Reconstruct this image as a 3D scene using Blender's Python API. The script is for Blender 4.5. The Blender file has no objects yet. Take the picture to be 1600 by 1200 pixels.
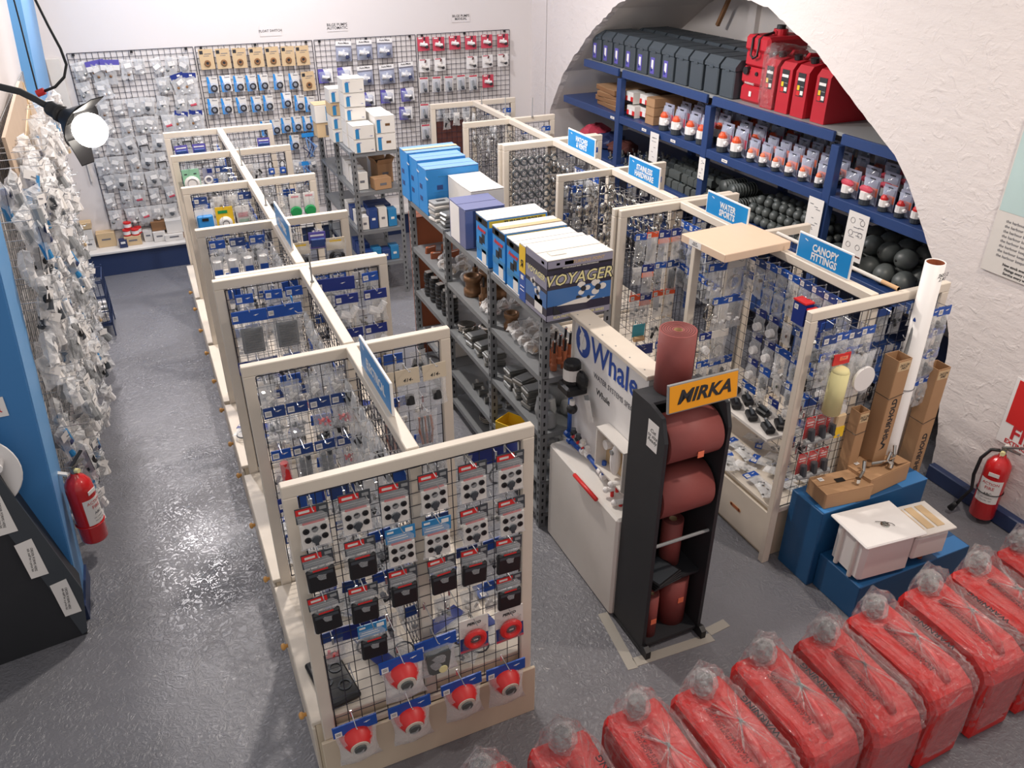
import bpy, math, random
from mathutils import Vector, Matrix
PI = math.pi
rnd = random.Random(11)
sc = bpy.context.scene
COL = sc.collection

# ------------------------------------------------------------------ camera, world, lights, exposure
cam_d = bpy.data.cameras.new('camera')
cam = bpy.data.objects.new('camera', cam_d)
COL.objects.link(cam)
sc.camera = cam
cam.location = (0, 0, 3.0)
cam.rotation_euler = (math.radians(60.0), 0, -math.atan2(0.3552, 0.7904))
cam_d.sensor_width = 36
cam_d.lens = 36 * 1268 / 1600
cam_d.clip_start = 0.02

sc.view_settings.view_transform = 'Standard'
sc.view_settings.look = 'None'
sc.view_settings.gamma = 1
sc.view_settings.use_curve_mapping = False
sc.view_settings.exposure = -0.05

w = bpy.data.worlds.new('world'); sc.world = w; w.use_nodes = True
w.node_tree.nodes['Background'].inputs[0].default_value = (1.0, 0.96, 0.955, 1)
w.node_tree.nodes['Background'].inputs[1].default_value = 0.55

def area(loc, power, size, target, color=(1, .93, .86), spread=PI):
    d = bpy.data.lights.new('ceiling_or_fill_light', 'AREA'); d.shape = 'DISK'; d.size = size
    d.energy = power; d.color = color; d.spread = spread
    o = bpy.data.objects.new('ceiling_or_fill_light', d); COL.objects.link(o); o.location = loc
    o.rotation_euler = (Vector(target) - Vector(loc)).to_track_quat('-Z', 'Y').to_euler()
area((1.0, 4.8, 3.9), 100, .16, (1.0, 4.0, 0), (1, .91, .83))
area((3.1, 1.3, 3.7), 46, .16, (3.2, 1.8, 0), (1, .88, .77))
area((1.6, 6.9, 3.8), 58, .18, (1.7, 7.6, .8), (.98, .95, 1))
area((.3, 6.4, 3.6), 20, .2, (.1, 8.4, 1.3), (1, .96, .94), 2.2)  # added fill to brighten the bags on the back wall's left grid
area((-.50, 7.7, 3.2), 62, .35, (-.35, 5.2, 0), (1, .94, .94), 1.9)
area((-.6, -.4, 3.9), 9, .3, (.5, 3.2, .3), (1, .85, .72))
area((2.2, 5.4, 2.95), 36, .25, (4.8, 5.3, 1.3), (1, .95, .93))  # added fill, out of view, brightens the inside of the alcove

# ------------------------------------------------------------------ materials
def lin(c): return c / 12.92 if c <= .04045 else ((c + .055) / 1.055) ** 2.4
def hexc(h): return tuple(lin(int(h[i:i + 2], 16) / 255) for i in (0, 2, 4)) + (1,)
MATS = {}
def mat(key, hx=None, rough=.5, metal=0, nz=0, ns=30, bump=0, bs=60, trans=None, coat=0, emis=0, alpha=None, fac=.5, film=None):
    """alpha: share of the surface that is film (clear plastic)"""
    if key in MATS: return MATS[key]
    m = bpy.data.materials.new(key); m.use_nodes = True; MATS[key] = m
    nt = m.node_tree; p = nt.nodes['Principled BSDF']; c = hexc(hx)
    m.diffuse_color = c
    p.inputs['Base Color'].default_value = c
    p.inputs['Roughness'].default_value = rough
    p.inputs['Metallic'].default_value = metal
    p.inputs['Coat Weight'].default_value = coat
    tc = None
    def coord():
        nonlocal tc
        if tc is None:
            tc = nt.nodes.new('ShaderNodeTexCoord')
        return tc.outputs['Object']
    if nz:
        n = nt.nodes.new('ShaderNodeTexNoise'); n.inputs['Scale'].default_value = ns; n.inputs['Detail'].default_value = 4
        nt.links.new(coord(), n.inputs['Vector'])
        mx = nt.nodes.new('ShaderNodeMix'); mx.data_type = 'RGBA'
        mx.inputs[6].default_value = tuple(v * (1 - nz) for v in c[:3]) + (1,)
        mx.inputs[7].default_value = tuple(min(1, v * (1 + nz)) for v in c[:3]) + (1,)
        nt.links.new(n.outputs['Fac'], mx.inputs[0]); nt.links.new(mx.outputs[2], p.inputs['Base Color'])
    if bump:
        n = nt.nodes.new('ShaderNodeTexNoise'); n.inputs['Scale'].default_value = bs; n.inputs['Detail'].default_value = 5
        nt.links.new(coord(), n.inputs['Vector'])
        b = nt.nodes.new('ShaderNodeBump'); b.inputs['Strength'].default_value = bump; b.inputs['Distance'].default_value = .01 if film is None else .035
        nt.links.new(n.outputs['Fac'], b.inputs['Height']); nt.links.new(b.outputs['Normal'], p.inputs['Normal'])
    if emis:
        p.inputs['Emission Color'].default_value = c; p.inputs['Emission Strength'].default_value = emis
    if alpha is not None:
        t = nt.nodes.new('ShaderNodeBsdfTransparent'); t.inputs[0].default_value = (.97, .97, .97, 1)
        s = nt.nodes.new('ShaderNodeMixShader'); out = nt.nodes['Material Output']
        lw = nt.nodes.new('ShaderNodeLayerWeight'); lw.inputs['Blend'].default_value = .3
        if bump: nt.links.new(b.outputs['Normal'], lw.inputs['Normal'])
        ma = nt.nodes.new('ShaderNodeMath'); ma.operation = 'MULTIPLY_ADD'; ma.use_clamp = True
        ma.inputs[1].default_value = fac; ma.inputs[2].default_value = alpha
        nt.links.new(lw.outputs['Facing'], ma.inputs[0])
        src = p.outputs[0]
        if film is not None:      # mostly mirror-like skin, a little milky
            g = nt.nodes.new('ShaderNodeBsdfGlossy'); g.inputs['Roughness'].default_value = rough; g.inputs[0].default_value = (.95, .95, .95, 1)
            nt.links.new(b.outputs['Normal'], g.inputs['Normal'])
            mg = nt.nodes.new('ShaderNodeMixShader'); mg.inputs[0].default_value = film
            nt.links.new(g.outputs[0], mg.inputs[1]); nt.links.new(p.outputs[0], mg.inputs[2]); src = mg.outputs[0]
        nt.links.new(ma.outputs[0], s.inputs[0]); nt.links.new(t.outputs[0], s.inputs[1]); nt.links.new(src, s.inputs[2])
        nt.links.new(s.outputs[0], out.inputs['Surface'])
    return m

M = {}
def dm(k, *a, **kw): M[k] = mat(k, *a, **kw)
dm('cream', 'd7ccbd', rough=.45, nz=.07, ns=9)
dm('cream_board', 'd6c8b0', rough=.5, nz=.06, ns=6)
dm('white', 'e9e6e4', rough=.5)
dm('offwhite', 'd8d3cd', rough=.5, nz=.05, ns=12)
dm('paper', 'e4e0dc', rough=.8)
dm('wire', '1d2030', rough=.4)
dm('hookm', 'c9cacb', rough=.25, metal=.8)
dm('blue', '1d4fa5', rough=.4)
dm('navy', '24407c', rough=.45)
dm('deepblue', '1b2f7a', rough=.4)
dm('cyan', '2a7fb5', rough=.4)
dm('signblue', '1c86c8', rough=.35)
dm('boxblue', '2b8ad2', rough=.45, nz=.05)
dm('boxtop', '6d94c8', rough=.6)
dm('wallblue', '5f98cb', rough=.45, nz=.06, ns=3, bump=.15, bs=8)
dm('wallblue_shaded', '3f7db8', rough=.45, nz=.06, ns=3, bump=.15, bs=8)  # wall blue with shade put into the colour, for the near pillar's front
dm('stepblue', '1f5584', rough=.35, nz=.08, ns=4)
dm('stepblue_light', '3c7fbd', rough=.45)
dm('steelblue', '2b4272', rough=.35, nz=.05)
dm('baseblue', '27365a', rough=.4)
dm('red', 'cf2a2a', rough=.4)
dm('redfuel', 'b3222f', rough=.38, bump=.04, bs=120)
dm('redcan', 'c81f1c', rough=.42)
dm('slate', '666c94', rough=.35)
dm('print_dark', '2c2a3c', rough=.35)
dm('print_grey', '8e8c9e', rough=.35)
dm('print_blue', '3c6ba6', rough=.35)
dm('plywood', 'b7a18b', rough=.7, nz=.15, ns=6)
dm('extred', 'c41f22', rough=.22, coat=.4)
dm('black', '17171a', rough=.45)
dm('rackblack', '26272b', rough=.55, nz=.1, ns=14)
dm('rubber', '535857', rough=.42, nz=.15, ns=25)
dm('darkgrey', '3b4046', rough=.5)
dm('batt', '3f474e', rough=.5)
dm('grey', '8b8d8e', rough=.5)
dm('steel', '808386', rough=.42, metal=.25, nz=.06, ns=20)
dm('steel_dark', '565c62', rough=.5, metal=.2)
dm('hole', '14161a', rough=.9)
dm('chrome', 'c9c6c0', rough=.16, metal=1)
dm('dull_metal', '8f8f8c', rough=.35, metal=.8)
dm('bronze', '7d5c40', rough=.4, metal=.5, nz=.2, ns=20)
dm('carton', 'ad8763', rough=.75, nz=.07, ns=5)
dm('carton_dark', '86603f', rough=.8, nz=.07, ns=5)
dm('boxwhite', 'dcd8d2', rough=.6)
dm('tan', 'c9ae88', rough=.7)
dm('wood', 'cfa77c', rough=.5, nz=.1, ns=12)
dm('knob', 'd7a05a', rough=.4)
dm('boardtan', 'dec2a8', rough=.5, nz=.03)
dm('sand', '8a4541', rough=.62, nz=.05, ns=60, bump=.03, bs=500)
dm('sanddark', '5c2c2a', rough=.7)
dm('orange', 'e2582f', rough=.45)
dm('label_orange', 'f2805c', rough=.6)
dm('mirka', 'f0a01e', rough=.35)
dm('yellow', 'e8bf2b', rough=.4)
dm('paleyellow', 'ddd49c', rough=.8)
dm('green', '1f9150', rough=.4)
dm('mint', '8fc4a4', rough=.6)
dm('purple', '5d55a8', rough=.5)
dm('brown', '5a302a', rough=.7)
dm('teal', '4aa5b5', rough=.5)
dm('poster', 'b9d0ce', rough=.6, nz=.1, ns=3)
dm('ink', '26262b', rough=.7)
dm('inkblue', '1f4aa3', rough=.5)
dm('inkred', 'c02a30', rough=.6)
dm('inkgrey', '6a6a70', rough=.7)
dm('bag', 'f2f4f6', rough=.14, alpha=.17, bump=.6, bs=45)
dm('bagmilk', 'f2f2f2', rough=.2, alpha=.30, bump=.6, bs=45)
dm('bagfilm', 'ffffff', rough=.11, alpha=.06, bump=1.0, bs=24, fac=.45, film=.16)
dm('bagknot', 'ffffff', rough=.12, alpha=.25, bump=1.0, bs=50, fac=.5, film=.45)
dm('blister', 'ccd6ea', rough=.12, alpha=.25)
dm('navybox', '2a3358', rough=.45)
dm('violetgrey', '9698ab', rough=.4)
dm('vent', '484b50', rough=.5)
dm('redbrown', 'a05a3a', rough=.6, nz=.2, ns=6)
dm('pinkred', 'c9475a', rough=.5)
dm('bulb', 'fff6ea', emis=14)
dm('tape', '9a958c', rough=.6)

def floor_material():
    m = mat('floor_paint', '7e7e84', rough=.3); nt = m.node_tree; p = nt.nodes['Principled BSDF']
    tc = nt.nodes.new('ShaderNodeTexCoord')
    def noise(scale, detail=4, dist=0):
        n = nt.nodes.new('ShaderNodeTexNoise'); n.inputs['Scale'].default_value = scale; n.inputs['Detail'].default_value = detail
        n.inputs['Distortion'].default_value = dist
        nt.links.new(tc.outputs['Object'], n.inputs['Vector']); return n.outputs['Fac']
    def ramp(src, a, b, ca, cb):
        r = nt.nodes.new('ShaderNodeValToRGB'); r.color_ramp.elements[0].position = a; r.color_ramp.elements[1].position = b
        r.color_ramp.elements[0].color = ca; r.color_ramp.elements[1].color = cb
        nt.links.new(src, r.inputs[0]); return r.outputs[0]
    def mix(f, a, b):
        x = nt.nodes.new('ShaderNodeMix'); x.data_type = 'RGBA'; nt.links.new(f, x.inputs[0])
        for i, v in ((6, a), (7, b)):
            if isinstance(v, tuple): x.inputs[i].default_value = v
            else: nt.links.new(v, x.inputs[i])
        return x.outputs[2]
    base = ramp(noise(.7), .35, .7, hexc('6c6c71'), hexc('7b7b80'))
    sc_ = ramp(noise(42, 6, 1.5), .66, .70, (0, 0, 0, 1), (1, 1, 1, 1))
    pt = ramp(noise(1.3, 3), .50, .62, (0, 0, 0, 1), (1, 1, 1, 1))
    mu = nt.nodes.new('ShaderNodeMath'); mu.operation = 'MULTIPLY'; nt.links.new(sc_, mu.inputs[0]); nt.links.new(pt, mu.inputs[1])
    nt.links.new(mix(mu.outputs[0], base, hexc('aaa8a6')), p.inputs['Base Color'])
    rr = ramp(noise(5, 5), .3, .75, (.24, .24, .24, 1), (.38, .38, .38, 1)); nt.links.new(rr, p.inputs['Roughness'])
    # flaky relief in patches
    fl = ramp(noise(26, 8, 2.0), .42, .62, (0, 0, 0, 1), (1, 1, 1, 1))
    pw = ramp(noise(1.1, 3), .42, .60, (.32, .32, .32, 1), (1, 1, 1, 1))
    m2 = nt.nodes.new('ShaderNodeMath'); m2.operation = 'MULTIPLY'; nt.links.new(fl, m2.inputs[0]); nt.links.new(pw, m2.inputs[1])
    b = nt.nodes.new('ShaderNodeBump'); b.inputs['Strength'].default_value = .5; b.inputs['Distance'].default_value = .006
    nt.links.new(m2.outputs[0], b.inputs['Height']); nt.links.new(b.outputs['Normal'], p.inputs['Normal'])
    M['floor'] = m
floor_material()
def plaster(key, hx, strength, dist, s1, s2):
    m = mat(key, hx, rough=.75); nt = m.node_tree; p = nt.nodes['Principled BSDF']
    tc = nt.nodes.new('ShaderNodeTexCoord')
    a = nt.nodes.new('ShaderNodeTexNoise'); a.inputs['Scale'].default_value = s1; a.inputs['Detail'].default_value = 9; a.inputs['Roughness'].default_value = .62
    mp = nt.nodes.new('ShaderNodeMapping'); mp.inputs['Scale'].default_value = (1, 1, 2.2)
    nt.links.new(tc.outputs['Object'], mp.inputs[0]); nt.links.new(mp.outputs[0], a.inputs['Vector'])
    v = nt.nodes.new('ShaderNodeTexNoise'); v.inputs['Scale'].default_value = s2; v.inputs['Detail'].default_value = 5; v.inputs['Distortion'].default_value = 1.2
    nt.links.new(tc.outputs['Object'], v.inputs['Vector'])
    r = nt.nodes.new('ShaderNodeValToRGB'); r.color_ramp.elements[0].position = .55; r.color_ramp.elements[1].position = .72
    nt.links.new(v.outputs['Fac'], r.inputs[0])
    ad = nt.nodes.new('ShaderNodeMath'); ad.operation = 'MULTIPLY_ADD'; ad.inputs[1].default_value = .35
    nt.links.new(r.outputs[0], ad.inputs[0]); nt.links.new(a.outputs['Fac'], ad.inputs[2])
    b = nt.nodes.new('ShaderNodeBump'); b.inputs['Strength'].default_value = strength; b.inputs['Distance'].default_value = dist
    nt.links.new(ad.outputs[0], b.inputs['Height']); nt.links.new(b.outputs['Normal'], p.inputs['Normal'])
    M[key] = m
plaster('plaster', 'e0d8d5', .55, .013, 9, 12)
plaster('plaster_smooth', 'd9d2cd', .15, .01, 3, 9)
plaster('wall_paint', 'dad4d2', .1, .006, 4, 10)

# ------------------------------------------------------------------ mesh helpers
class MB:
    def __init__(s): s.v = []; s.f = []; s.m = []; s.mats = []
    def mi(s, k):
        if k not in s.mats: s.mats.append(k)
        return s.mats.index(k)
    def add(s, vs, fs, k, mtx=None):
        n = len(s.v); i = s.mi(k)
        if mtx is not None: vs = [tuple(mtx @ Vector(q)) for q in vs]
        s.v += [tuple(q) for q in vs]; s.f += [tuple(a + n for a in f) for f in fs]; s.m += [i] * len(fs)
        return s
    def box(s, c, d, k, rz=0, rx=0, ry=0, ch=0, top=1.0):
        x, y, z = [q / 2 for q in d]
        if ch <= 0:
            vs = [(-x, -y, -z), (x, -y, -z), (x, y, -z), (-x, y, -z), (-x * top, -y * top, z), (x * top, -y * top, z), (x * top, y * top, z), (-x * top, y * top, z)]
            fs = [(0, 3, 2, 1), (4, 5, 6, 7), (0, 1, 5, 4), (1, 2, 6, 5), (2, 3, 7, 6), (3, 0, 4, 7)]
        else:
            vs = []; ix = {}
            for a in (-1, 1):
                for b in (-1, 1):
                    for e in (-1, 1):
                        for ax in range(3):
                            q = [a * (x - ch), b * (y - ch), e * (z - ch)]
                            q[ax] = (a * x, b * y, e * z)[ax]
                            ix[(a, b, e, ax)] = len(vs); vs.append(tuple(q))
            fs = []
            def fc(l): fs.append(tuple(ix[q] for q in l))
            for sg in (-1, 1):
                for ax in range(3):
                    o = [(-1, -1), (1, -1), (1, 1), (-1, 1)]
                    l = []
                    for (p_, q_) in o:
                        t = [0, 0, 0]; t[ax] = sg; t[(ax + 1) % 3] = p_; t[(ax + 2) % 3] = q_
                        l.append((*t, ax))
                    fc(l if sg > 0 else l[::-1])
            for ax in range(3):
                b_, c_ = (ax + 1) % 3, (ax + 2) % 3
                for p_ in (-1, 1):
                    for q_ in (-1, 1):
                        t0 = [0, 0, 0]; t0[ax] = -1; t0[b_] = p_; t0[c_] = q_
                        t1 = list(t0); t1[ax] = 1
                        l = [(*t0, b_), (*t1, b_), (*t1, c_), (*t0, c_)]
                        fc(l if p_ * q_ < 0 else l[::-1])
            for a in (-1, 1):
                for b in (-1, 1):
                    for e in (-1, 1):
                        l = [(a, b, e, 0), (a, b, e, 1), (a, b, e, 2)]
                        fc(l if a * b * e > 0 else l[::-1])
        mt = Matrix.Translation(c) @ Matrix.Rotation(rz, 4, 'Z') @ Matrix.Rotation(ry, 4, 'Y') @ Matrix.Rotation(rx, 4, 'X')
        return s.add(vs, fs, k, mt)
    def cyl(s, p0, p1, r0, k, r1=None, n=8, caps=True):
        p0 = Vector(p0); p1 = Vector(p1); r1 = r0 if r1 is None else r1
        ax = (p1 - p0)
        if ax.length < 1e-9: return s
        q = ax.to_track_quat('Z', 'Y').to_matrix().to_4x4()
        mt = Matrix.Translation(p0) @ q; L = ax.length
        vs = []
        for (r, z) in ((r0, 0), (r1, L)):
            vs += [(r * math.cos(2 * PI * i / n), r * math.sin(2 * PI * i / n), z) for i in range(n)]
        fs = [(i, (i + 1) % n, n + (i + 1) % n, n + i) for i in range(n)]
        if caps: fs += [tuple(range(n - 1, -1, -1)), tuple(range(n, 2 * n))]
        return s.add(vs, fs, k, mt)
    def lathe(s, prof, k, n=12, c=(0, 0, 0), axis='Z', mtx=None):
        vs = []; fs = []
        for (r, z) in prof:
            vs += [(max(r, 1e-5) * math.cos(2 * PI * i / n), max(r, 1e-5) * math.sin(2 * PI * i / n), z) for i in range(n)]
        for j in range(len(prof) - 1):
            for i in range(n):
                a = j * n + i; b = j * n + (i + 1) % n
                fs.append((a, b, b + n, a + n))
        mt = Matrix.Translation(c)
        if axis == 'Y': mt = mt @ Matrix.Rotation(PI / 2, 4, 'X')    # +z -> -y
        if axis == 'X': mt = mt @ Matrix.Rotation(-PI / 2, 4, 'Y')   # +z -> -x
        if mtx is not None: mt = mtx
        return s.add(vs, fs, k, mt)
    def sph(s, c, r, k, n=8, m=6, sc=(1, 1, 1)):
        prof = [(r * math.sin(PI * j / m), -r * math.cos(PI * j / m)) for j in range(m + 1)]
        mt = Matrix.Translation(c) @ Matrix.Diagonal((*sc, 1))
        return s.lathe(prof, k, n, mtx=mt)
    def torus(s, c, R, r, k, n=14, m=6, mtx=None):
        vs = []; fs = []
        for i in range(n):
            a = 2 * PI * i / n
            for j in range(m):
                b = 2 * PI * j / m
                vs.append(((R + r * math.cos(b)) * math.cos(a), (R + r * math.cos(b)) * math.sin(a), r * math.sin(b)))
        for i in range(n):
            for j in range(m):
                fs.append((i * m + j, ((i + 1) % n) * m + j, ((i + 1) % n) * m + (j + 1) % m, i * m + (j + 1) % m))
        mt = Matrix.Translation(c) @ (mtx or Matrix.Rotation(PI / 2, 4, 'X'))
        return s.add(vs, fs, k, mt)
    def tube(s, pts, r, k, n=6):
        pts = [Vector(p) for p in pts]; vs = []; fs = []
        for i, p in enumerate(pts):
            d = (pts[min(i + 1, len(pts) - 1)] - pts[max(i - 1, 0)]).normalized()
            q = d.to_track_quat('Z', 'Y')
            vs += [tuple(p + q @ Vector((r * math.cos(2 * PI * j / n), r * math.sin(2 * PI * j / n), 0))) for j in range(n)]
        for i in range(len(pts) - 1):
            for j in range(n):
                fs.append((i * n + j, i * n + (j + 1) % n, (i + 1) * n + (j + 1) % n, (i + 1) * n + j))
        fs += [tuple(range(n - 1, -1, -1)), tuple((len(pts) - 1) * n + j for j in range(n))]
        return s.add(vs, fs, k)
    def prism(s, poly, a, b, k, axis='Y'):
        """poly in the plane across the axis: Y -> (x,z), X -> (y,z), Z -> (x,y)"""
        n = len(poly)
        f = {'Y': lambda p, t: (p[0], t, p[1]), 'X': lambda p, t: (t, p[0], p[1]), 'Z': lambda p, t: (p[0], p[1], t)}[axis]
        vs = [f(p, a) for p in poly] + [f(p, b) for p in poly]
        fs = [(i, (i + 1) % n, n + (i + 1) % n, n + i) for i in range(n)] + [tuple(range(n - 1, -1, -1)), tuple(range(n, 2 * n))]
        return s.add(vs, fs, k)
    def mesh(s, name, smooth=False):
        me = bpy.data.meshes.new(name); me.from_pydata(s.v, [], s.f)
        for k in s.mats: me.materials.append(M[k])
        me.polygons.foreach_set('material_index', s.m)
        if smooth: me.polygons.foreach_set('use_smooth', [True] * len(s.f))
        me.update(); return me

def pouch(w, h, t, seed, k='bag', cr=.006, z0=0, bottom=.75, nx=5, nz=7, smooth=True):
    """a crumpled film bag hanging down from z0; front towards -y"""
    r = random.Random(seed); vs = []; fs = []
    for side in (-1, 1):
        for j in range(nz + 1):
            for i in range(nx + 1):
                u = i / nx; v = j / nz
                edge = i in (0, nx) or j in (0, nz)
                prof = 0 if edge else math.sin(PI * u) ** .6 * (math.sin(PI * v ** bottom)) ** .6
                y = side * (t / 2 * prof + (0 if edge else r.uniform(-cr, cr) * .8)) + (.0015 * side if edge else 0)
                x = (u - .5) * w * (1 - .12 * math.sin(PI * v)) + (r.uniform(-cr, cr) if not edge or j == nz else 0)
                z = z0 - v * h + (r.uniform(-cr, cr) if j else 0)
                vs.append((x, y, z))
    N = (nx + 1) * (nz + 1)
    for j in range(nz):
        for i in range(nx):
            a = j * (nx + 1) + i
            fs.append((a, a + nx + 1, a + nx + 2, a + 1)); fs.append((N + a, N + a + 1, N + a + nx + 2, N + a + nx + 1))
    return MB().add(vs, fs, k).mesh('bag', smooth)

def lumps(n, cx, cz, w, h, t, size, ks, seed, mode='mix'):
    r = random.Random(seed); b = MB()
    for _ in range(n):
        c = (cx + r.uniform(-w, w) / 2, r.uniform(-t, t) / 2, cz + r.uniform(-h, h) / 2)
        k = r.choice(ks); s = size * r.uniform(.6, 1.25)
        q = r.random()
        if mode == 'cyl' or (mode == 'mix' and q < .4):
            a = r.uniform(0, PI); d = Vector((math.cos(a), r.uniform(-.4, .4), math.sin(a))) * s
            b.cyl(Vector(c) - d, Vector(c) + d, s * .45, k, n=6)
        elif q < .7: b.box(c, (s * 1.4, s, s * 1.1), k, rz=r.uniform(0, 3), ry=r.uniform(0, 3))
        else: b.sph(c, s * .8, k, 7, 5)
    return b.mesh('contents')

_tc = {}
def text_mesh(t, size, k, ex=.0006, bold=0, shear=0, space=1.0, sx=1.0, align='CENTER'):
    key = (t, size, k, ex, bold, shear, space, sx, align)
    if key in _tc: return _tc[key]
    cu = bpy.data.curves.new('lettering', 'FONT'); cu.body = t; cu.size = size; cu.extrude = ex; cu.offset = bold
    cu.shear = shear; cu.align_x = align; cu.align_y = 'CENTER'; cu.resolution_u = 2; cu.space_character = space; cu.space_line = .85
    o = bpy.data.objects.new('tmp', cu); COL.objects.link(o)
    dg = bpy.context.evaluated_depsgraph_get(); dg.update()
    me = bpy.data.meshes.new_from_object(o.evaluated_get(dg)); bpy.data.objects.remove(o); bpy.data.curves.remove(cu)
    if sx != 1.0: me.transform(Matrix.Diagonal((sx, 1, 1, 1)))
    me.materials.clear(); me.materials.append(M[k]); me.name = 'lettering'; _tc[key] = me
    return me
FY = (PI / 2, 0, 0)            # faces -y
FX = (PI / 2, 0, -PI / 2)      # faces -x
FXP = (PI / 2, 0, PI / 2)      # faces +x

# ------------------------------------------------------------------ object helpers
LABELS = {}
def tag(o, label=None, cat=None, group=None, kind=None):
    if label: o['label'] = label
    if cat: o['category'] = cat
    if group: o['group'] = group
    if kind: o['kind'] = kind
    return o
def obj(name, me, parent=None, loc=(0, 0, 0), rot=(0, 0, 0), label=None):
    o = bpy.data.objects.new(name, me); COL.objects.link(o)
    o.location = loc; o.rotation_euler = rot
    if parent is not None: o.parent = parent
    if label: o['label'] = label
    return o
def empty(name, loc, rot=(0, 0, 0), label=None, cat=None, group=None):
    o = bpy.data.objects.new(name, None); COL.objects.link(o); o.empty_display_size = .05
    o.location = loc; o.rotation_euler = rot
    return tag(o, label, cat, group)
def struct(name, me, loc=(0, 0, 0)):
    return tag(obj(name, me, None, loc), kind='structure')
class Kind:
    """a thing with its parts, built once and then copied part by part"""
    def __init__(s, name): s.name = name; s.parts = []
    def add(s, name, me, parent=None, loc=(0, 0, 0), rot=(0, 0, 0), label=None):
        if isinstance(me, MB): me = me.mesh(name)
        s.parts.append((name, me, parent, loc, rot, label)); return len(s.parts) - 1
    def place(s, loc, rot=(0, 0, 0), label=None, cat=None, group=None, name=None, scale=None):
        if len(s.parts) == 1:
            o = obj(name or s.name, s.parts[0][1], None, loc, rot); tag(o, label, cat, group)
            if scale: o.scale = scale
            return o
        r = empty(name or s.name, loc, rot, label, cat, group)
        if scale: r.scale = scale
        os_ = []
        for (n, me, p, l, ro, lb) in s.parts:
            os_.append(obj(n, me, r if p is None else os_[p], l, ro, lb))
        return r
ORD = ['', 'first', 'second', 'third', 'fourth', 'fifth', 'sixth', 'seventh', 'eighth', 'ninth', 'tenth', 'eleventh', 'twelfth', 'thirteenth', 'fourteenth', 'fifteenth', 'sixteenth', 'seventeenth', 'eighteenth', 'nineteenth', 'twentieth'] + ['%dth' % i for i in range(21, 40)]

# ================================================================== THE ROOM
b = MB().box((2.0, 3.5, -.05), (9, 12, .1), 'floor'); struct('floor', b.mesh('floor'))
b = MB().box((1.5, 8.57, 1.9), (5.1, .2, 3.8), 'wall_paint'); struct('wall_back', b.mesh('wall_back'))

# right wall with its arched opening (y along the wall, z up)
AR = [(2.655, 0), (2.67, .2), (2.76, .62), (2.80, .9), (2.93, 1.14), (3.08, 1.33), (3.32, 1.64), (3.47, 1.78), (3.81, 1.98), (4.25, 2.25), (4.76, 2.46),
      (5.4, 2.56), (6.05, 2.50), (6.61, 2.37), (6.80, 2.29), (7.26, 1.99), (7.68, 1.64), (7.98, 1.21), (8.08, .7), (8.1, 0)]
rr = random.Random(5); pts = []
for (a, c) in zip(AR, AR[1:]):
    n = max(2, int(math.hypot(c[0] - a[0], c[1] - a[1]) / .045))
    for i in range(n):
        t = i / n; j = rr.uniform(-.008, .008) * (0 if (a[1] < .01 and i == 0) else 1)
        pts.append((a[0] + (c[0] - a[0]) * t + j, max(0, a[1] + (c[1] - a[1]) * t + j)))
pts.append(AR[-1])
mono = [pts[0]]
for p in pts[1:]: mono.append((max(p[0], mono[-1][0] + .0004), p[1]))
pts = mono
b = MB(); XW = 4.03; T = 3.9
def q(*vs, k='plaster'): b.add(vs, [tuple(range(len(vs)))], k)
q((XW, -1.6, 0), (XW, 2.655, 0), (XW, 2.655, T), (XW, -1.6, T))
q((XW, 8.1, 0), (XW, 8.5, 0), (XW, 8.5, T), (XW, 8.1, T))
for p, r_ in zip(pts, pts[1:]):
    q((XW, p[0], p[1]), (XW, r_[0], r_[1]), (XW, r_[0], T), (XW, p[0], T))
cen = (5.4, .9); inn = []
for p in pts:                                   # a smoother arch a hand's breadth in
    best = min((abs((1 - t / 8) * a[0] + t / 8 * c[0] - p[0]) + abs((1 - t / 8) * a[1] + t / 8 * c[1] - p[1]), ((1 - t / 8) * a[0] + t / 8 * c[0], (1 - t / 8) * a[1] + t / 8 * c[1])) for a, c in zip(AR, AR[1:]) for t in range(9))
    inn.append(best[1])
for (p, r_), (p2, r2) in zip(zip(pts, pts[1:]), zip(inn, inn[1:])):
    q((XW, p[0], p[1]), (XW + .07, p2[0], p2[1]), (XW + .07, r2[0], r2[1]), (XW, r_[0], r_[1]))
for a, c in zip(AR, AR[1:]): q((XW + .06, a[0], a[1]), (5.25, a[0], a[1]), (5.25, c[0], c[1]), (XW + .06, c[0], c[1]), k='plaster_smooth')
struct('wall_right', b.mesh('wall_right'))
b = MB().box((5.10, 5.4, 1.5), (.1, 6.2, 3), 'plaster_smooth')
b.box((5.03, 4.2, 1.25), (.06, .1, 2.5), 'plaster_smooth').box((5.03, 6.1, 1.25), (.06, .1, 2.5), 'plaster_smooth')
struct('wall_alcove', b.mesh('wall_alcove'))
b = MB().box((4.005, .55, .05), (.05, 4.2, .10), 'baseblue', ch=.006); struct('baseboard_right', b.mesh('baseboard'))

# left wall leans inwards a little; blue pillars stand proud of it
def lean(x0, x1, y0, y1, z1, k, s=.07):
    vs = [(x0, y0, 0), (x1, y0, 0), (x1, y1, 0), (x0, y1, 0), (x0 + s * z1, y0, z1), (x1 + s * z1, y0, z1), (x1 + s * z1, y1, z1), (x0 + s * z1, y1, z1)]
    return MB().add(vs, [(0, 3, 2, 1), (4, 5, 6, 7), (0, 1, 5, 4), (1, 2, 6, 5), (2, 3, 7, 6), (3, 0, 4, 7)], k)
struct('wall_left', lean(-1.1, -.82, 3.79, 8.47, 3.8, 'wall_paint').mesh('wall_left'))
b = lean(-2.6, -.73, 3.50, 3.80, 3.8, 'wallblue'); b2 = lean(-2.6, -.735, 3.488, 3.50, 3.8, 'wallblue_shaded')
b.add(b2.v, b2.f, 'wallblue_shaded'); struct('wall_left_pillar', b.mesh('pillar'))
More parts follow.
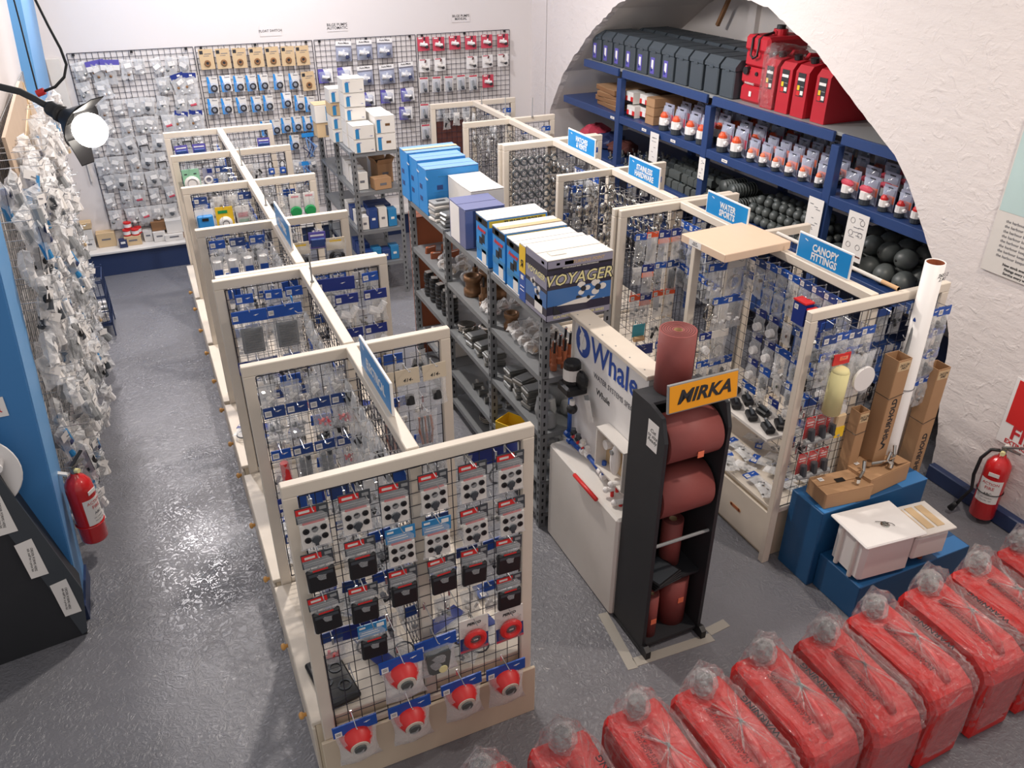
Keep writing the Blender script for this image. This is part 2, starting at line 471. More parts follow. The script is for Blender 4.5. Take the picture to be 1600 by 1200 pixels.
struct('wall_left_far_pillar', lean(-1.0, -.735, 7.0, 8.22, 3.8, 'wallblue').mesh('pillar'))
b = MB().box((-.722, 3.64, .045), (.02, .32, .09), 'baseblue'); struct('baseboard_left', b.mesh('baseboard'))
# ledge along the back wall
b = MB().box((1.2, 8.345, .11), (3.9, .25, .218), 'baseblue'); b.box((1.2, 8.335, .23), (3.9, .28, .022), 'offwhite', ch=.003)
struct('trim_1', b.mesh('ledge'))
b = MB().box((-.56, 8.45, 1.62), (.11, .03, .62), 'offwhite', ch=.004); b.box((-.50, 8.45, 1.1), (.012, .02, .5), 'offwhite')
tag(obj('cable_cover', b.mesh('cable_cover')), 'white cable cover board on back wall beside the far blue pillar', 'cover')
# strips of tape worn onto the floor round the sanding rack
for (x, y, l, w_, a) in ((1.585, 2.30, .36, .05, 1.45), (1.80, 2.14, .42, .05, -.05), (2.07, 2.17, .12, .05, .1)):
    b = MB().box((0, 0, .001), (l, w_, .002), 'tape')
    tag(obj('floor_tape', b.mesh('tape'), None, (x, y, .0), (0, 0, a)), {1.585: 'strip of worn tape on floor left of the black roll rack', 1.80: 'strip of worn tape on floor in front of the black roll rack', 2.07: 'short end of tape on floor right of the black roll rack'}[x], 'tape')

# ================================================================== DISPLAY ISLANDS
GR = .0525
def grid_mesh(w_, h_, r=.0017, cell=GR, k='wire'):
    """lies in x,z with origin at its lower left corner"""
    m = MB(); nx = max(1, round(w_ / cell)); nz = max(1, round(h_ / cell))
    for i in range(nx + 1):
        x = w_ * i / nx; m.cyl((x, 0, 0), (x, 0, h_), r * (1.5 if i in (0, nx) else 1), k, n=4, caps=False)
    for i in range(nz + 1):
        z = h_ * i / nz; m.cyl((0, 2 * r, z), (w_, 2 * r, z), r * (1.5 if i in (0, nz) else 1), k, n=4, caps=False)
    return m.mesh('wire_grid')
_hook = MB().cyl((0, 0, 0), (0, -.085, .006), .0021, 'hookm', n=5).cyl((0, -.085, .006), (0, -.097, .018), .0021, 'hookm', n=5)
_hook.box((0, .001, -.012), (.008, .002, .034), 'hookm')
HOOK = _hook.mesh('hook')
_hook2 = MB().cyl((0, 0, 0), (0, -.055, .004), .0021, 'hookm', n=5).cyl((0, -.055, .004), (0, -.065, .014), .0021, 'hookm', n=5)
_hook2.box((0, .001, -.012), (.008, .002, .034), 'hookm')
HOOKS = _hook2.mesh('hook')

def panel(x0, x1, y, label, group, board=0.0, zt=1.47, th=.036, grid=True, mid=None, foot=0.0):
    w_ = x1 - x0; R = .046
    r = empty('gridwall_stand', (x0, y, 0), label=label, cat='display panel', group=group)
    obj('top_rail', MB().box((w_ / 2, 0, zt - R / 2), (w_, th, R), 'cream', ch=.003).mesh('top_rail'), r)
    for sx in (R / 2, w_ - R / 2):
        obj('post', MB().box((sx, 0, (zt - R + foot) / 2), (R, th, zt - R - .001 - foot), 'cream', ch=.003).mesh('post'), r)
    zb = .34
    if board:
        obj('kick_board', MB().box((w_ / 2, -th / 2 - .008, board / 2), (w_ + .03, .014, board), 'cream_board', ch=.003).mesh('kick_board'), r); zb = board + .01
    obj('bottom_rail', MB().box((w_ / 2, 0, zb), (w_ - 2 * R - .001, th * .8, .03), 'cream', ch=.003).mesh('bottom_rail'), r)
    if mid: obj('middle_post', MB().box((mid - x0, .009, (zt - R + zb) / 2), (R * .9, th * .5, zt - R - zb - .04), 'cream', ch=.002).mesh('middle_post'), r)
    if grid:
        g = obj('wire_grid', grid_mesh(w_ - 2 * R - .01, zt - R - zb - .03), r, (R + .005, -.006, zb + .018)); g['kind'] = 'stuff'
    return r
def spine(x, ys, label, segs):
    r = empty('gridwall_divider', (x, ys[0], 0), label=label, cat='display rail')
    L0, L1 = 0, ys[-1] - ys[0]
    for a, c in segs:
        a0, c0 = a - ys[0], c - ys[0]
        obj('top_rail', MB().box((0, (a0 + c0) / 2, 1.452), (.046, c0 - a0, .044), 'cream', ch=.003).mesh('top_rail'), r)
        obj('post', MB().box((0, a0 + .024, .883), (.04, .04, 1.09), 'cream', ch=.002).mesh('post'), r)
        g = obj('wire_grid', grid_mesh(c - a - .09, 1.05), r, (0, a0 + .05, .37), (0, 0, PI / 2)); g['kind'] = 'stuff'
    return r
def cabinet(x0, x1, y0, y1, label, group, face=-1, pull='knob', n=2, h=.335):
    w_, d = x1 - x0, y1 - y0
    r = empty('base_cabinet', (x0, y0, 0), label=label, cat='cabinet', group=group)
    obj('body', MB().box((w_ / 2, d / 2, (h - .02) / 2), (w_ - .03, d, h - .022), 'cream_board').mesh('body'), r)
    obj('cabinet_top', MB().box((w_ / 2, d / 2, h - .01), (w_, d, .02), 'cream', ch=.003).mesh('cabinet_top'), r)
    for i in range(n):
        yc = d * (i + .5) / n; fx = .007 if face < 0 else w_ - .007
        dr = obj('drawer', MB().box((0, 0, 0), (.014, d / n - .02, h - .07), 'cream', ch=.003).mesh('drawer'), r, (fx, yc, (h - .02) / 2))
        if pull == 'knob':
            obj('knob', MB().lathe([(.0, 0), (.009, 0), (.008, .008), (.016, .016), (.016, .024), (.009, .03), (0, .031)], 'knob', 10, axis='X').mesh('knob', True), dr, (-.007, 0, 0))
        else:
            m = MB().cyl((-.0075, -.035, 0), (-.0085, -.035, 0), .012, 'wood', n=12).cyl((-.0075, .035, 0), (-.0085, .035, 0), .012, 'wood', n=12).box((-.008, 0, 0), (.001, .07, .024), 'wood')
            m.cyl((-.0086, -.035, 0), (-.0095, -.035, 0), .008, 'redbrown', n=10).cyl((-.0086, .035, 0), (-.0095, .035, 0), .008, 'redbrown', n=10).box((-.009, 0, 0), (.001, .07, .016), 'redbrown')
            obj('finger_slot', m.mesh('finger_slot'), dr)
    return r

LY = [2.14, 2.98, 3.92, 4.73, 5.62, 6.50, 7.30]
LX0, LX1, LS = .17, 1.04, .61
LP = []
for i, y in enumerate(LY):
    nm = ['nearest cream wooden wire panel with kick board, nearest end of left island', 'second nearest cream wooden wire panel across left island', 'third nearest cream wooden wire panel across left island', 'fourth nearest cream wooden wire panel across left island', 'third farthest cream wooden wire panel across left island', 'second farthest cream wooden wire panel across left island', 'farthest cream wooden wire panel across left island'][i]
    LP.append(panel(LX0, LX1, y, nm, 'wire panels across the left island', board=.27 if i == 0 else 0, mid=LS))
panel(LX0 + .02, LX1 - .035, 3.96, 'spare cream wire panel right behind the third left island panel', 'wire panels across the left island', grid=False)
LSP = spine(LS, LY, 'long cream top rail with wire grids running down the left island', [(a + .02 + (.041 if i == 2 else 0), c - .02) for i, (a, c) in enumerate(zip(LY, LY[1:]))])
for i, (a, c) in enumerate(zip(LY, LY[1:])):
    a2 = a + .022 + (.045 if i == 2 else 0); cabinet(LX0 - .035, LX1, a2 + .002, c - .022, 'cream base cabinet with round knobs, %s from near end of left island' % ORD[i + 1], 'base cabinets of the left island')

RY = [2.46, 3.46, 4.05, 4.88, 5.80, 6.65, 7.50]
RX0, RX1, RS = 2.56, 3.42, 2.97
RP = [panel(RX0, RX1, 2.46, 'nearest cream wooden wire panel, behind the blue steps', 'wire panels across the right island', mid=RS),
      panel(2.65, RS - .03, 3.46, 'half width cream wire panel carrying the tan board', 'wire panels across the right island', foot=.337)]
for i, y in enumerate(RY[2:]):
    nm = ['cream wire panel behind the tan board, third in right island', 'cream wire panel full of chrome shackles, fourth in right island', 'cream wire panel full of dark rings, fifth in right island', 'cream wire panel of hanging strips, sixth in right island', 'farthest cream wire panel of right island, before back wall'][i]
    RP.append(panel(RX0 - .03, RX1 - .02, y, nm, 'wire panels across the right island', mid=RS))
panel(RX0 - .05, RX1 - .04, 4.093, 'spare cream panel right behind the third right island panel', 'wire panels across the right island', grid=False)
panel(RX0 - .05, RX1 - .04, 5.843, 'spare cream panel right behind the fifth right island panel', 'wire panels across the right island', grid=False)
panel(RS + .03, RX1 - .02, 3.40, 'plain cream half panel on far side of right island spine', 'wire panels across the right island', foot=.337)
RSP = spine(RS, [2.46, 4.09, 4.88, 5.84, 6.65, 7.50], 'long cream top rail with wire grids running down the right island', [(2.48, 4.03), (4.113, 4.86), (4.90, 5.78), (5.863, 6.63), (6.67, 7.48)])
for i, (a, c) in enumerate(zip([2.46, 4.095, 4.88, 5.845, 6.65], [4.05, 4.88, 5.80, 6.65, 7.5])):
    cabinet(RX0 + .03, RX1, a + .022, c - .022, 'cream base cabinet with finger slots, %s from near end of right island' % ORD[i + 1], 'base cabinets of the right island', pull='slot', n=3 if i == 0 else 2)

# tan board lying on the half panel
r = empty('tan_board', (2.78, 3.28, 1.472), (0, 0, .05), 'tan board with printed label lying on the right island spine', 'board')
obj('top', MB().box((0, 0, .022), (.44, .36, .044), 'boardtan', ch=.003).mesh('top'), r)
lb = obj('label_sticker', MB().box((0, 0, 0), (.001, .10, .034), 'paper').mesh('sticker'), r, (-.2206, .06, .022))
obj('lettering', text_mesh('SHOP\nDISPLAY', .013, 'ink', .0003, .0002), lb, (-.0006, 0, 0), FX)

# blue hanging signs
def sign(x, y0, y1, z, txt, label, size=.05, sp=1):
    L = y1 - y0; H = .135
    r = empty('aisle_sign', (x, (y0 + y1) / 2, 1.475), label=label, cat='sign', group='blue aisle signs')
    obj('frame', MB().box((0, 0, H / 2), (.010, L, H), 'white', ch=.002).mesh('frame'), r)
    obj('face', MB().box((-.0058, 0, H / 2), (.001, L - .016, H - .016), 'signblue').mesh('face'), r)
    obj('lettering', text_mesh(txt, size, 'white', .0006, .0014, sx=.82), r, (-.0068, -.01, H / 2 - .008), FX)
    obj('logo', MB().box((0, 0, 0), (.001, .022, .004), 'white', rx=.3).mesh('logo'), r, (-.0068, L / 2 - .06, H - .028))
for x, y, h in ((LS, 3.70, .14), (LS, 3.15, .10), (LS, 5.0, .12), (LS, 6.0, .13), (RS, 6.75, .16), (RS + .2, 6.62, .16), (RS, 7.3, .12)):
    tag(obj('metal_rod', MB().cyl((0, 0, 0), (0, 0, h), .004, 'grey', n=6).cyl((0, 0, 0), (0, 0, .006), .010, 'grey', n=8).mesh('rod'), None, (x, y, 1.475 if x != RS + .2 else 1.472)), 'thin upright grey rod on %s island %s, about %s metres along' % ('left' if x == LS else 'right', 'panel' if x == RS + .2 else 'rail', ['two', 'three', 'four', 'five', 'six', 'seven'][int(y) - 2]), 'rod', 'thin upright rods') if (x, y) != (LS, 3.15) else None
sign(LS, 2.37, 2.78, 0, 'ELECTRICAL', 'blue aisle sign reading ELECTRICAL on left island', .055)
sign(LS, 4.17, 4.62, 0, 'PLUMBING', 'blue aisle sign reading PLUMBING on left island', .055)
sign(RS, 5.14, 5.56, 0, 'HATCHES\n& VENTS', 'blue aisle sign reading HATCHES & VENTS')
sign(RS, 4.30, 4.68, 0, 'STAINLESS\nHARDWARE', 'blue aisle sign reading STAINLESS HARDWARE')
sign(RS, 3.42, 3.80, 0, 'WATER\nSPORTS', 'blue aisle sign reading WATER SPORTS')
sign(RS, 2.65, 3.02, 0, 'CANOPY\nFITTINGS', 'blue aisle sign reading CANOPY FITTINGS', .052)

# ================================================================== HANGING PRODUCTS
def plate(w_, h_, k, t=.002): return MB().box((0, 0, 0), (w_, t, h_), k)
def sticker_mesh():
    m = MB().box((0, 0, 0), (.026, .001, .026), 'paper')
    for i in range(3): m.box((.0, -.0008, .006 - i * .005), (.018, .0006, .0018), 'inkgrey')
    return m.mesh('sticker')
STK = sticker_mesh()
SWOOSH = MB().prism([(-.012, 0), (.0, .003), (.014, .004), (.002, -.001), (-.004, -.004), (-.002, -.001)], -.0016, -.0006, 'white').mesh('logo')

def k_bag(name, w_, h_, hd, hk, content, film='bag', seed=1, t=.035, sticker=True, logo=True):
    """header card over a clear bag with its contents"""
    K = Kind(name)
    h = K.add('header', MB().box((0, 0, .006 - hd / 2), (w_, .005, hd), hk, top=.98))
    if sticker: K.add('price_sticker', STK, h, (-w_ / 2 + .018, -.0035, .006 - hd * .55))
    if logo: K.add('logo', SWOOSH, h, (w_ * .18, -.0025, .006 - hd * .45))
    K.add('bag', pouch(w_ * .97, h_ - hd + .01, t, seed, film, z0=.006 - hd + .004))
    if content is not None: K.add('contents', content)
    return K
def cone_mesh():
    m = MB(); m.lathe([(.0, 0), (.058, 0), (.064, .01), (.058, .045), (.038, .075)], 'red', 18)
    for i in range(5): m.torus((0, 0, .008 + i * .009), .061 - i * .002, .0035, 'red', 16, 5, mtx=Matrix.Identity(4))
    return m
CONTENT = {
    'grey': lambda s, cz=-.105: lumps(7, 0, cz, .05, .03, .018, .012, ['dull_metal', 'darkgrey', 'grey'], s),
    'dark': lambda s, cz=-.105: lumps(5, 0, cz, .045, .06, .018, .016, ['black', 'darkgrey'], s),
    'red': lambda s, cz=-.115: lumps(9, 0, cz, .055, .025, .018, .010, ['red', 'pinkred'], s),
    'white': lambda s, cz=-.11: lumps(5, 0, cz, .055, .05, .02, .017, ['white', 'offwhite'], s),
    'metal': lambda s, cz=-.11: lumps(7, 0, cz, .05, .05, .018, .012, ['chrome', 'dull_metal'], s),
}
KB = {}
for i, c in enumerate(CONTENT):
    KB[c] = k_bag('hanging_pack', .085, .155, .048, 'blue' if i % 2 else 'navy', CONTENT[c](20 + i), seed=30 + i)
KB['redhandle'] = k_bag('hanging_pack', .08, .20, .045, 'blue', MB().cyl((.005, 0, -.06), (.012, 0, -.175), .017, 'red', .021, n=8).mesh('contents'), seed=41)
KB['tubes'] = k_bag('hanging_pack', .085, .20, .045, 'navy', MB().cyl((-.012, 0, -.06), (-.014, 0, -.18), .012, 'darkgrey', n=7).cyl((.014, 0, -.05), (.012, .004, -.18), .012, 'darkgrey', n=7).mesh('contents'), seed=42)
KB['bigblue'] = k_bag('hanging_pack', .20, .15, .07, 'deepblue', MB().torus((-.03, 0, -.12), .04, .004, 'darkgrey').mesh('contents'), seed=43)
# louvre vent in a large bag
m = MB().box((0, 0, -.155), (.105, .016, .135), 'vent', ch=.003)
for i in range(9): m.box((0, -.010, -.102 - i * .0125), (.08, .006, .007), 'black')
KB['vent'] = k_bag('hanging_pack', .17, .27, .062, 'blue', m.mesh('contents'), seed=44, t=.045)
m = MB().cyl((-.04, 0, -.10), (.01, -.005, -.12), .022, 'white', n=10).cyl((.01, -.005, -.12), (.045, 0, -.07), .018, 'white', n=10).cyl((.0, 0, -.11), (.0, -.02, -.145), .012, 'offwhite', n=8)
KB['fitting'] = k_bag('hanging_pack', .12, .175, .052, 'deepblue', m.mesh('contents'), seed=45, t=.05)
# white tube with blue label
K = Kind('hanging_pack'); K.add('bag', pouch(.07, .27, .03, 46, 'bagmilk')); t_ = K.add('tube', MB().cyl((0, 0, -.03), (0, 0, -.262), .024, 'white', n=12))
K.add('label', MB().box((0, -.0245, -.11), (.045, .002, .075), 'blue').box((0, -.0256, -.125), (.03, .001, .012), 'white'), t_); KB['whitetube'] = K
# plain clear small bag
K = Kind('hanging_pack'); K.add('bag', pouch(.07, .12, .028, 47, 'bagmilk')); K.add('contents', CONTENT['metal'](60, -.07)); K.add('card', MB().box((0, -.004, -.018), (.05, .002, .026), 'paper')); KB['clear'] = K
K = Kind('hanging_pack'); K.add('bag', pouch(.075, .14, .03, 48, 'bag')); K.add('contents', CONTENT['white'](61, -.08)); KB['clearwhite'] = K
K = Kind('hanging_pack'); K.add('bag', pouch(.075, .15, .03, 49, 'bag')); K.add('contents', CONTENT['dark'](62, -.09)); KB['cleardark'] = K
# tan paper header with a handwritten number
def tanpack(num, seed):
    K = Kind('hanging_pack'); c = K.add('header', MB().box((0, 0, -.03), (.105, .004, .075), 'cream_board'))
    K.add('lettering', text_mesh(num, .024, 'ink', .0003, .0002, shear=.25), c, (0, -.0025, -.045), FY)
    K.add('bag', pouch(.10, .14, .035, seed, 'bag', z0=-.06)); K.add('contents', MB().cyl((0, 0, -.12), (0, -.012, -.16), .02, 'black', n=10).mesh('contents')); return K
KB['tan'] = tanpack('414-', 50); KB['tan2'] = tanpack('104-', 51)
K = Kind('hanging_pack'); K.add('bag', pouch(.11, .19, .045, 52, 'bag', cr=.01)); m = MB()
for i in range(5): m.tube([(-.03 + i * .013, 0, -.03), (-.035 + i * .015, -.01, -.09), (-.02 + i * .01, 0, -.17)], .006, 'darkgrey' if i % 2 else 'redbrown')
K.add('contents', m); KB['hoses'] = K
# tan card and black coil
K = Kind('hanging_pack'); K.add('header', MB().box((0, .0, -.03), (.11, .004, .075), 'cream_board').box((.0, -.003, -.012), (.07, .001, .012), 'yellow')); K.add('coil', MB().torus((0, -.012, -.11), .036, .013, 'black', 18, 8).torus((0, -.022, -.11), .02, .008, 'darkgrey', 16, 6)); K.add('bag', pouch(.13, .17, .05, 53, 'bag', z0=-.01)); KB['coil'] = K
# colourful cards of the farther bays
K = Kind('hanging_pack'); c = K.add('card', MB().box((0, 0, -.07), (.12, .004, .15), 'mint').box((-.035, -.003, -.03), (.02, .001, .008), 'ink').box((.03, -.003, -.03), (.02, .001, .008), 'ink')); K.add('ring', MB().lathe([(.0, .012), (.035, .012), (.04, .018), (.055, .01), (.056, 0)], 'white', 20, (0, -.002, -.10), 'Y').torus((0, -.014, -.10), .032, .002, 'grey')); KB['mintring'] = K
K = Kind('hanging_pack'); K.add('card', MB().box((0, 0, -.06), (.07, .004, .12), 'violetgrey').box((.015, -.003, -.02), (.035, .001, .03), 'deepblue')); K.add('ring', MB().torus((0, -.008, -.085), .024, .007, 'white', 16)); KB['smallring'] = K
K = Kind('hanging_pack'); K.add('card', MB().box((0, .004, -.07), (.115, .003, .15), 'white')); K.add('case', MB().box((0, -.012, -.08), (.10, .03, .10), 'boxblue', ch=.008).box((0, -.028, -.055), (.04, .003, .018), 'black')); KB['bluecase'] = K
K = Kind('hanging_pack'); K.add('card', MB().box((0, 0, -.07), (.11, .004, .155), 'yellow').box((-.01, -.003, -.025), (.06, .001, .02), 'green')); K.add('dial', MB().lathe([(0, .02), (.03, .02), (.042, .012), (.044, 0)], 'white', 18, (0, -.002, -.10), 'Y').torus((0, -.022, -.10), .02, .002, 'ink')); KB['yellowdial'] = K
K = Kind('hanging_pack'); K.add('card', MB().box((0, .002, -.07), (.10, .003, .14), 'paper').box((0, -.0005, -.06), (.075, .001, .03), 'pinkred').box((0, -.0005, -.1), (.075, .001, .02), 'mint')); K.add('bag', pouch(.11, .15, .03, 54, 'bagmilk')); KB['pinkcard'] = K
K = Kind('hanging_pack'); K.add('card', MB().box((0, .002, -.05), (.075, .003, .10), 'paper').box((0, -.0005, -.02), (.05, .001, .012), 'pinkred')); K.add('spool', MB().lathe([(0, 0), (.034, 0), (.04, .012), (.034, .03), (0, .03)], 'green', 14, (0, .0, -.12), 'Y')); K.add('bag', pouch(.085, .17, .045, 55, 'bag')); KB['greenpack'] = K
K = Kind('hanging_pack'); K.add('body', MB().box((0, 0, -.075), (.045, .02, .05), 'blue', ch=.006).box((0, -.011, -.075), (.02, .001, .015), 'paper')); K.add('shackle', MB().tube([(-.015, 0, -.05), (-.016, 0, -.015), (0, 0, .003), (.016, 0, -.015), (.015, 0, -.05)], .005, 'black')); KB['padlock'] = K
K = Kind('hanging_pack'); K.add('card', MB().box((0, 0, -.05), (.10, .004, .10), 'purple').box((0, -.003, -.02), (.08, .001, .01), 'white')); K.add('blister', MB().box((0, -.014, -.06), (.085, .022, .05), 'navy', ch=.005)); KB['purplepack'] = K

# packs of the nearest panel
def sealpack(hk, seals):
    K = Kind('hanging_pack')
    h = K.add('header', MB().box((0, 0, -.024), (.104, .004, .058), 'darkgrey' if hk == 'red' else 'cyan'))
    if hk == 'red':
        K.add('red_band', MB().box((-.018, -.0026, -.009), (.064, .0012, .022), 'red').box((-.024, -.0034, -.009), (.034, .0008, .009), 'offwhite'), h)
        K.add('small_print', MB().box((.035, -.0026, -.009), (.022, .001, .012), 'grey').box((0, -.0026, -.034), (.09, .001, .004), 'grey').box((0, -.0026, -.042), (.09, .001, .002), 'grey'), h)
    else:
        K.add('small_print', MB().box((-.035, -.0026, -.006), (.022, .001, .008), 'paper').box((.03, -.0026, -.01), (.026, .001, .016), 'paper').box((-.01, -.0026, -.03), (.06, .001, .003), 'paper').box((-.01, -.0026, -.04), (.07, .001, .003), 'paper'), h)
    if seals:
        c = K.add('card', MB().box((0, -.006, -.104), (.092, .006, .096), 'offwhite', ch=.002).box((0, -.0055, -.0545), (.07, .006, .004), 'red'))
        pos = [(-.028, -.082), (0, -.08), (.028, -.078), (-.026, -.118), (.029, -.114)] + ([(0, -.116)] if seals == 6 else [])
        for (x, z) in pos: K.add('seal', SEAL, c, (x, -.009, z))
        if seals == 5: K.add('plug', MB().lathe([(0, .008), (.012, .008), (.013, .002), (.017, 0)], 'darkgrey', 10, axis='Y').box((0, -.003, -.017), (.012, .006, .01), 'darkgrey').mesh('plug'), c, (0, -.009, -.122))
    else:
        K.add('pouch', MB().box((0, -.008, -.106), (.094, .020, .094), 'black', ch=.006).box((0, -.0185, -.075), (.08, .001, .012), 'darkgrey').box((0, -.0185, -.058), (.05, .001, .006), 'red').mesh('pouch'))
    K.add('film', pouch(.104, .145, .03 if seals else .036, 70 + bool(seals), 'bag', cr=.004, z0=-.018))
    return K
SEAL = MB().lathe([(0, .001), (.004, .001), (.0045, .004), (.0105, .004), (.011, 0)], 'black', 12, axis='Y').mesh('seal')
KF = {'S': sealpack('red', 5), 'B': sealpack('blue', 6), 'D': sealpack('red', 0), 'BD': sealpack('blue', 0), 'B5': sealpack('blue', 5)}
K = Kind('hanging_pack'); c = K.add('card', MB().box((0, 0, -.07), (.118, .004, .17), 'offwhite').box((.0, -.0024, -.115), (.116, .001, .075), 'navy').box((0, -.0026, -.148), (.116, .001, .012), 'pinkred'))
K.add('lettering', text_mesh('PERKO', .018, 'ink', .0003, .0006, shear=.2), c, (.0, -.003, -.012), FY)
K.add('red_ring', MB().torus((0, -.016, -.082), .034, .013, 'red', 22, 8)); K.add('centre', MB().lathe([(0, .012), (.018, .012), (.024, .006), (.024, 0)], 'darkgrey', 16, (0, -.006, -.082), 'Y').box((0, -.0195, -.082), (.018, .001, .006), 'paper')); K.add('film', pouch(.112, .14, .055, 72, 'bagfilm', cr=.003, z0=-.02)); KF['P'] = K
m = MB(); mt = Matrix.Translation((0, -.028, -.105)) @ Matrix.Rotation(.5, 4, 'X')
cm = cone_mesh(); m.add(cm.v, cm.f, 'red', Matrix.Translation((0, .03, -.085)) @ Matrix.Rotation(PI / 2 + .12, 4, 'X'))
K = Kind('hanging_pack'); h = K.add('header', MB().box((0, 0, -.022), (.168, .006, .056), 'blue')); K.add('price_sticker', STK, h, (-.064, -.004, -.034)); K.add('logo', SWOOSH, h, (.045, -.003, -.016))
c = K.add('spool', m.mesh('spool', True)); tip = Matrix.Translation((0, .03, -.085)) @ Matrix.Rotation(PI / 2 + .12, 4, 'X')
m2 = MB().add(*(lambda q_: (q_.v, q_.f))(MB().lathe([(.0, .078), (.036, .078), (.037, .07)], 'cream', 16)), 'cream', tip); m2.add(*(lambda q_: (q_.v, q_.f))(MB().lathe([(.0, .086), (.023, .086), (.024, .077)], 'rubber', 14)), 'rubber', tip)
K.add('spool_end', m2, c); K.add('bag', pouch(.16, .17, .11, 73, 'bag', cr=.008, z0=-.045)); KF['C'] = K
K = Kind('hanging_pack'); h = K.add('header', MB().box((0, 0, -.024), (.165, .006, .06), 'blue')); K.add('price_sticker', STK, h, (-.062, -.004, -.03)); K.add('logo', SWOOSH, h, (.045, -.003, -.02))
K.add('plastic_bell', MB().prism([(-.05, -.07), (-.045, -.058), (.045, -.058), (.05, -.07), (.035, -.15), (.02, -.165), (-.03, -.165), (-.045, -.15)], -.024, .006, 'rubber').lathe([(0, .003), (.017, .003), (.018, 0)], 'paleyellow', 14, (.012, -.024, -.148), 'Y')); K.add('bag', pouch(.155, .15, .06, 74, 'bag', cr=.006, z0=-.04)); KF['G'] = K

NAMEW = [('seals', 'seal_card'), ('pouch', 'pouch_pack'), ('cord ring', 'cord_pack'), ('spool', 'spool_pack'), ('small clear bag', 'clear_bag'), ('clear bag of', 'parts_bag'), ('paper topped', 'paper_topped_pack'), ('blue topped', 'blue_topped_bag'), ('orange', 'orange_topped_bag'), ('white tube', 'white_tube_pack'), ('coil', 'coil_pack'), ('card', 'carded_item'), ('padlock', 'padlock'), ('case', 'carded_case')]
CATW = {'seal_card': 'seal card', 'pouch_pack': 'pouch', 'clear_bag': 'clear bag', 'parts_bag': 'bag', 'blue_topped_bag': 'bag', 'orange_topped_bag': 'bag', 'padlock': 'padlock', 'spool_pack': 'spool'}
def hang(K, stand, face, a, z, plane, label, group, cat='hanging pack', off=.045, copies=1, hook=True, tilt=0, short=False, scale=None, step=.016):
    """K on a hook of `stand`; face 'y' looks towards -y, 'x' towards -x"""
    j = rnd.uniform(-.04, .04) + tilt
    loc0 = (a, plane, z) if face == 'y' else (plane, a, z)
    rz = 0 if face == 'y' else -PI / 2
    if hook:
        L_ = Vector(loc0) - stand.location
        obj('hook', HOOKS if short else HOOK, stand, (L_.x, L_.y, L_.z + .002), (0, 0, rz))
    for c in range(copies):
        d = off - c * step
        loc = (a, plane - d, z - .004) if face == 'y' else (plane - d, a, z - .004)
        nm = K.name
        if nm == 'hanging_pack':
            nm = next((v for w_, v in NAMEW if w_ in label), 'bagged_part')
        K.place(loc, (0, 0, rz) if face != 'y' else (0, j, 0), label if c == 0 else ('rear one, ' + label), cat if cat != 'hanging pack' else CATW.get(nm, 'hanging pack'), group, scale=scale, name=nm)

# ---- nearest panel, from the photograph
F0 = [('S', 0.248, 1.392), ('S', 0.385, 1.401), ('S', 0.516, 1.398), ('S', 0.649, 1.401), ('S', 0.79, 1.398), ('S', 0.929, 1.4), ('D', 0.243, 1.207), ('D', 0.385, 1.21), ('B', 0.524, 1.211), ('B5', 0.653, 1.206), ('S', 0.79, 1.21), ('S', 0.933, 1.203), ('D', 0.24, 1.019), ('D', 0.377, 1.008), ('D', 0.52, 1.029), ('D', 0.661, 1.029), ('D', 0.787, 1.025), ('D', 0.923, 1.027), ('D', 0.923, 0.843), ('BD', 0.392, 0.822), ('P', 0.776, 0.675), ('P', 0.922, 0.664), ('C', 0.476, 0.647), ('G', 0.62, 0.649), ('C', 0.491, 0.394), ('C', 0.704, 0.416), ('C', 0.894, 0.41), ('C', 0.278, 0.396)]
DESC = {'S': 'white card of black rubber seals under red header', 'B': 'white card of six black seals under blue header', 'B5': 'white card of seals and plug under blue header', 'D': 'dark grey pouch under red header', 'BD': 'dark pouch under blue header', 'P': 'red cord ring on white card', 'C': 'red spool in clear bag under wide blue header', 'G': 'grey plastic bell in clear bag under blue header'}
rowz = [1.40, 1.207, 1.02, .843, .66, .40]; rows = {}
for it in F0:
    ri = min(range(6), key=lambda i: abs(rowz[i] - it[2])); rows.setdefault(ri, []).append(it)
for ri, its in sorted(rows.items()):
    for ci, (k, x, z) in enumerate(sorted(its, key=lambda t: t[1])):
        single = k in ('BD', 'G', 'B', 'B5')
        lb = DESC[k] + (', nearest panel' if single else ', %s row, %s from left' % (ORD[ri + 1], ORD[ci + 1]))
        hang(KF[k], LP[0], 'y', x, z + .012, 2.14 - (.045 if k == 'C' else .012), lb, 'packs on the nearest panel', copies=1)
for i, (x, z) in enumerate([(.42, 1.395), (.46, .80), (.60, .80), (.70, .83), (.83, .87), (.30, .62), (.78, 1.42), (.66, 1.36)]):
    L_ = Vector((x, 2.128, z)) - LP[0].location; obj('hook', HOOK, LP[0], L_)

# ---- the rear faces of the two nearest panels
def rear(stand, y, z, items, where, grp):
    for i, (k, x) in enumerate(items):
        L_ = Vector((x, y + .02, z)) - stand.location
        obj('hook', HOOKS, stand, L_, (0, 0, PI))
        KB[k].place((x, y + .055, z - .004), (0, rnd.uniform(-.08, .08), PI), '%s, %s' % (KD[k], where % ORD[i + 1]), CATW.get(next((v for w_, v in NAMEW if w_ in KD[k]), ''), 'bag'), grp, name=next((v for w_, v in NAMEW if w_ in KD[k]), 'bagged_part'))
KD = {}
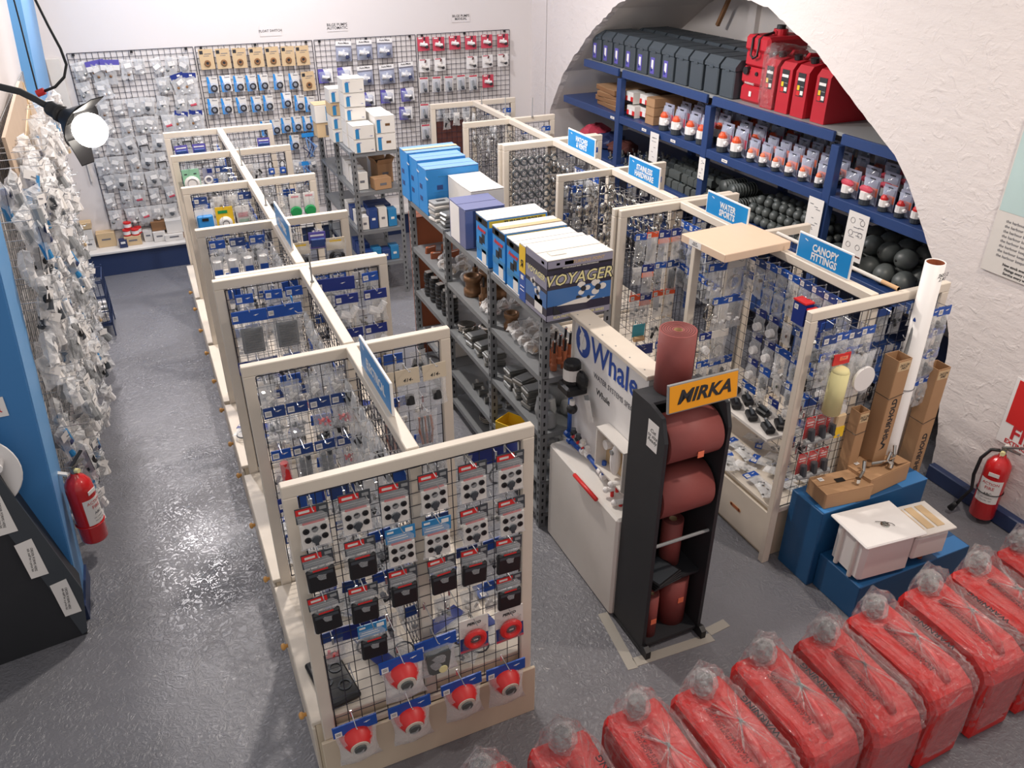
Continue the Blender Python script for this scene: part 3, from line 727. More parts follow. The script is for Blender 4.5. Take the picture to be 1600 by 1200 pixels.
# ---- left island: cross panels
def row(stand, y, z, items, where, grp='packs on the left island', x0=None, short=False, dz=None):
    for i, (k, x) in enumerate(items):
        hang(KB[k], stand, 'y', x, z, y - .02, '%s, %s' % (KD[k], where % ORD[i + 1]), grp, copies=1, short=short)
KD.update({'grey': 'blue topped bag of small grey parts', 'dark': 'blue topped bag of dark parts', 'red': 'blue topped bag of red terminals', 'white': 'blue topped bag of white parts', 'metal': 'blue topped bag of metal parts', 'redhandle': 'blue topped bag with red handle', 'tubes': 'blue topped bag of dark tubes', 'bigblue': 'wide blue topped bag', 'vent': 'large blue topped bag with dark louvre vent', 'fitting': 'blue topped bag of white pipe fittings', 'whitetube': 'white tube with blue label', 'clear': 'small clear bag with paper card', 'clearwhite': 'clear bag of white parts', 'cleardark': 'clear bag of dark parts', 'tan': 'tan paper topped pack marked 414-', 'tan2': 'tan paper topped pack marked 104-', 'hoses': 'clear bag of dark hoses', 'coil': 'tan card with black coil', 'mintring': 'mint green card with white ring', 'smallring': 'small card with white ring', 'bluecase': 'bright blue case on card', 'yellowdial': 'yellow card with white dial', 'pinkcard': 'bagged pink and green card', 'greenpack': 'bagged green spool on card', 'padlock': 'blue padlock with black shackle', 'purplepack': 'purple blister card'})
for z, ks, lb in ((1.37, ['dark', 'grey', 'clear', 'white', 'clearwhite', 'clear', 'bigblue'], 'top'), (1.14, ['clear', 'clearwhite', 'dark', 'clear', 'grey', 'clearwhite', 'clear'], 'second'), (.95, ['clearwhite', 'grey', 'dark', 'clear', 'clearwhite', 'tubes', 'dark'], 'third'), (.74, ['red', 'bigblue', 'cleardark', 'grey', 'clear', 'clearwhite', 'white'], 'fourth')):
    rear(LP[0], 2.14, z, [(k, .26 + .108 * i) for i, k in enumerate(ks)], lb + ' row, %s along, rear of nearest left panel', 'packs on the rear of the nearest panel')
RK = ['clear', 'dark', 'clearwhite', 'white', 'cleardark', 'clear', 'clearwhite']
for pi, (st, y, nm, xs, zs) in enumerate([(LP[1], 2.98, 'second left', [.26, .36, .46, .55, .70, .80, .91], (1.36, 1.14, .92)), (LP[2], 3.98, 'third left', [.26, .36, .46, .55, .70, .80, .91], (1.36, 1.14, .92)), (LP[3], 4.73, 'fourth left', [.26, .38, .50, .72, .86], (1.36, 1.14)), (LP[4], 5.62, 'fifth left', [.26, .38, .50, .72, .86], (1.36, 1.14)),
                                          ]):
    for zi, z in enumerate(zs): rear(st, y, z, [(RK[(i * 3 + zi * 2 + pi) % 7], x) for i, x in enumerate(xs)], ORD[zi + 1] + ' row, %s along, rear of ' + nm + ' panel', 'packs on the rear of left panels')
row(LP[1], 2.98, 1.405, [('clearwhite', .25), ('clearwhite', .34), ('clearwhite', .43), ('clearwhite', .52)], 'top row, %s from left, second left panel', short=True)
row(LP[1], 2.945, 1.315, [('grey', .26), ('grey', .35), ('red', .44), ('red', .53)], 'second row, %s from left, second left panel')
row(LP[1], 2.96, 1.10, [('redhandle', .26), ('tubes', .35), ('tubes', .44), ('red', .535)], 'third row, %s from left, second left panel')
row(LP[1], 2.96, .86, [('bigblue', .31), ('dark', .46), ('clear', .55)], 'fourth row, %s from left, second left panel')
row(LP[1], 2.96, .66, [('grey', .26), ('dark', .37), ('metal', .48)], 'fifth row, %s from left, second left panel')
row(LP[1], 2.97, 1.345, [('tan2', .71), ('tan', .82), ('tan', .94)], 'top row, %s right of rail, second left panel')
row(LP[1], 2.97, 1.13, [('hoses', .74), ('hoses', .89)], 'second row, %s right of rail, second left panel')
row(LP[1], 2.97, .93, [('dark', .73), ('grey', .84), ('dark', .94)], 'third row, %s right of rail, second left panel')
row(LP[1], 2.97, .72, [('clear', .72), ('cleardark', .82), ('clear', .92)], 'fourth row, %s right of rail, second left panel')
row(LP[2], 3.92, 1.40, [('white', .30), ('dark', .44), ('white', .54)], 'top row, %s from left, third left panel', short=True)
row(LP[2], 3.87, 1.335, [('vent', .305), ('vent', .475)], 'second row, %s from left, third left panel')
row(LP[2], 3.90, 1.05, [('bigblue', .31), ('dark', .48)], 'third row, %s from left, third left panel')
row(LP[2], 3.90, .85, [('grey', .28), ('grey', .40), ('red', .50)], 'fourth row, %s from left, third left panel')
row(LP[2], 3.92, 1.41, [('bigblue', .75), ('dark', .93)], 'top row, %s right of rail, third left panel', short=True)
row(LP[2], 3.88, 1.33, [('fitting', .79), ('fitting', .94)], 'second row, %s right of rail, third left panel')
row(LP[2], 3.89, 1.13, [('fitting', .80), ('fitting', .93)], 'third row, %s right of rail, third left panel')
row(LP[2], 3.9, .92, [('grey', .75), ('white', .9)], 'fourth row, %s right of rail, third left panel')
row(LP[3], 4.73, 1.41, [('dark', .27), ('metal', .38), ('dark', .49)], 'top row, %s from left, fourth left panel', short=True)
row(LP[3], 4.70, 1.335, [('whitetube', .25), ('whitetube', .335), ('whitetube', .42), ('whitetube', .505)], 'second row, %s from left, fourth left panel')
row(LP[3], 4.70, 1.34, [('coil', .72), ('coil', .93)], 'top row, %s right of rail, fourth left panel')
row(LP[3], 4.72, 1.39, [('purplepack', .83)], 'top row, %s right of rail, fourth left panel', short=True)
row(LP[3], 4.7, 1.12, [('cleardark', .72), ('dark', .83), ('white', .93)], 'second row, %s right of rail, fourth left panel')
row(LP[4], 5.62, 1.41, [('red', .27), ('clear', .38), ('clear', .47), ('metal', .55)], 'top row, %s from left, fifth left panel', short=True)
row(LP[4], 5.58, 1.34, [('bluecase', .275), ('yellowdial', .40), ('pinkcard', .52)], 'second row, %s from left, fifth left panel')
row(LP[4], 5.6, 1.37, [('cleardark', .70), ('clearwhite', .78), ('greenpack', .87), ('greenpack', .965)], 'top row, %s right of rail, fifth left panel')
row(LP[5], 6.48, 1.38, [('mintring', .28), ('smallring', .40), ('metal', .50)], 'top row, %s from left, sixth left panel')
row(LP[5], 6.48, 1.38, [('clear', .70), ('cleardark', .76), ('padlock', .86), ('padlock', .95)], 'top row, %s right of rail, sixth left panel')
row(LP[6], 7.28, 1.38, [('purplepack', .28), ('purplepack', .42)], 'top row, %s from left, farthest left panel')
row(LP[6], 7.28, 1.38, [('clearwhite', .72), ('clearwhite', .82), ('purplepack', .94)], 'top row, %s right of rail, farthest left panel')
for i, y in ((3, 4.7), (4, 5.59), (5, 6.47), (6, 7.27)):
    row(LP[i], y, 1.08, [('grey', .27), ('clear', .38), ('dark', .48)], 'lower row, %s from left, ' + ORD[i + 1] + ' left panel', short=True)
    row(LP[i], y, .88, [('clear', .27), ('white', .38), ('clear', .48)], 'lowest row, %s from left, ' + ORD[i + 1] + ' left panel', short=True)

# ---- left island: both faces of the spine
def spine_packs(stand, x, y0, y1, zs, kinds, bay, isl, step=.088, face='x', seed=0, short=False, desc=KD, kb=None):
    r = random.Random(seed)
    for ri, z in enumerate(zs):
        n = max(1, int((y1 - y0) / step))
        for i in range(n):
            y = y0 + (y1 - y0) * (i + .5) / n; k = r.choice(kinds) if isinstance(kinds, list) else kinds
            hang((kb or KB)[k], stand, 'x', y, z + r.uniform(-.006, .006), x - .006, '%s, %s row, %s along, %s bay of %s divider' % (desc[k], ORD[ri + 1], ORD[i + 1], bay, isl), 'packs on the %s island divider' % isl, short=short)
spine_packs(LSP, LS, 2.24, 2.92, [1.38, 1.24, 1.10, .96, .82, .66], ['clear', 'cleardark', 'clear', 'cleardark', 'clearwhite', 'clearwhite'], 'nearest', 'left', .10, seed=3)
spine_packs(LSP, LS, 3.08, 3.74, [1.33, 1.17, 1.0, .84], ['clearwhite', 'white', 'clearwhite', 'clear', 'dark'], 'second', 'left', .11, seed=4)
spine_packs(LSP, LS, 4.08, 4.64, [1.38, 1.30, 1.18, 1.06, .95], ['clear', 'clear', 'clearwhite'], 'third', 'left', .08, seed=5)
spine_packs(LSP, LS, 4.85, 5.5, [1.37, 1.22, 1.05], ['white', 'clear', 'metal'], 'fourth', 'left', .11, seed=6)
spine_packs(LSP, LS, 5.75, 6.4, [1.37, 1.22], ['grey', 'metal', 'clear'], 'fifth', 'left', .11, seed=7)
spine_packs(LSP, LS, 6.6, 7.2, [1.37, 1.22], ['dark', 'clear', 'white'], 'farthest', 'left', .11, seed=8)
K = Kind('vent_plate'); m = MB().box((0, 0, -.12), (.05, .012, .24), 'white', ch=.004)
for i in range(7): m.box((0, -.007, -.04 - i * .026), (.034, .003, .009), 'black')
K.add('plate', m); K.add('header', MB().box((0, 0, .012), (.05, .004, .03), 'boxblue').mesh('header'))
hang(K, LSP, 'x', 3.84, 1.34, LS - .02, 'white slotted vent plate hanging by the third left panel', None, cat='vent plate', off=.07)
# packs laid on the cabinets of the nearest bay
K = Kind('flat_tray'); K.add('tray', MB().box((0, 0, .014), (.14, .26, .028), 'black', ch=.008)); m = MB()
for i, (x, y) in enumerate([(-.03, .07), (.03, .04), (-.03, -.01), (.03, -.06)]): m.lathe([(.028, 0), (.028, .004), (.02, .004)], 'darkgrey' if i else 'paper', 14, (x, y, .0282))
K.add('inserts', m); K.place((.255, 2.32, .336), (0, 0, .15), 'black moulded tray on base cabinet behind the nearest panel', 'tray')
for i, (x, y, a) in enumerate([(.42, 2.5, .3), (.30, 2.75, 1.2), (.48, 2.8, .1), (.75, 2.45, .4), (.88, 2.7, 1.0), (.44, 2.32, 2.0), (.70, 2.28, .9), (.86, 2.36, .2), (.96, 2.52, 1.6), (.72, 2.75, 2.2), (.42, 2.66, 1.0)]):
    KB['bigblue' if i % 2 else 'grey'].place((x, y, .362), (-PI / 2, 0, a), 'blue topped pack lying flat, %s one on the nearest left cabinet' % ORD[i + 1], 'hanging pack', 'packs lying on the cabinets')

# ================================================================== right island
def bentrod(pts, r_=.003, k='chrome'): return MB().tube(pts, r_, k)
m = MB().tube([(-.02, 0, -.06), (-.024, 0, -.03), (-.012, 0, -.006), (.012, 0, -.006), (.024, 0, -.03), (.02, 0, -.06)], .0055, 'chrome').cyl((-.03, 0, -.06), (.03, 0, -.06), .006, 'chrome', n=8).sph((-.03, 0, -.06), .008, 'dull_metal', 6, 5)
K = Kind('shackle'); K.add('shackle', m.mesh('shackle', True)); KB['shackle'] = K
m = MB().torus((0, 0, -.032), .028, .006, 'dull_metal', 16, 6).torus((0, -.012, -.038), .026, .0055, 'darkgrey', 16, 6)
K = Kind('metal_ring'); K.add('ring', m.mesh('ring', True)); KB['ring'] = K
m = MB().sph((0, -.004, -.05), .034, 'chrome', 12, 8, (1, .45, 1.25)).torus((0, -.01, -.05), .025, .004, 'dull_metal', 14, 5)
K = Kind('vent_cowl'); K.add('cowl', m.mesh('cowl', True)); KB['cowl'] = K
m = MB().tube([(0, 0, -.004), (.0, 0, -.03), (.012, 0, -.05), (.012, 0, -.085), (-.006, 0, -.10), (-.014, 0, -.08), (-.008, 0, -.055)], .0045, 'chrome').cyl((0, 0, -.02), (0, 0, -.04), .008, 'dull_metal', n=8)
K = Kind('snap_hook'); K.add('hook_body', m.mesh('snap_hook', True)); KB['snap'] = K
m = MB()
for i in range(7): m.torus((0, 0, -.01 - i * .018), .008, .0028, 'dull_metal' if i % 2 else 'chrome', 8, 4, mtx=(Matrix.Rotation(PI / 2, 4, 'X') if i % 2 else Matrix.Rotation(PI / 2, 4, 'Y')))
K = Kind('chain_strip'); K.add('chain', m.mesh('chain')); KB['chain'] = K
m = MB().torus((0, 0, -.035), .033, .003, 'chrome', 18, 5).torus((.0, -.008, -.037), .033, .003, 'chrome', 18, 5).torus((0, -.016, -.036), .032, .003, 'dull_metal', 18, 5)
K = Kind('wire_hoops'); K.add('hoop', m.mesh('hoop', True)); KB['hoop'] = K
K = k_bag('hanging_pack', .085, .17, .04, 'blue', CONTENT['metal'](80, -.11), seed=81); KB['bmetal'] = K
K = k_bag('hanging_pack', .12, .20, .045, 'blue', lumps(9, 0, -.14, .08, .07, .03, .014, ['white', 'chrome', 'offwhite'], 82), seed=82, t=.05); KB['bbig'] = K
K = k_bag('hanging_pack', .12, .20, .045, 'offwhite', MB().torus((0, 0, -.125), .04, .008, 'chrome').mesh('contents'), seed=83, t=.05, sticker=False, logo=False); KB['wbig'] = K
K = k_bag('hanging_pack', .085, .20, .035, 'orange', MB().cyl((-.015, 0, -.17), (.02, 0, -.07), .008, 'dull_metal', n=7).mesh('contents'), seed=84, film='bagmilk', logo=False); KB['orange'] = K
K = k_bag('hanging_pack', .085, .20, .05, 'deepblue', lumps(4, 0, -.13, .04, .07, .02, .014, ['grey', 'dull_metal'], 85), seed=85, film='bagmilk'); K.add('band', MB().box((0, 0, -.062), (.08, .006, .03), 'label_orange')); KB['blueorange'] = K
K = k_bag('hanging_pack', .075, .18, .04, 'orange', lumps(3, 0, -.12, .03, .07, .02, .016, ['black', 'grey'], 86), seed=86, film='bagmilk', logo=False); KB['orangedark'] = K
K = Kind('hanging_pack'); K.add('card', MB().box((0, 0, -.05), (.09, .003, .085), 'teal')); K.add('roll', MB().cyl((-.035, -.01, -.105), (.035, -.01, -.105), .018, 'wood', n=12)); KB['tealroll'] = K
K = k_bag('hanging_pack', .08, .16, .045, 'deepblue', MB().lathe([(0, .03), (.022, .03), (.024, 0), (0, 0)], 'white', 14, (0, 0, -.10), 'Y').mesh('contents'), seed=87, t=.06); KB['cap'] = K
K = Kind('hanging_pack'); K.add('box', MB().box((0, 0, -.06), (.085, .05, .12), 'deepblue')); K.add('lid', MB().box((0, -.002, .004), (.09, .058, .008), 'red')); K.add('price_sticker', STK, 0, (-.02, -.026, -.03)); KB['redtop'] = K
m = MB().tube([(-.025, 0, -.04), (-.03, 0, -.10), (0, 0, -.13), (.03, 0, -.10), (.025, 0, -.04), (0, 0, -.02), (-.025, 0, -.04)], .008, 'chrome')
K = Kind('cleat_handle'); K.add('body', m.mesh('cleat', True)); KB['cleat'] = K
KD.update({'shackle': 'chrome shackle', 'ring': 'pair of dark metal rings', 'cowl': 'polished chrome cowl', 'snap': 'chrome snap hook', 'chain': 'strip of metal chain', 'hoop': 'bunch of chrome wire hoops', 'bmetal': 'blue topped bag of chrome fittings', 'bbig': 'wide blue topped bag of fittings', 'wbig': 'white topped bag with chrome ring', 'orange': 'orange topped bag with metal rod', 'blueorange': 'blue and orange topped bag', 'orangedark': 'orange topped bag of dark parts', 'tealroll': 'teal card over brown roll', 'cap': 'blue topped bag with white cap', 'redtop': 'blue box with red lid', 'cleat': 'chrome cleat handle'})
CATN = {'shackle': 'shackle', 'ring': 'ring', 'cowl': 'cowl', 'snap': 'snap hook', 'chain': 'chain', 'hoop': 'hoops', 'cleat': 'cleat', 'redtop': 'box'}
def rrow(stand, y, z, items, where, short=False):
    for i, (k, x) in enumerate(items):
        hang(KB[k], stand, 'y', x, z, y - .02, '%s, %s' % (KD[k], where % ORD[i + 1]), 'packs on the right island', short=short, cat=CATN.get(k, 'hanging pack'))
# half panel under the board
rrow(RP[1], 3.45, 1.40, [('metal', 2.73), ('clear', 2.82), ('bmetal', 2.91)], 'top row, %s from left, under tan board', short=True)
rrow(RP[1], 3.40, 1.355, [('bbig', 2.735), ('wbig', 2.86)], 'second row, %s from left, under tan board')
rrow(RP[1], 3.41, 1.14, [('cleat', 2.72), ('bbig', 2.80), ('bbig', 2.90)], 'third row, %s from left, under tan board')
rrow(RP[1], 3.41, .93, [('cap', 2.72), ('wbig', 2.82)], 'fourth row, %s from left, under tan board')
rrow(RP[1], 3.42, .74, [('bmetal', 2.73), ('dark', 2.82), ('dark', 2.9)], 'fifth row, %s from left, under tan board')
for zi, z in enumerate((1.36, 1.15, .94, .73)):
    rear(RP[0], 2.46, z, [(['clear', 'dark', 'clearwhite', 'bmetal', 'cleardark', 'clear'][(i + zi) % 6], x) for i, x in enumerate([2.65, 2.75, 2.85, 3.10, 3.2, 3.31])], ORD[zi + 1] + ' row, %s along, rear of nearest right panel', 'packs on the rear of right panels')
for zi, z in enumerate((1.36, 1.17, .98)):
    rear(RP[3], 4.88, z, [(['cleardark', 'dark', 'clear'][(i + zi) % 3], x) for i, x in enumerate([2.62, 2.72, 2.83])], ORD[zi + 1] + ' row, %s along, rear of fourth right panel', 'packs on the rear of right panels')
# third panel
rrow(RP[2], 4.05, 1.41, [('snap', x) for x in (2.62, 2.69, 2.76, 2.83, 2.90)], 'top row, %s from left, panel behind board', short=True)
rrow(RP[2], 4.0, 1.345, [('bmetal', 2.62), ('orange', 2.70), ('blueorange', 2.79), ('blueorange', 2.88)], 'second row, %s from left, panel behind board')
rrow(RP[2], 4.0, 1.14, [('clear', 2.61), ('blueorange', 2.69), ('bmetal', 2.78), ('tubes', 2.87)], 'third row, %s from left, panel behind board')
rrow(RP[2], 4.0, .95, [('orangedark', 2.61), ('blueorange', 2.69), ('orangedark', 2.78), ('orangedark', 2.87)], 'fourth row, %s from left, panel behind board')
rrow(RP[2], 4.0, .75, [('tealroll', 2.66), ('cleardark', 2.77), ('clear', 2.86)], 'fifth row, %s from left, panel behind board')
rrow(RP[2], 4.0, .58, [('bigblue', 2.68), ('dark', 2.84)], 'sixth row, %s from left, panel behind board')
# chrome clusters
for ri, z in enumerate([1.39, 1.28, 1.17, 1.06, .95, .84]):
    rrow(RP[3], 4.86, z, [(('cowl' if (ri in (1, 3)) else 'shackle') if i % 3 else 'snap', 2.60 + i * .064) for i in range(6)], ORD[ri + 1] + ' row, %s from left, fourth right panel', short=True)
for ri, z in enumerate([1.39, 1.30, 1.21, 1.12, 1.03, .94, .85]):
    rrow(RP[4], 5.78, z, [('ring', 2.60 + i * .066) for i in range(6)], ORD[ri + 1] + ' row, %s from left, fifth right panel', short=True)
for ri, z in enumerate([1.38, 1.22, 1.06, .90]):
    rrow(RP[5], 6.63, z, [('chain' if (i + ri) % 3 else 'snap', 2.60 + i * .055) for i in range(7)], ORD[ri + 1] + ' row, %s from left, sixth right panel', short=True)
obj('back_board', MB().box((0, 0, 0), (.34, .012, .7), 'brown').mesh('back_board'), RP[6], (.21, .02, .95), label='dark brown board behind the wires')
rrow(RP[6], 7.48, 1.40, [('cleardark', 2.66), ('clear', 2.76), ('clearwhite', 2.86)], 'top row, %s from left, farthest right panel', short=True)
for i, y in enumerate(RY[2:]):   # far halves, seen over the rail
    rrow(RP[i + 2], y - .02, 1.39, [('dark' if i % 2 else 'metal', 3.08), ('clear', 3.18), ('bmetal', 3.28)], 'top row, %s behind rail, ' + ['third', 'fourth', 'fifth', 'sixth', 'farthest'][i] + ' right panel', short=True)
# spine, left face
spine_packs(RSP, RS, 2.56, 3.34, [1.40, 1.30], ['bmetal', 'bmetal', 'clear', 'metal'], 'nearest', 'right', .085, seed=21)
spine_packs(RSP, RS, 2.56, 3.20, [1.13, .98, .82, .66], ['cap', 'bmetal', 'cap', 'bbig', 'dark', 'clear'], 'nearest lower', 'right', .092, seed=22)
for i, (y, z) in enumerate([(2.80, 1.33), (2.70, 1.31)]):
    hang(KB['redtop'], RSP, 'x', y, z, RS - .006, 'blue box with red lid, %s of two in nearest right bay' % ['farther', 'nearer'][i], 'blue boxes with red lids', cat='box', off=.10)
spine_packs(RSP, RS, 3.52, 3.96, [1.39, 1.28, 1.12], ['dark', 'metal', 'dark'], 'second', 'right', .075, seed=23)
spine_packs(RSP, RS, 4.16, 4.80, [1.36, 1.25], 'hoop', 'third', 'right', .06, seed=24, short=True)
spine_packs(RSP, RS, 4.16, 4.80, [1.12, .98], 'snap', 'third lower', 'right', .06, seed=25, short=True)
spine_packs(RSP, RS, 4.98, 5.35, [1.38], ['dark', 'metal'], 'fourth near', 'right', .09, seed=26)
spine_packs(RSP, RS, 5.42, 5.74, [1.35, 1.22], 'cowl', 'fourth far', 'right', .08, seed=27)
spine_packs(RSP, RS, 5.92, 6.56, [1.38, 1.22, 1.06], 'chain', 'fifth', 'right', .07, seed=28, short=True)
spine_packs(RSP, RS, 6.73, 7.42, [1.38, 1.22], ['chain', 'clear'], 'farthest', 'right', .08, seed=29, short=True)
# nearest right panel
def strip(x, z, k='clear', lab=''): pass
for ri, z in enumerate([1.37, 1.28]):
    rrow(RP[0], 2.45, z, [('bmetal' if (i + ri) % 2 else 'metal', 2.64 + i * .075) for i in range(4)], ORD[ri + 1] + ' row, %s from left, panel by blue steps', short=True)
for ri, z in enumerate([1.38, 1.27, 1.15, 1.0]):
    rrow(RP[0], 2.45, z, [('dark' if (i + ri) % 2 else 'bmetal', 3.27 + i * .075) for i in range(2)], ORD[ri + 1] + ' row, %s right of pipe, by blue steps', short=True)
m = MB().cyl((0, -.03, -.06), (.0, -.03, -.28), .043, 'paleyellow', n=14).sph((0, -.03, -.06), .043, 'paleyellow', 14, 6, (1, 1, .6)).sph((0, -.03, -.28), .043, 'paleyellow', 14, 6, (1, 1, .3))
K = Kind('roller_sleeve'); K.add('sleeve', m.mesh('sleeve', True)); K.add('header', MB().box((0, -.02, .0), (.10, .006, .055), 'red').box((.01, -.0235, .004), (.05, .001, .02), 'label_orange')); K.add('bag', pouch(.115, .32, .1, 90, 'bagfilm', z0=-.015))
hang(K, RP[0], 'y', 2.72, 1.245, 2.44, 'pale yellow fleece sleeve under red header on panel by blue steps', None, cat='sleeve', off=.05)
m = MB().lathe([(0, .012), (.062, .012), (.064, .009), (.064, 0)], 'white', 28, (0, -.03, -.12), 'Y')
K = Kind('white_disc_pack'); K.add('disc', m.mesh('disc')); K.add('bag', pouch(.17, .23, .07, 91, 'bag', cr=.012)); hang(K, RP[0], 'y', 2.86, 1.24, 2.44, 'round white disc in crumpled clear bag on panel by blue steps', None, cat='disc', off=.06)
K = Kind('brush_pack'); K.add('brush', MB().box((0, -.02, -.12), (.06, .03, .12), 'tan', ch=.006)); K.add('label', MB().box((0, -.037, -.155), (.055, .002, .06), 'yellow')); K.add('bag', pouch(.09, .22, .06, 92, 'bagmilk')); hang(K, RP[0], 'y', 2.80, .99, 2.44, 'tan brush with yellow label in clear bag by blue steps', None, cat='brush', off=.05)
K = Kind('nozzle_pack'); c = K.add('card', MB().box((0, 0, -.05), (.055, .003, .12), 'red').box((0, -.002, -.02), (.04, .001, .006), 'paper').box((0, -.002, -.035), (.04, .001, .004), 'paper')); K.add('nozzle', MB().cyl((.0, -.018, -.05), (.005, -.022, -.11), .017, 'darkgrey', n=10).cyl((-.03, -.02, -.115), (.035, -.025, -.115), .012, 'grey', .016, n=10)); K.add('blister', pouch(.06, .13, .05, 93, 'bagfilm', cr=.002, z0=.005))
for ri, z in enumerate([.93, .72]):
    for i, x in enumerate([2.635, 2.70, 2.765]):
        hang(K, RP[0], 'y', x, z, 2.44, 'grey nozzle on red card, %s row, %s from left, by blue steps' % (['upper', 'lower'][ri], ORD[i + 1]), 'nozzle packs by the blue steps', off=.05)
rl = random.Random(4); LK = ['clear', 'dark', 'clearwhite', 'grey', 'bigblue', 'cleardark']
for bi, (y0, y1) in enumerate([(3.05, 3.75), (4.08, 4.6), (4.8, 5.5)]):
    for i in range(12):
        side_ = i >= 7; x = (.27 + (i % 3) * .11) if not side_ else (.72 + (i % 2) * .15); y = y0 + .1 + (y1 - y0 - .1) * rl.random()
        y = y0 + .12 + (y1 - y0 - .12) * ((i // 3) / 2.5 if not side_ else ((i - 7) // 2) / 2.3)
        KB[LK[(i + bi) % 6]].place((x + rl.uniform(-.02, .02), min(y, y1 + .03), .364), (-PI / 2, 0, rl.uniform(-.6, .9)), '%s on %s left cabinet, %s one %s of rail' % (KD[LK[(i + bi) % 6]], ORD[bi + 2], ORD[i + 1 if not side_ else i - 6], 'left' if not side_ else 'right'), 'bag', 'packs lying on the cabinets', name='loose_pack')
# packs and trays lying in the nearest right bay
rl = random.Random(9)
for i in range(16):
    x = 2.64 + (i % 3) * .11 + rl.uniform(-.01, .01); y = 2.58 + (i // 3) * .105 + rl.uniform(-.01, .01)
    KB['bmetal' if i % 2 else 'clear'].place((x, y + .06, .372), (-PI / 2, 0, rl.uniform(-.5, .9)), 'bag of silver fittings lying on nearest right cabinet, %s row, %s from left' % (ORD[i // 3 + 1], ORD[i % 3 + 1]), 'hanging pack', 'bags lying on the right cabinet')
r = empty('bay_shelf', (2.80, 3.06, .55), label='white shelf board inside the nearest right bay', cat='shelf')
obj('board', MB().box((0.05, 0, 0), (.22, .62, .016), 'offwhite').mesh('board'), r)
obj('bracket', MB().box((.13, -.28, -.03), (.03, .016, .05), 'grey').mesh('bracket'), r); obj('bracket', MB().box((.13, .28, -.03), (.03, .016, .05), 'grey').mesh('bracket'), r)
K = Kind('black_catch'); K.add('body', MB().box((0, 0, .018), (.055, .09, .034), 'black', ch=.008)); K.add('lever', MB().cyl((0, -.03, .04), (0, .04, .046), .009, 'darkgrey', n=8).sph((0, .04, .046), .012, 'chrome', 8, 6))
for i in range(8):
    K.place((2.80 + (i % 2) * .085, 2.82 + (i // 2) * .14, .559), (0, 0, rl.uniform(-.5, .5)), 'black catch on white bay shelf, %s from near end, %s side' % (ORD[i // 2 + 1], ['aisle', 'divider'][i % 2]), 'catch', 'black catches on the bay shelf')

# ================================================================== GREY STEEL SHELVING between the islands
def angle_post(H):
    m = MB().box((0, -.0185 + .002, H / 2), (.04, .003, H), 'steel').box((-.0185, 0, H / 2), (.003, .04, H), 'steel')
    for i in range(int(H / .05)):
        z = .04 + i * .05
        m.box((.0, -.0186, z), (.010, .0012, .022), 'hole').box((-.0205, .0, z), (.0012, .010, .022), 'hole')
    return m.mesh('post')
PH = {}
def steel_shelf(name, x0, x1, ys, zs, label):
    r = empty(name, (x0, ys[0], 0), label=label, cat='shelving', group='grey steel shelving'); H = max(zs) + .012
    if H not in PH: PH[H] = (angle_post(H),)
    for y in ys:
        obj('post', PH[H][0], r, (.02, y - ys[0] + (.02 if y == ys[0] else 0), 0))
        obj('post', PH[H][0], r, (x1 - x0 - .02, y - ys[0] + (.02 if y == ys[0] else 0), 0), (0, 0, PI / 2 if y == ys[0] else PI / 2))
    for a, c in zip(ys, ys[1:]):
        for z in zs:
            m = MB().box(((x1 - x0) / 2, (a + c) / 2 - ys[0], z - .004), (x1 - x0 - .006, c - a - .004, .004), 'steel')
            m.box((.004, (a + c) / 2 - ys[0], z - .018), (.003, c - a - .004, .03), 'steel').box((x1 - x0 - .004, (a + c) / 2 - ys[0], z - .018), (.003, c - a - .004, .03), 'steel')
            m.box(((x1 - x0) / 2, a - ys[0] + .004, z - .018), (x1 - x0 - .006, .003, .03), 'steel').box(((x1 - x0) / 2, c - ys[0] - .004, z - .018), (x1 - x0 - .006, .003, .03), 'steel')
            obj('shelf', m.mesh('shelf'), r)
    return r
SY = [3.19, 3.88, 4.60, 5.30]
steel_shelf('steel_shelving', 1.60, 1.98, SY, [.10, .32, .63, .965, 1.30], 'grey slotted steel shelving with boxes on top in centre aisle')
steel_shelf('steel_shelving', 1.55, 1.97, [6.68, 7.30, 7.95], [.32, .63, .97, 1.30], 'grey slotted steel shelving stacked with white boxes by back wall')

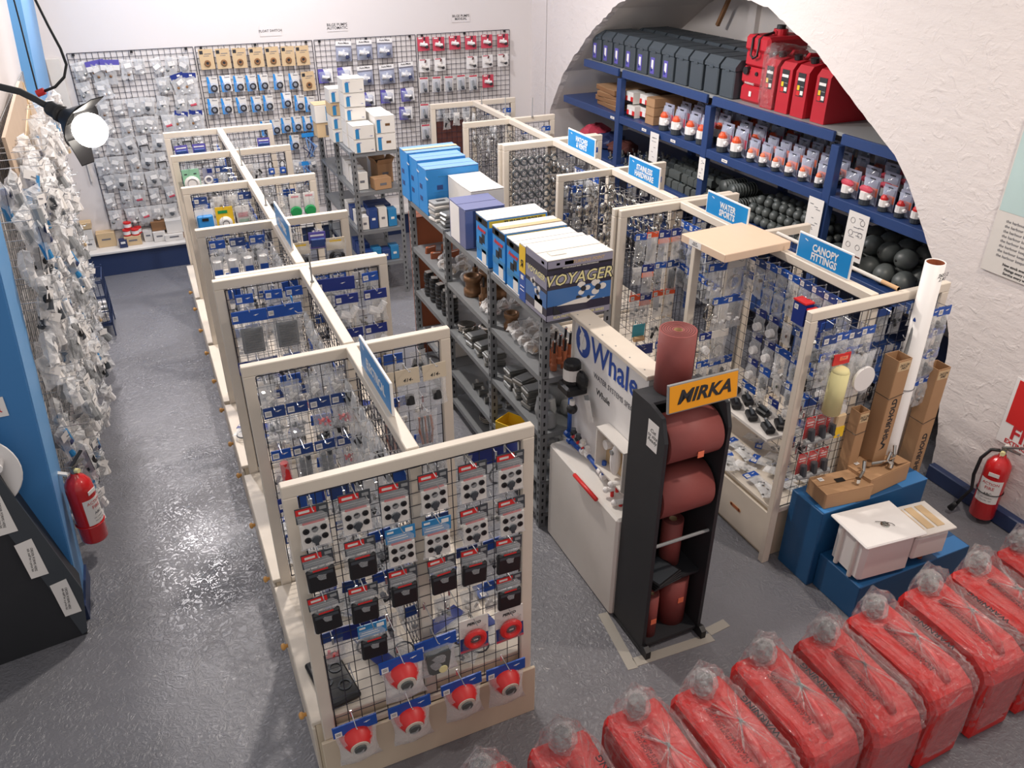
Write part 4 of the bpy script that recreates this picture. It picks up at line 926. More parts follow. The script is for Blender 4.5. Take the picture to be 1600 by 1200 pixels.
def carton(name, loc, d, side, top, label, cat='box', group=None, rz=0, flaps=True, prints=(), tapek=None, open_=False):
    """prints: (face, u, v, w, h, colour) rectangles and ('text', face, u, v, size, colour, words) in metres from the face centre"""
    w_, l, h = d
    r = empty(name, loc, (0, 0, rz), label, cat, group)
    bd = obj('body', MB().box((0, 0, (h - .003) / 2), (w_, l, h - .003), side, ch=.002).mesh('body'), r)
    if open_:
        m = MB()
        for s_ in (-1, 1): m.box((s_ * (w_ / 2 + .01), 0, h + .02), (.003, l, .06), top, ry=s_ * .5)
        for s_ in (-1, 1): m.box((0, s_ * (l / 2 + .008), h + .018), (w_, .003, .05), top, rx=-s_ * .5)
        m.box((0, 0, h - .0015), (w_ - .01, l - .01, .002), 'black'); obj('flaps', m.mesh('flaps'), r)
    else:
        m = MB().box((0, l / 4 + .001, h), (w_ + .002, l / 2 - .003, .004), top, rx=.02).box((0, -l / 4 - .001, h), (w_ + .002, l / 2 - .003, .004), top, rx=-.03)
        obj('flaps', m.mesh('flaps'), r)
        if tapek: obj('tape', MB().box((0, 0, h + .005), (w_ + .004, .04, .002), tapek).mesh('tape'), r)
    for p in prints:
        if p[0] == 'text':
            _, f, u, v, sz, k, tx = p[:7]; bold = p[7] if len(p) > 7 else .0008; sh = p[8] if len(p) > 8 else 0
            lo, ro = {'y': ((u, -l / 2 - .0024, h / 2 + v), FY), 'x': ((-w_ / 2 - .0024, -u, h / 2 + v), FX), 't': ((u, v, h + .006), (0, 0, 0))}[f]
            obj('lettering', text_mesh(tx, sz, k, .0003, bold, sh), bd, lo, ro)
        else:
            f, u, v, a, b_, k = p
            if f == 'y': obj('printed_panel', MB().box((u, -l / 2 - .0006, h / 2 + v), (a, .0016, b_), k).mesh('print'), bd)
            elif f == 'x': obj('printed_panel', MB().box((-w_ / 2 - .0006, -u, h / 2 + v), (.0016, a, b_), k).mesh('print'), bd)
            else: obj('printed_panel', MB().box((u, v, h + .004), (a, b_, .0016), k).mesh('print'), bd)
    return r, bd

# --- on the top shelf, near to far
Z1 = 1.301
r, bd = carton('propeller_box', (1.775, 3.275, Z1), (.35, .235, .31), 'print_dark', 'boxwhite', 'large printed box with propellers and boat, nearest on steel shelving', prints=[
    ('y', 0, .135, .346, .036, 'print_grey'), ('text', 'y', .04, .135, .022, 'tan', 'TURNING POINT', .0004, .25), ('y', -.06, .135, .05, .018, 'yellow'), ('y', -.12, .135, .018, .012, 'pinkred'),
    ('y', 0, .112, .346, .010, 'black'), ('text', 'y', 0, .112, .009, 'paper', 'MASTERTORQUE SERIES - HIGH PERFORMANCE', .0001), ('y', 0, .055, .346, .05, 'print_grey'),
    ('y', 0, -.035, .346, .085, 'print_blue'), ('y', 0, -.138, .346, .030, 'print_grey'), ('text', 'y', 0, -.138, .018, 'paleyellow', 'RUN FASTER, PULL HARDER SERIES', .0003, .15),
    ('text', 'y', -.006, .052, .080, 'ink', 'VOYAGER', .0045, .2), ('text', 'y', .135, -.07, .02, 'paper', '_', .0001),
    ('x', 0, .135, .23, .036, 'print_grey'), ('x', .07, .135, .03, .014, 'yellow'), ('x', 0, .04, .23, .06, 'print_grey'), ('text', 'x', 0, .06, .042, 'paleyellow', 'VOYAGER', .001, .2), ('x', 0, -.05, .23, .075, 'print_blue'), ('x', .03, -.095, .085, .075, 'paper'), ('x', 0, -.14, .23, .02, 'print_grey')])
obj('lettering', text_mesh('VOYAGER', .080, 'paleyellow', .0003, .0006, .2), bd, (-.008, -.1195 - .0022, .207), FY)
m = MB()
for (x, z, s_) in ((.02, -.01, .028), (.10, -.015, .032), (.05, -.06, .018)):
    for a in range(3):
        t = a * 2.1; m.sph((x + s_ * .8 * math.cos(t), -.1182, .155 + z + s_ * .8 * math.sin(t)), s_ * .8, 'offwhite', 10, 6, (1, .05, .8))
    m.cyl((x, -.117, .155 + z), (x, -.1215, .155 + z), s_ * .5, 'ink', n=14)
m.prism([(-.12, .075), (.04, .068), (.09, .095), (.03, .098), (-.03, .092)], -.1195, -.117, 'offwhite').prism([(-.02, .098), (.02, .098), (.0, .112), (-.015, .112)], -.1195, -.117, 'ink')
m.prism([(-.14, .03), (-.14, .08), (-.09, .03)], -.1195, -.117, 'ink')
obj('printed_picture', m.mesh('print'), bd)
m = MB()
for (y, z, s_) in ((.06, .16, .022), (.01, .12, .026)):
    for a in range(3):
        t = a * 2.1; m.sph((-.1758, -(-y) + s_ * .8 * math.cos(t) - .03, z + s_ * .8 * math.sin(t)), s_ * .8, 'offwhite', 10, 6, (.05, 1, .8))
    m.cyl((-.175, y - .03, z), (-.1785, y - .03, z), s_ * .5, 'ink', n=12)
obj('printed_picture', m.mesh('print'), bd)
obj('label_sticker', MB().box((-.09, -.04, .314), (.08, .05, .002), 'offwhite').mesh('sticker'), bd)

carton('yellow_box', (1.775, 3.435, Z1), (.35, .075, .30), 'blue', 'boxwhite', 'slim blue and yellow printed box behind the largest propeller box', prints=[('x', 0, .075, .073, .14, 'yellow'), ('text', 'x', 0, .05, .05, 'ink', 'Я', .001), ('x', .0, -.02, .03, .02, 'paper'), ('x', 0, -.07, .045, .003, 'paper'), ('x', 0, -.09, .045, .003, 'paper')])
for i, (y, z) in enumerate([(3.565, .27), (3.755, .275), (3.99, .275)]):
    carton('prop_box', (1.79, y, Z1), (.36, .165, z), 'boxblue', 'boxwhite', ['nearest', 'middle', 'farthest'][i] + ' of three bright blue propeller boxes on steel shelving', group='bright blue propeller boxes', tapek='tan' if i == 1 else None, prints=[
        ('x', 0, .112, .162, .036, 'black'), ('x', -.02, .112, .05, .022, 'yellow'), ('text', 'x', 0, .062, .034, 'red', 'Avenger', .0014, .25), ('x', 0, -.045, .162, .04, 'cyan'),
        ('x', .03, -.085, .06, .075, 'paper'), ('x', .0, -.13, .162, .008, 'paper'), ('x', .02, .015, .04, .05, 'ink'), ('x', -.015, -.005, .045, .04, 'ink'),
        ('y', .0, .112, .34, .036, 'yellow'), ('text', 'y', .03, .112, .03, 'ink', 'TURNING POINT', .0008, .2)])
carton('purple_box', (1.73, 4.36, Z1), (.25, .26, .235), 'slate', 'slate', 'glossy violet box with a boat propeller picture on steel shelving', prints=[('y', .02, 0, .19, .22, 'navybox'), ('text', 'y', .05, .085, .022, 'paper', '10"', .0003), ('x', -.04, 0, .15, .22, 'white'), ('y', .05, .0, .06, .09, 'grey'), ('y', .0, -.06, .05, .05, 'grey')])
carton('white_carton', (1.86, 4.70, Z1), (.22, .40, .25), 'boxwhite', 'offwhite', 'long pale carton with open flaps behind the violet box', prints=[('text', 'y', -.06, .06, .035, 'ink', 'PER', .001), ('text', 'y', -.06, .01, .022, 'ink', '11.4', .0006)])
# stack of small silver packets
for i in range(6):
    m = MB().box((0, 0, .009), (.13, .10, .018), 'grey' if i % 2 else 'offwhite', ch=.003); m.box((.0, 0, .0185), (.06, .03, .001), 'ink')
    tag(obj('flat_packet', m.mesh('packet'), None, (1.665 + rnd.uniform(-.006, .006), 4.82 + rnd.uniform(-.01, .01), Z1 + i * .020), (0, 0, rnd.uniform(-.2, .2))), 'small silver and white packet on steel shelving, %s from bottom of stack' % ORD[i + 1], 'packet', 'stack of small packets')
for i in range(3):
    m = MB().box((0, 0, .014), (.12, .09, .028), 'dull_metal', ch=.008)
    tag(obj('metal_tin', m.mesh('tin'), None, (1.68, 4.68 , Z1 + i * .029), (0, 0, .1 * i)), 'small silver tin beside the packets, %s from bottom' % ORD[i + 1], 'tin', 'small silver tins')
BB = [('text', 'x', .1, .1, .02, 'paper', 'Vetus', .0004), ('x', -.03, .02, .05, .03, 'navy'), ('x', -.03, -.06, .05, .03, 'navy'), ('y', .0, .1, .2, .006, 'cyan'), ('y', 0, 0, .26, .003, 'cyan'), ('y', 0, -.05, .26, .003, 'cyan'), ('y', -.09, .03, .04, .03, 'navy')]
for i, (x, y, z, d) in enumerate([(1.785, 4.99, Z1, (.36, .17, .30)), (1.775, 5.165, Z1, (.34, .165, .315)), (1.785, 5.34, Z1, (.38, .17, .325))]):
    carton('blue_box', (x, y, z), d, 'boxblue', 'boxtop', ['nearest', 'middle', 'farthest'][i] + ' of three large bright blue cartons on steel shelving', group='large bright blue cartons', prints=BB, tapek='tan' if i == 2 else None)

# --- stacked white boxes by the back wall
wb = [(1.60, 7.20, 0, 4), (1.665, 6.96, 0, 5), (1.67, 6.76, 0, 2), (1.855, 6.76, 0, 2)]
wl = ['farthest left stack', 'tall middle stack', 'nearest left stack', 'nearest right stack']
for si, (x, y, z, n) in enumerate(wb):
    big = si == 3
    hh = .135 if big else .105
    for i in range(n):
        carton('white_box', (x, y + (.0 if i < 3 else -.01), Z1 + i * (hh + .006)), (.165 if big else .175, .18 if si < 3 else .17, hh), 'tan' if (si == 0 and i in (2,)) else 'boxwhite', 'boxwhite',
               'white box with blue corner stripe, %s from bottom of %s' % (ORD[i + 1], wl[si]), group='white boxes stacked by the back wall',
               prints=[('y', -.055, -.01, .03, hh - .03, 'cyan'), ('text', 'y', -.045, hh * .3, .014, 'inkblue', 'Jabsco', .0002)] + ([('y', .02, .0, .04, .02, 'bronze')] if big else [('text', 'y', .06, -hh * .3, .008, 'inkblue', 'PUMP', .0001)]))
for i in range(2):
    carton('white_box', (1.86, 6.98, Z1 + i * .14), (.16, .20, .13), 'boxwhite', 'boxwhite', 'white box behind the nearest right stack, %s one' % ['lower', 'upper'][i], group='white boxes stacked by the back wall', prints=[('y', -.05, 0, .03, .1, 'cyan')])
carton('tan_box', (1.50, 7.42, Z1 - .0), (.15, .16, .12), 'tan', 'tan', 'tan box at far left end of the white box stacks', prints=[('y', 0.03, 0, .06, .09, 'inkgrey')])
carton('tan_box', (1.50, 7.42, Z1 + .126), (.16, .17, .15), 'boxwhite', 'tan', 'pale box with blue edge on top of the tan box', prints=[('y', 0.04, 0, .05, .12, 'cyan')])
for (z, its) in ((.971, [(1.64, 6.80, .10, .10, .14, 'boxwhite'), (1.64, 6.93, .10, .11, .15, 'boxwhite'), (1.64, 7.07, .10, .12, .16, 'offwhite'), (1.70, 7.22, .2, .12, .16, 'offwhite'), (1.87, 6.95, .14, .16, .17, 'carton'), (1.80, 6.75, .15, .11, .09, 'carton')]),
                 (.631, [(1.62, 6.76, .07, .10, .11, 'boxwhite'), (1.70, 6.76, .075, .10, .17, 'navy'), (1.785, 6.76, .075, .10, .17, 'boxwhite'), (1.87, 6.76, .075, .10, .15, 'cyan'), (1.63, 6.9, .1, .12, .12, 'boxwhite'), (1.63, 7.05, .1, .12, .12, 'navy'), (1.63, 7.2, .1, .12, .12, 'boxwhite'), (1.8, 6.95, .2, .2, .15, 'navy')]),
                 (.321, [(1.63 + .08 * i, 6.77, .075, .1, .10 + .02 * (i % 2), 'cyan' if i % 2 else 'navy') for i in range(4)] + [(1.63, 6.92, .1, .12, .12, 'navy'), (1.63, 7.06, .1, .12, .12, 'navy')])):
    for i, (x, y, a, b_, c, k) in enumerate(its):
        carton('small_box', (x, y, z), (a, b_, c), k, k if k != 'navy' else 'navy', '%s box, %s on the %s shelf of the far shelving' % ({'boxwhite': 'white', 'offwhite': 'pale open', 'carton': 'brown cardboard', 'navy': 'dark blue', 'cyan': 'teal blue'}[k], ORD[i + 1], {.971: 'second', .631: 'third', .321: 'lowest'}[z]), group='boxes on the far steel shelving', open_=(k == 'carton' and i == 4), prints=[('y', 0, 0, a * .4, .02, 'paper' if k in ('navy', 'cyan') else 'inkgrey')], rz=.0 if k != 'carton' else .12)

# --- goods on the steel shelves
def coupling():
    m = MB().lathe([(.03, 0), (.045, 0), (.045, .03), (.036, .035), (.036, .07), (.044, .075), (.044, .10), (.03, .10), (.03, .02)], 'bronze', 14); return m.mesh('coupling', True)
def valve():
    m = MB().lathe([(.0, 0), (.03, 0), (.03, .02), (.02, .03), (.03, .06), (.018, .08), (.018, .12), (0, .12)], 'bronze', 10).cyl((0, 0, .10), (0, 0, .18), .006, 'black', n=6).cyl((-.03, 0, .05), (.03, 0, .05), .018, 'bronze', n=10); return m.mesh('valve')
def tallvalve():
    m = MB().lathe([(.0, 0), (.018, 0), (.018, .03), (.012, .04), (.012, .10), (0, .10)], 'redbrown', 8).cyl((0, 0, .06), (0, -.01, .17), .007, 'black', n=6).sph((0, -.01, .17), .009, 'chrome', 6, 5); return m.mesh('valve')
def crumpled(seed, k='tan'):
    r_ = random.Random(seed); m = MB().sph((0, 0, .035), .045, 'bagmilk', 10, 7, (1, 1, .75))
    m.v = [(x + r_.uniform(-.012, .012), y + r_.uniform(-.012, .012), max(0, z + r_.uniform(-.01, .012))) for x, y, z in m.v]
    m.cyl((-.02, 0, .03), (.02, .01, .035), .014, 'bronze', n=8).sph((.01, -.02, .03), .015, k, 6, 5); return m.mesh('bagged_fitting')
def dome(k='rubber'):
    return MB().lathe([(.0, 0), (.05, 0), (.055, .02), (.05, .07), (.035, .11), (.03, .12), (0, .12)], k, 16).mesh('dome', True)
def jar():
    m = MB().lathe([(0, 0), (.032, 0), (.036, .01), (.036, .075), (.028, .085), (0, .085)], 'black', 14).lathe([(.037, .02), (.0385, .025), (.037, .03)], 'darkgrey', 14).lathe([(.037, .045), (.0385, .05), (.037, .055)], 'darkgrey', 14).box((0, 0, .088), (.045, .045, .004), 'offwhite'); return m.mesh('lid_jar')
def tray_():
    m = MB().box((0, 0, .015), (.13, .09, .03), 'dull_metal', ch=.006, top=1).box((0, 0, .034), (.11, .07, .008), 'grey', ch=.003); return m.mesh('metal_box')
def pipe_fit(k='grey'):
    m = MB().cyl((-.035, 0, .02), (.035, 0, .02), .02, k, .016, n=10).cyl((.0, 0, .02), (0, .03, .045), .013, k, n=8); return m.mesh('fitting')
def buoyish():
    m = MB().lathe([(.0, 0), (.05, 0), (.06, .05), (.05, .12), (.035, .13), (.033, .10), (0, .10)], 'grey', 16); return m.mesh('cup_fitting', True)
G = {'coupling': coupling(), 'valve': valve(), 'tall': tallvalve(), 'bagf': crumpled(1), 'bagf2': crumpled(2, 'redbrown'), 'jar': jar(), 'tray': tray_(), 'pipe': pipe_fit(), 'pipe2': pipe_fit('dull_metal'), 'cup': buoyish(), 'dome': dome('grey'), 'pan': MB().lathe([(0, .004), (.045, .004), (.06, .02), (.063, .02), (.047, 0), (0, 0)], 'chrome', 18).mesh('pan', True), 'tile': MB().box((0, 0, .02), (.08, .02, .055), 'redbrown', rx=.2, ch=.004).box((0, -.012, .035), (.05, .002, .02), 'paper', rx=.2).mesh('tile')}
GD = {'coupling': ('ribbed bronze coupling', 'coupling'), 'valve': ('bronze valve with black stem', 'valve'), 'tall': ('red brown valve with black lever', 'valve'), 'bagf': ('crumpled bag holding a bronze fitting', 'bag'), 'bagf2': ('crumpled bag holding a copper fitting', 'bag'), 'jar': ('black jar with pale label', 'jar'), 'tray': ('flat grey metal box', 'metal box'), 'pipe': ('grey plastic pipe elbow', 'elbow'), 'pipe2': ('silver pipe elbow', 'elbow'), 'cup': ('large grey cup fitting', 'fitting'), 'dome': ('grey domed fitting', 'fitting'), 'pan': ('polished metal pan', 'pan'), 'tile': ('red brown block with white tag', 'block')}
def goods(kind, pos, z, shelf, stack=1, dz=.04, sc_=None, jit=.3):
    for i, (x, y) in enumerate(pos):
        for s_ in range(stack):
            o = obj(G[kind].name, G[kind], None, (x, y, z + s_ * dz), (0, 0, rnd.uniform(-jit, jit)))
            if sc_: o.scale = (sc_,) * 3
            lb = '%s, %s from near end, %s' % (GD[kind][0], ORD[i + 1], shelf)
            if stack > 1: lb = '%s, %s in pile, %s from near end, %s' % (GD[kind][0], ['bottom', 'second', 'third', 'fourth', 'fifth'][s_] if s_ < stack - 1 else 'top', ORD[i + 1], shelf)
            tag(o, lb, GD[kind][1], GD[kind][0] + 's on the steel shelving')
S2, S3, S4, S5 = .966, .631, .321, .101
goods('tall', [(1.70 + .06 * (i % 3), 3.26 + .055 * (i // 3)) for i in range(9)], S2, 'nearest bay, second shelf')
goods('bagf', [(1.68 + .09 * (i % 3), 3.47 + .08 * (i // 3)) for i in range(9)], S2, 'nearest bay, second shelf')
goods('bagf2', [(1.69 + .09 * (i % 3), 3.72 + .08 * (i // 3)) for i in range(3)], S2 , 'nearest bay, second shelf')
goods('coupling', [(1.70, 3.79)], S2, 'nearest bay, second shelf')
goods('coupling', [(1.68, 4.33), (1.80, 4.22), (1.79, 4.36)], S2, 'middle bay, second shelf', stack=1, sc_=1.25)
goods('valve', [(1.68, 4.15), (1.87, 4.3), (1.75, 4.46), (1.85, 4.5)], S2, 'middle bay, second shelf')
goods('bagf2', [(1.67, 3.98), (1.67, 4.06), (1.76, 4.03), (1.85, 4.05)], S2, 'middle bay, second shelf')
goods('bagf', [(1.72, 4.52), (1.80, 4.55)], S2 + .0, 'middle bay, second shelf')
goods('bagf', [(1.67, 4.68), (1.66, 4.78), (1.76, 4.70), (1.70, 4.88), (1.80, 4.82)], S2, 'farthest bay, second shelf')
goods('tile', [(1.68, 5.0), (1.68, 5.12), (1.80, 4.98), (1.80, 5.12)], S2, 'farthest bay, second shelf')
goods('tray', [(1.70, 3.72), (1.70, 3.60), (1.70, 3.48)], S3, 'nearest bay, third shelf', stack=3, dz=.042)
goods('cup', [(1.70, 3.34), (1.82, 3.46)], S3, 'nearest bay, third shelf')
goods('dome', [(1.68, 3.25), (1.83, 3.34), (1.85, 3.56)], S3, 'nearest bay, third shelf', sc_=.7)
goods('tray', [(1.69, 4.02), (1.69, 4.16), (1.69, 4.30)], S3, 'middle bay, third shelf', stack=2, dz=.042)
goods('pan', [(1.70 + .11 * (i % 2), 4.42 + .09 * (i // 2)) for i in range(3)], S3, 'middle bay, third shelf', stack=3, dz=.012)
goods('jar', [(1.67, 4.68), (1.67, 4.80), (1.67, 4.92), (1.67, 5.04), (1.67, 5.16)], S3, 'farthest bay, third shelf', stack=2, dz=.0905)
goods('pipe', [(1.70 + .1 * (i % 3), 3.28 + .10 * (i // 3)) for i in range(12)], S4, 'nearest bay, fourth shelf')
goods('pipe2', [(1.68 + .1 * (i % 3), 3.98 + .10 * (i // 3)) for i in range(12)], S4, 'middle bay, fourth shelf')
goods('pipe', [(1.70 + .1 * (i % 3), 3.28 + .10 * (i // 3)) for i in range(9)], S5, 'nearest bay, lowest shelf', sc_=1.2)
goods('pan', [(1.72, 4.0), (1.72, 4.2)], S5, 'middle bay, lowest shelf', stack=3, dz=.012)
r = empty('plastic_tub', (1.74, 4.86, S4), label='pale translucent tub on fourth shelf of farthest steel bay', cat='tub')
obj('tub', MB().box((0, 0, .06), (.22, .26, .12), 'offwhite', top=1.1).mesh('tub'), r); obj('lid', MB().box((0, 0, .128), (.25, .30, .014), 'bagmilk', ch=.004).mesh('lid'), r)
for nm, k, x, y, z in (('yellow', 'yellow', 1.67, 3.72, S4), ('green', 'green', 1.93, 3.24, S4 + .15)):
    m = MB(); w2, l2, h2, t2 = .06, .09, .075, .004
    if nm == 'green': z = S3; x, y = 1.90, 3.25
    m.box((0, 0, .003), (w2 * 2, l2 * 1.6, .005), k).box((-w2, 0, h2 / 2), (t2, l2 * 1.6, h2), k, ry=-.12).box((w2, 0, h2 / 2), (t2, l2 * 1.6, h2), k, ry=.12).box((0, l2 * .8, h2 / 2), (w2 * 2.1, t2, h2), k).box((0, -l2 * .8, h2 / 3), (w2 * 2.1, t2, h2 * .66), k, rx=.3)
    tag(obj('parts_bin', m.mesh('bin'), None, (x, y, z + .001), (0, 0, .5 if nm == 'yellow' else .1)), '%s plastic parts bin on %s shelf of nearest steel bay' % (nm, 'fourth' if nm == 'yellow' else 'third'), 'bin')
carton('wood_crate', (1.80, 5.42, .0), (.30, .16, 1.15), 'redbrown', 'redbrown', 'tall red brown wooden panel box behind the steel shelving')

# ================================================================== WATER PUMP DISPLAY (white board on a box)
r = empty('pump_display', (1.78, 2.82, 0), label='white water pump display board standing on white base box', cat='display board')
m = MB(); W0, W1, Y0, Y1 = -.15, .10, -.37, .33
m.box((-.025, -.02, .30), (.25, .70, .60), 'offwhite', ch=.012)
obj('base_box', m.mesh('base_box'), r)
m = MB().box((0.0, -.0, .955), (.045, .66, .70), 'white'); obj('board', m.mesh('board'), r)
m = MB().box((0.0, 0, 1.318), (.11, .72, .022), 'cream', ch=.003)
for i in range(6):
    m.cyl((-.03, -.3 + i * .12, 1.329), (-.03, -.3 + i * .12, 1.3305), .004, 'grey', n=6)
obj('top_cap', m.mesh('top_cap'), r)
obj('edge_strip', MB().box((-.028, .335, .955), (.014, .012, .70), 'offwhite').box((-.028, 0, .612), (.014, .66, .014), 'offwhite').mesh('edge_strip'), r)
bx = -.0235
obj('lettering', text_mesh('Whale', .172, 'inkblue', .0006, .0022, sx=.92), r, (bx - .001, -.045, 1.205), FX)
m = MB().torus((0, 0, 0), .052, .018, 'inkblue', 22, 6, mtx=Matrix.Rotation(PI / 2, 4, 'Y')); m.v = [(x * .06, y, z * 1.15) for x, y, z in m.v]
m.prism([(-.01, .05), (.035, .075), (.045, .03), (.02, .0), (.03, -.05), (.0, -.06), (.005, -.01)], -.001, .001, 'white', 'X').prism([(.02, .05), (.045, .07), (.055, .045), (.035, .02)], -.002, .0, 'inkblue', 'X')
obj('logo', m.mesh('logo'), r, (bx - .001, .245, 1.205))
obj('lettering', text_mesh('WATER SYSTEMS SPECIALISTS', .040, 'inkgrey', .0004, 0, sx=.9), r, (bx - .001, -.11, 1.085), FX)
obj('lettering', text_mesh('Whale', .048, 'ink', .0004, 0), r, (bx - .001, .03, 1.01), FX)
# pump
p = obj('pump', MB().lathe([(.0, 0), (.042, 0), (.044, .005), (.044, .115), (.038, .125), (0, .125)], 'black', 16, (-.075, .25, .985)).box((-.07, .245, .965), (.12, .12, .055), 'black', ch=.012).sph((-.055, .185, 1.03), .05, 'black', 10, 7, (.5, 1, 1)).mesh('pump'), r)
obj('label', MB().lathe([(.0452, .03), (.0452, .09)], 'paper', 16, (-.075, .25, .985)).mesh('label'), p)
obj('gauge', MB().cyl((-.10, .19, .90), (-.10, .19, .925), .014, 'white', n=10).sph((-.10, .19, .875), .028, 'black', 12, 8).mesh('gauge'), r)
m = MB().box((-.055, .10, .90), (.004, .05, .11), 'paper', rx=-.45).box((-.05, .115, .92), (.003, .045, .11), 'grey', rx=-.6); obj('hang_tags', m.mesh('tags'), r)
m = MB().box((-.035, -.17, 0.80), (.004, .23, .20), 'tan')
for (y, z, a, c) in ((-.17, .905, .25, .02), (-.17, .695, .25, .02)): m.box((-.06, y, z), (.07, a, c * .4), 'offwhite')
for y in (-.05, -.29): m.box((-.06, y, .80), (.07, .008, .21), 'offwhite')
p = obj('shower_recess', m.mesh('recess'), r)
obj('mixer_knob', MB().cyl((-.037, -.10, .83), (-.075, -.10, .83), .024, 'white', n=12).mesh('knob'), p)
obj('shower_handle', MB().sph((-.07, -.19, .80), .026, 'white', 12, 10, (1, 1, 3.3)).cyl((-.09, -.19, .85), (-.098, -.19, .85), .013, 'grey', n=10).mesh('handle'), p)
def pipe(name, pts, k, rad=.012): obj(name, MB().tube(pts, rad, k, 8).mesh(name, True), r)
pipe('blue_pipe', [(-.05, .30, .935), (-.05, .30, .66)], 'blue')
pipe('blue_pipe', [(-.06, .27, .625), (-.06, .15, .635), (-.06, .13, .66)], 'blue'); pipe('blue_pipe', [(-.06, .08, .655), (-.06, -.04, .64)], 'blue'); pipe('blue_pipe', [(-.06, -.08, .72), (-.06, -.08, .64)], 'blue')
pipe('red_pipe', [(-.165, .02, .603), (-.165, -.20, .606)], 'red', .011)
m = MB()
for y, z in ((.27, .625), (.13, .645), (.08, .655), (-.05, .64), (-.08, .63), (.30, .65)): m.cyl((-.06, y + .012, z), (-.06, y - .012, z), .017, 'white' if y < .2 else 'blue', n=10)
obj('pipe_joints', m.mesh('joints'), r)
for i, (y, z) in enumerate([(.235, .70), (.185, .695), (.135, .69), (.085, .68)]):
    obj('valve', MB().cyl((-.045, y, z), (-.075, y, z - .01), .011, 'black' if i < 2 else 'white', n=9).cyl((-.06, y, z + .02), (-.06, y, z - .01), .013, 'darkgrey' if i < 2 else 'offwhite', n=9).cyl((-.06, y, z - .012), (-.062, y, z - .035), .008, 'red', n=8).mesh('valve'), r)
for (y, z) in ((-.20, .64), (-.24, .70), (-.28, .62)):
    obj('tap_fitting', MB().cyl((-.05, y, z), (-.11, y + .01, z), .013, 'white', n=9).cyl((-.08, y, z - .01), (-.08, y, z - .045), .009, 'red', n=8).sph((-.11, y + .01, z), .016, 'white', 8, 6).mesh('tap'), r)

# ================================================================== BLACK SANDPAPER ROLL RACK
r = empty('roll_rack', (1.81, 2.31, 0), label='black wooden rack of red sanding rolls with a yellow sign', cat='rack')
side = [(.13, .02), (-.125, .02), (-.125, 1.18), (-.09, 1.28), (.0, 1.30), (.13, 1.30)]
for s_ in (-1, 1):
    obj('side_panel', MB().prism(side, s_ * .155 - .009, s_ * .155 + .009, 'rackblack', 'X').mesh('side_panel'), r)
    obj('foot', MB().prism([(-.17, .0), (-.12, 0), (.13, 0), (.13, .018), (-.115, .018), (-.12, .05), (-.145, .06), (-.17, .045)], s_ * .155 - .013, s_ * .155 + .013, 'black', 'X').mesh('foot'), r)
obj('back_panel', MB().box((0, .125, .66), (.29, .008, 1.26), 'rackblack').mesh('back_panel'), r)
obj('top_board', MB().box((0, .065, 1.292), (.291, .12, .014), 'rackblack').mesh('top_board'), r)
obj('base_board', MB().box((0, 0, .035), (.291, .24, .016), 'rackblack').mesh('base_board'), r)
obj('middle_shelf', MB().box((0, .02, .36), (.291, .20, .014), 'rackblack').mesh('middle_shelf'), r)
obj('bar', MB().cyl((-.146, -.10, .62), (.146, -.10, .62), .008, 'grey', n=8).mesh('bar'), r)
sg = obj('name_sign', MB().box((0, 0, 0), (.335, .012, .125), 'grey', ch=.002).mesh('sign'), r, (.01, -.10, 1.372), (-.12, 0, 0))
obj('sign_face', MB().box((0, -.007, 0), (.323, .002, .112), 'mirka').mesh('face'), sg)
obj('lettering', text_mesh('MIRKA', .080, 'ink', .0008, .0022, .3, sx=1.08), sg, (0, -.009, 0), FY)
sl = obj('side_note', MB().box((0, 0, 0), (.001, .075, .13), 'paper').mesh('note'), r, (-.1646, -.04, 1.17))
obj('handwriting', text_mesh('Cut\nto size\nReady', .026, 'ink', .0002, 0, .3), sl, (-.001, 0, 0), FX)
def roll(name, R_, L_, r0=.02, rings=5):
    m = MB(); m.lathe([(r0, 0), (R_, 0), (R_, L_), (r0, L_), (r0, 0)], 'sand', 32)
    for i in range(rings):
        q_ = r0 + (R_ - r0) * (i + 1) / (rings + 1); m.torus((0, 0, L_), q_, .0016, 'sanddark', 32, 4, mtx=Matrix.Identity(4)); m.torus((0, 0, 0), q_, .0016, 'sanddark', 32, 4, mtx=Matrix.Identity(4))
    m.lathe([(r0 - .002, .001), (r0 - .002, L_ - .001)], 'tan', 16)
    return m.mesh(name, True)
def mkroll(R_, L_, loc, rot, label, stk=None, **kw):
    o = empty('sanding_roll', loc, rot, label, 'sanding roll', 'red sanding rolls'); me = roll('roll', R_, L_, **kw)
    for p_ in me.polygons: p_.use_smooth = len(p_.vertices) == 4 and abs(p_.normal.z) < .5
    obj('roll', me, o)
    if stk: obj('price_sticker', MB().box((0, 0, 0), (.03, .0015, .03), 'label_orange').mesh('sticker'), o, stk[0], stk[1])
mkroll(.076, .27, (1.80, 2.385, 1.3), (0, 0, 0), 'thick red sanding roll standing upright on top of the black rack')
RYh = (0, PI / 2, 0)
mkroll(.105, .26, (1.68, 2.285, 1.13), RYh, 'large red sanding roll lying in upper slot of black rack', ((.045, -.104, .15), (0, 0, 0)))
mkroll(.115, .26, (1.68, 2.30, .845), RYh, 'large red sanding roll lying in second slot of black rack')
mkroll(.05, .25, (1.86, 2.345, .368), (0, 0, 0), 'narrow red sanding roll standing on middle shelf of black rack')
mkroll(.068, .27, (1.875, 2.30, .044), (0, 0, 0), 'fat red sanding roll standing at bottom right of black rack', ((.0, -.0685, .16), (0, 0, 0)))
mkroll(.034, .25, (1.72, 2.25, .044), (0, 0, 0), 'thin red sanding roll standing at bottom left of black rack', ((.0, -.0345, .10), (0, 0, 0)), r0=.012, rings=2)
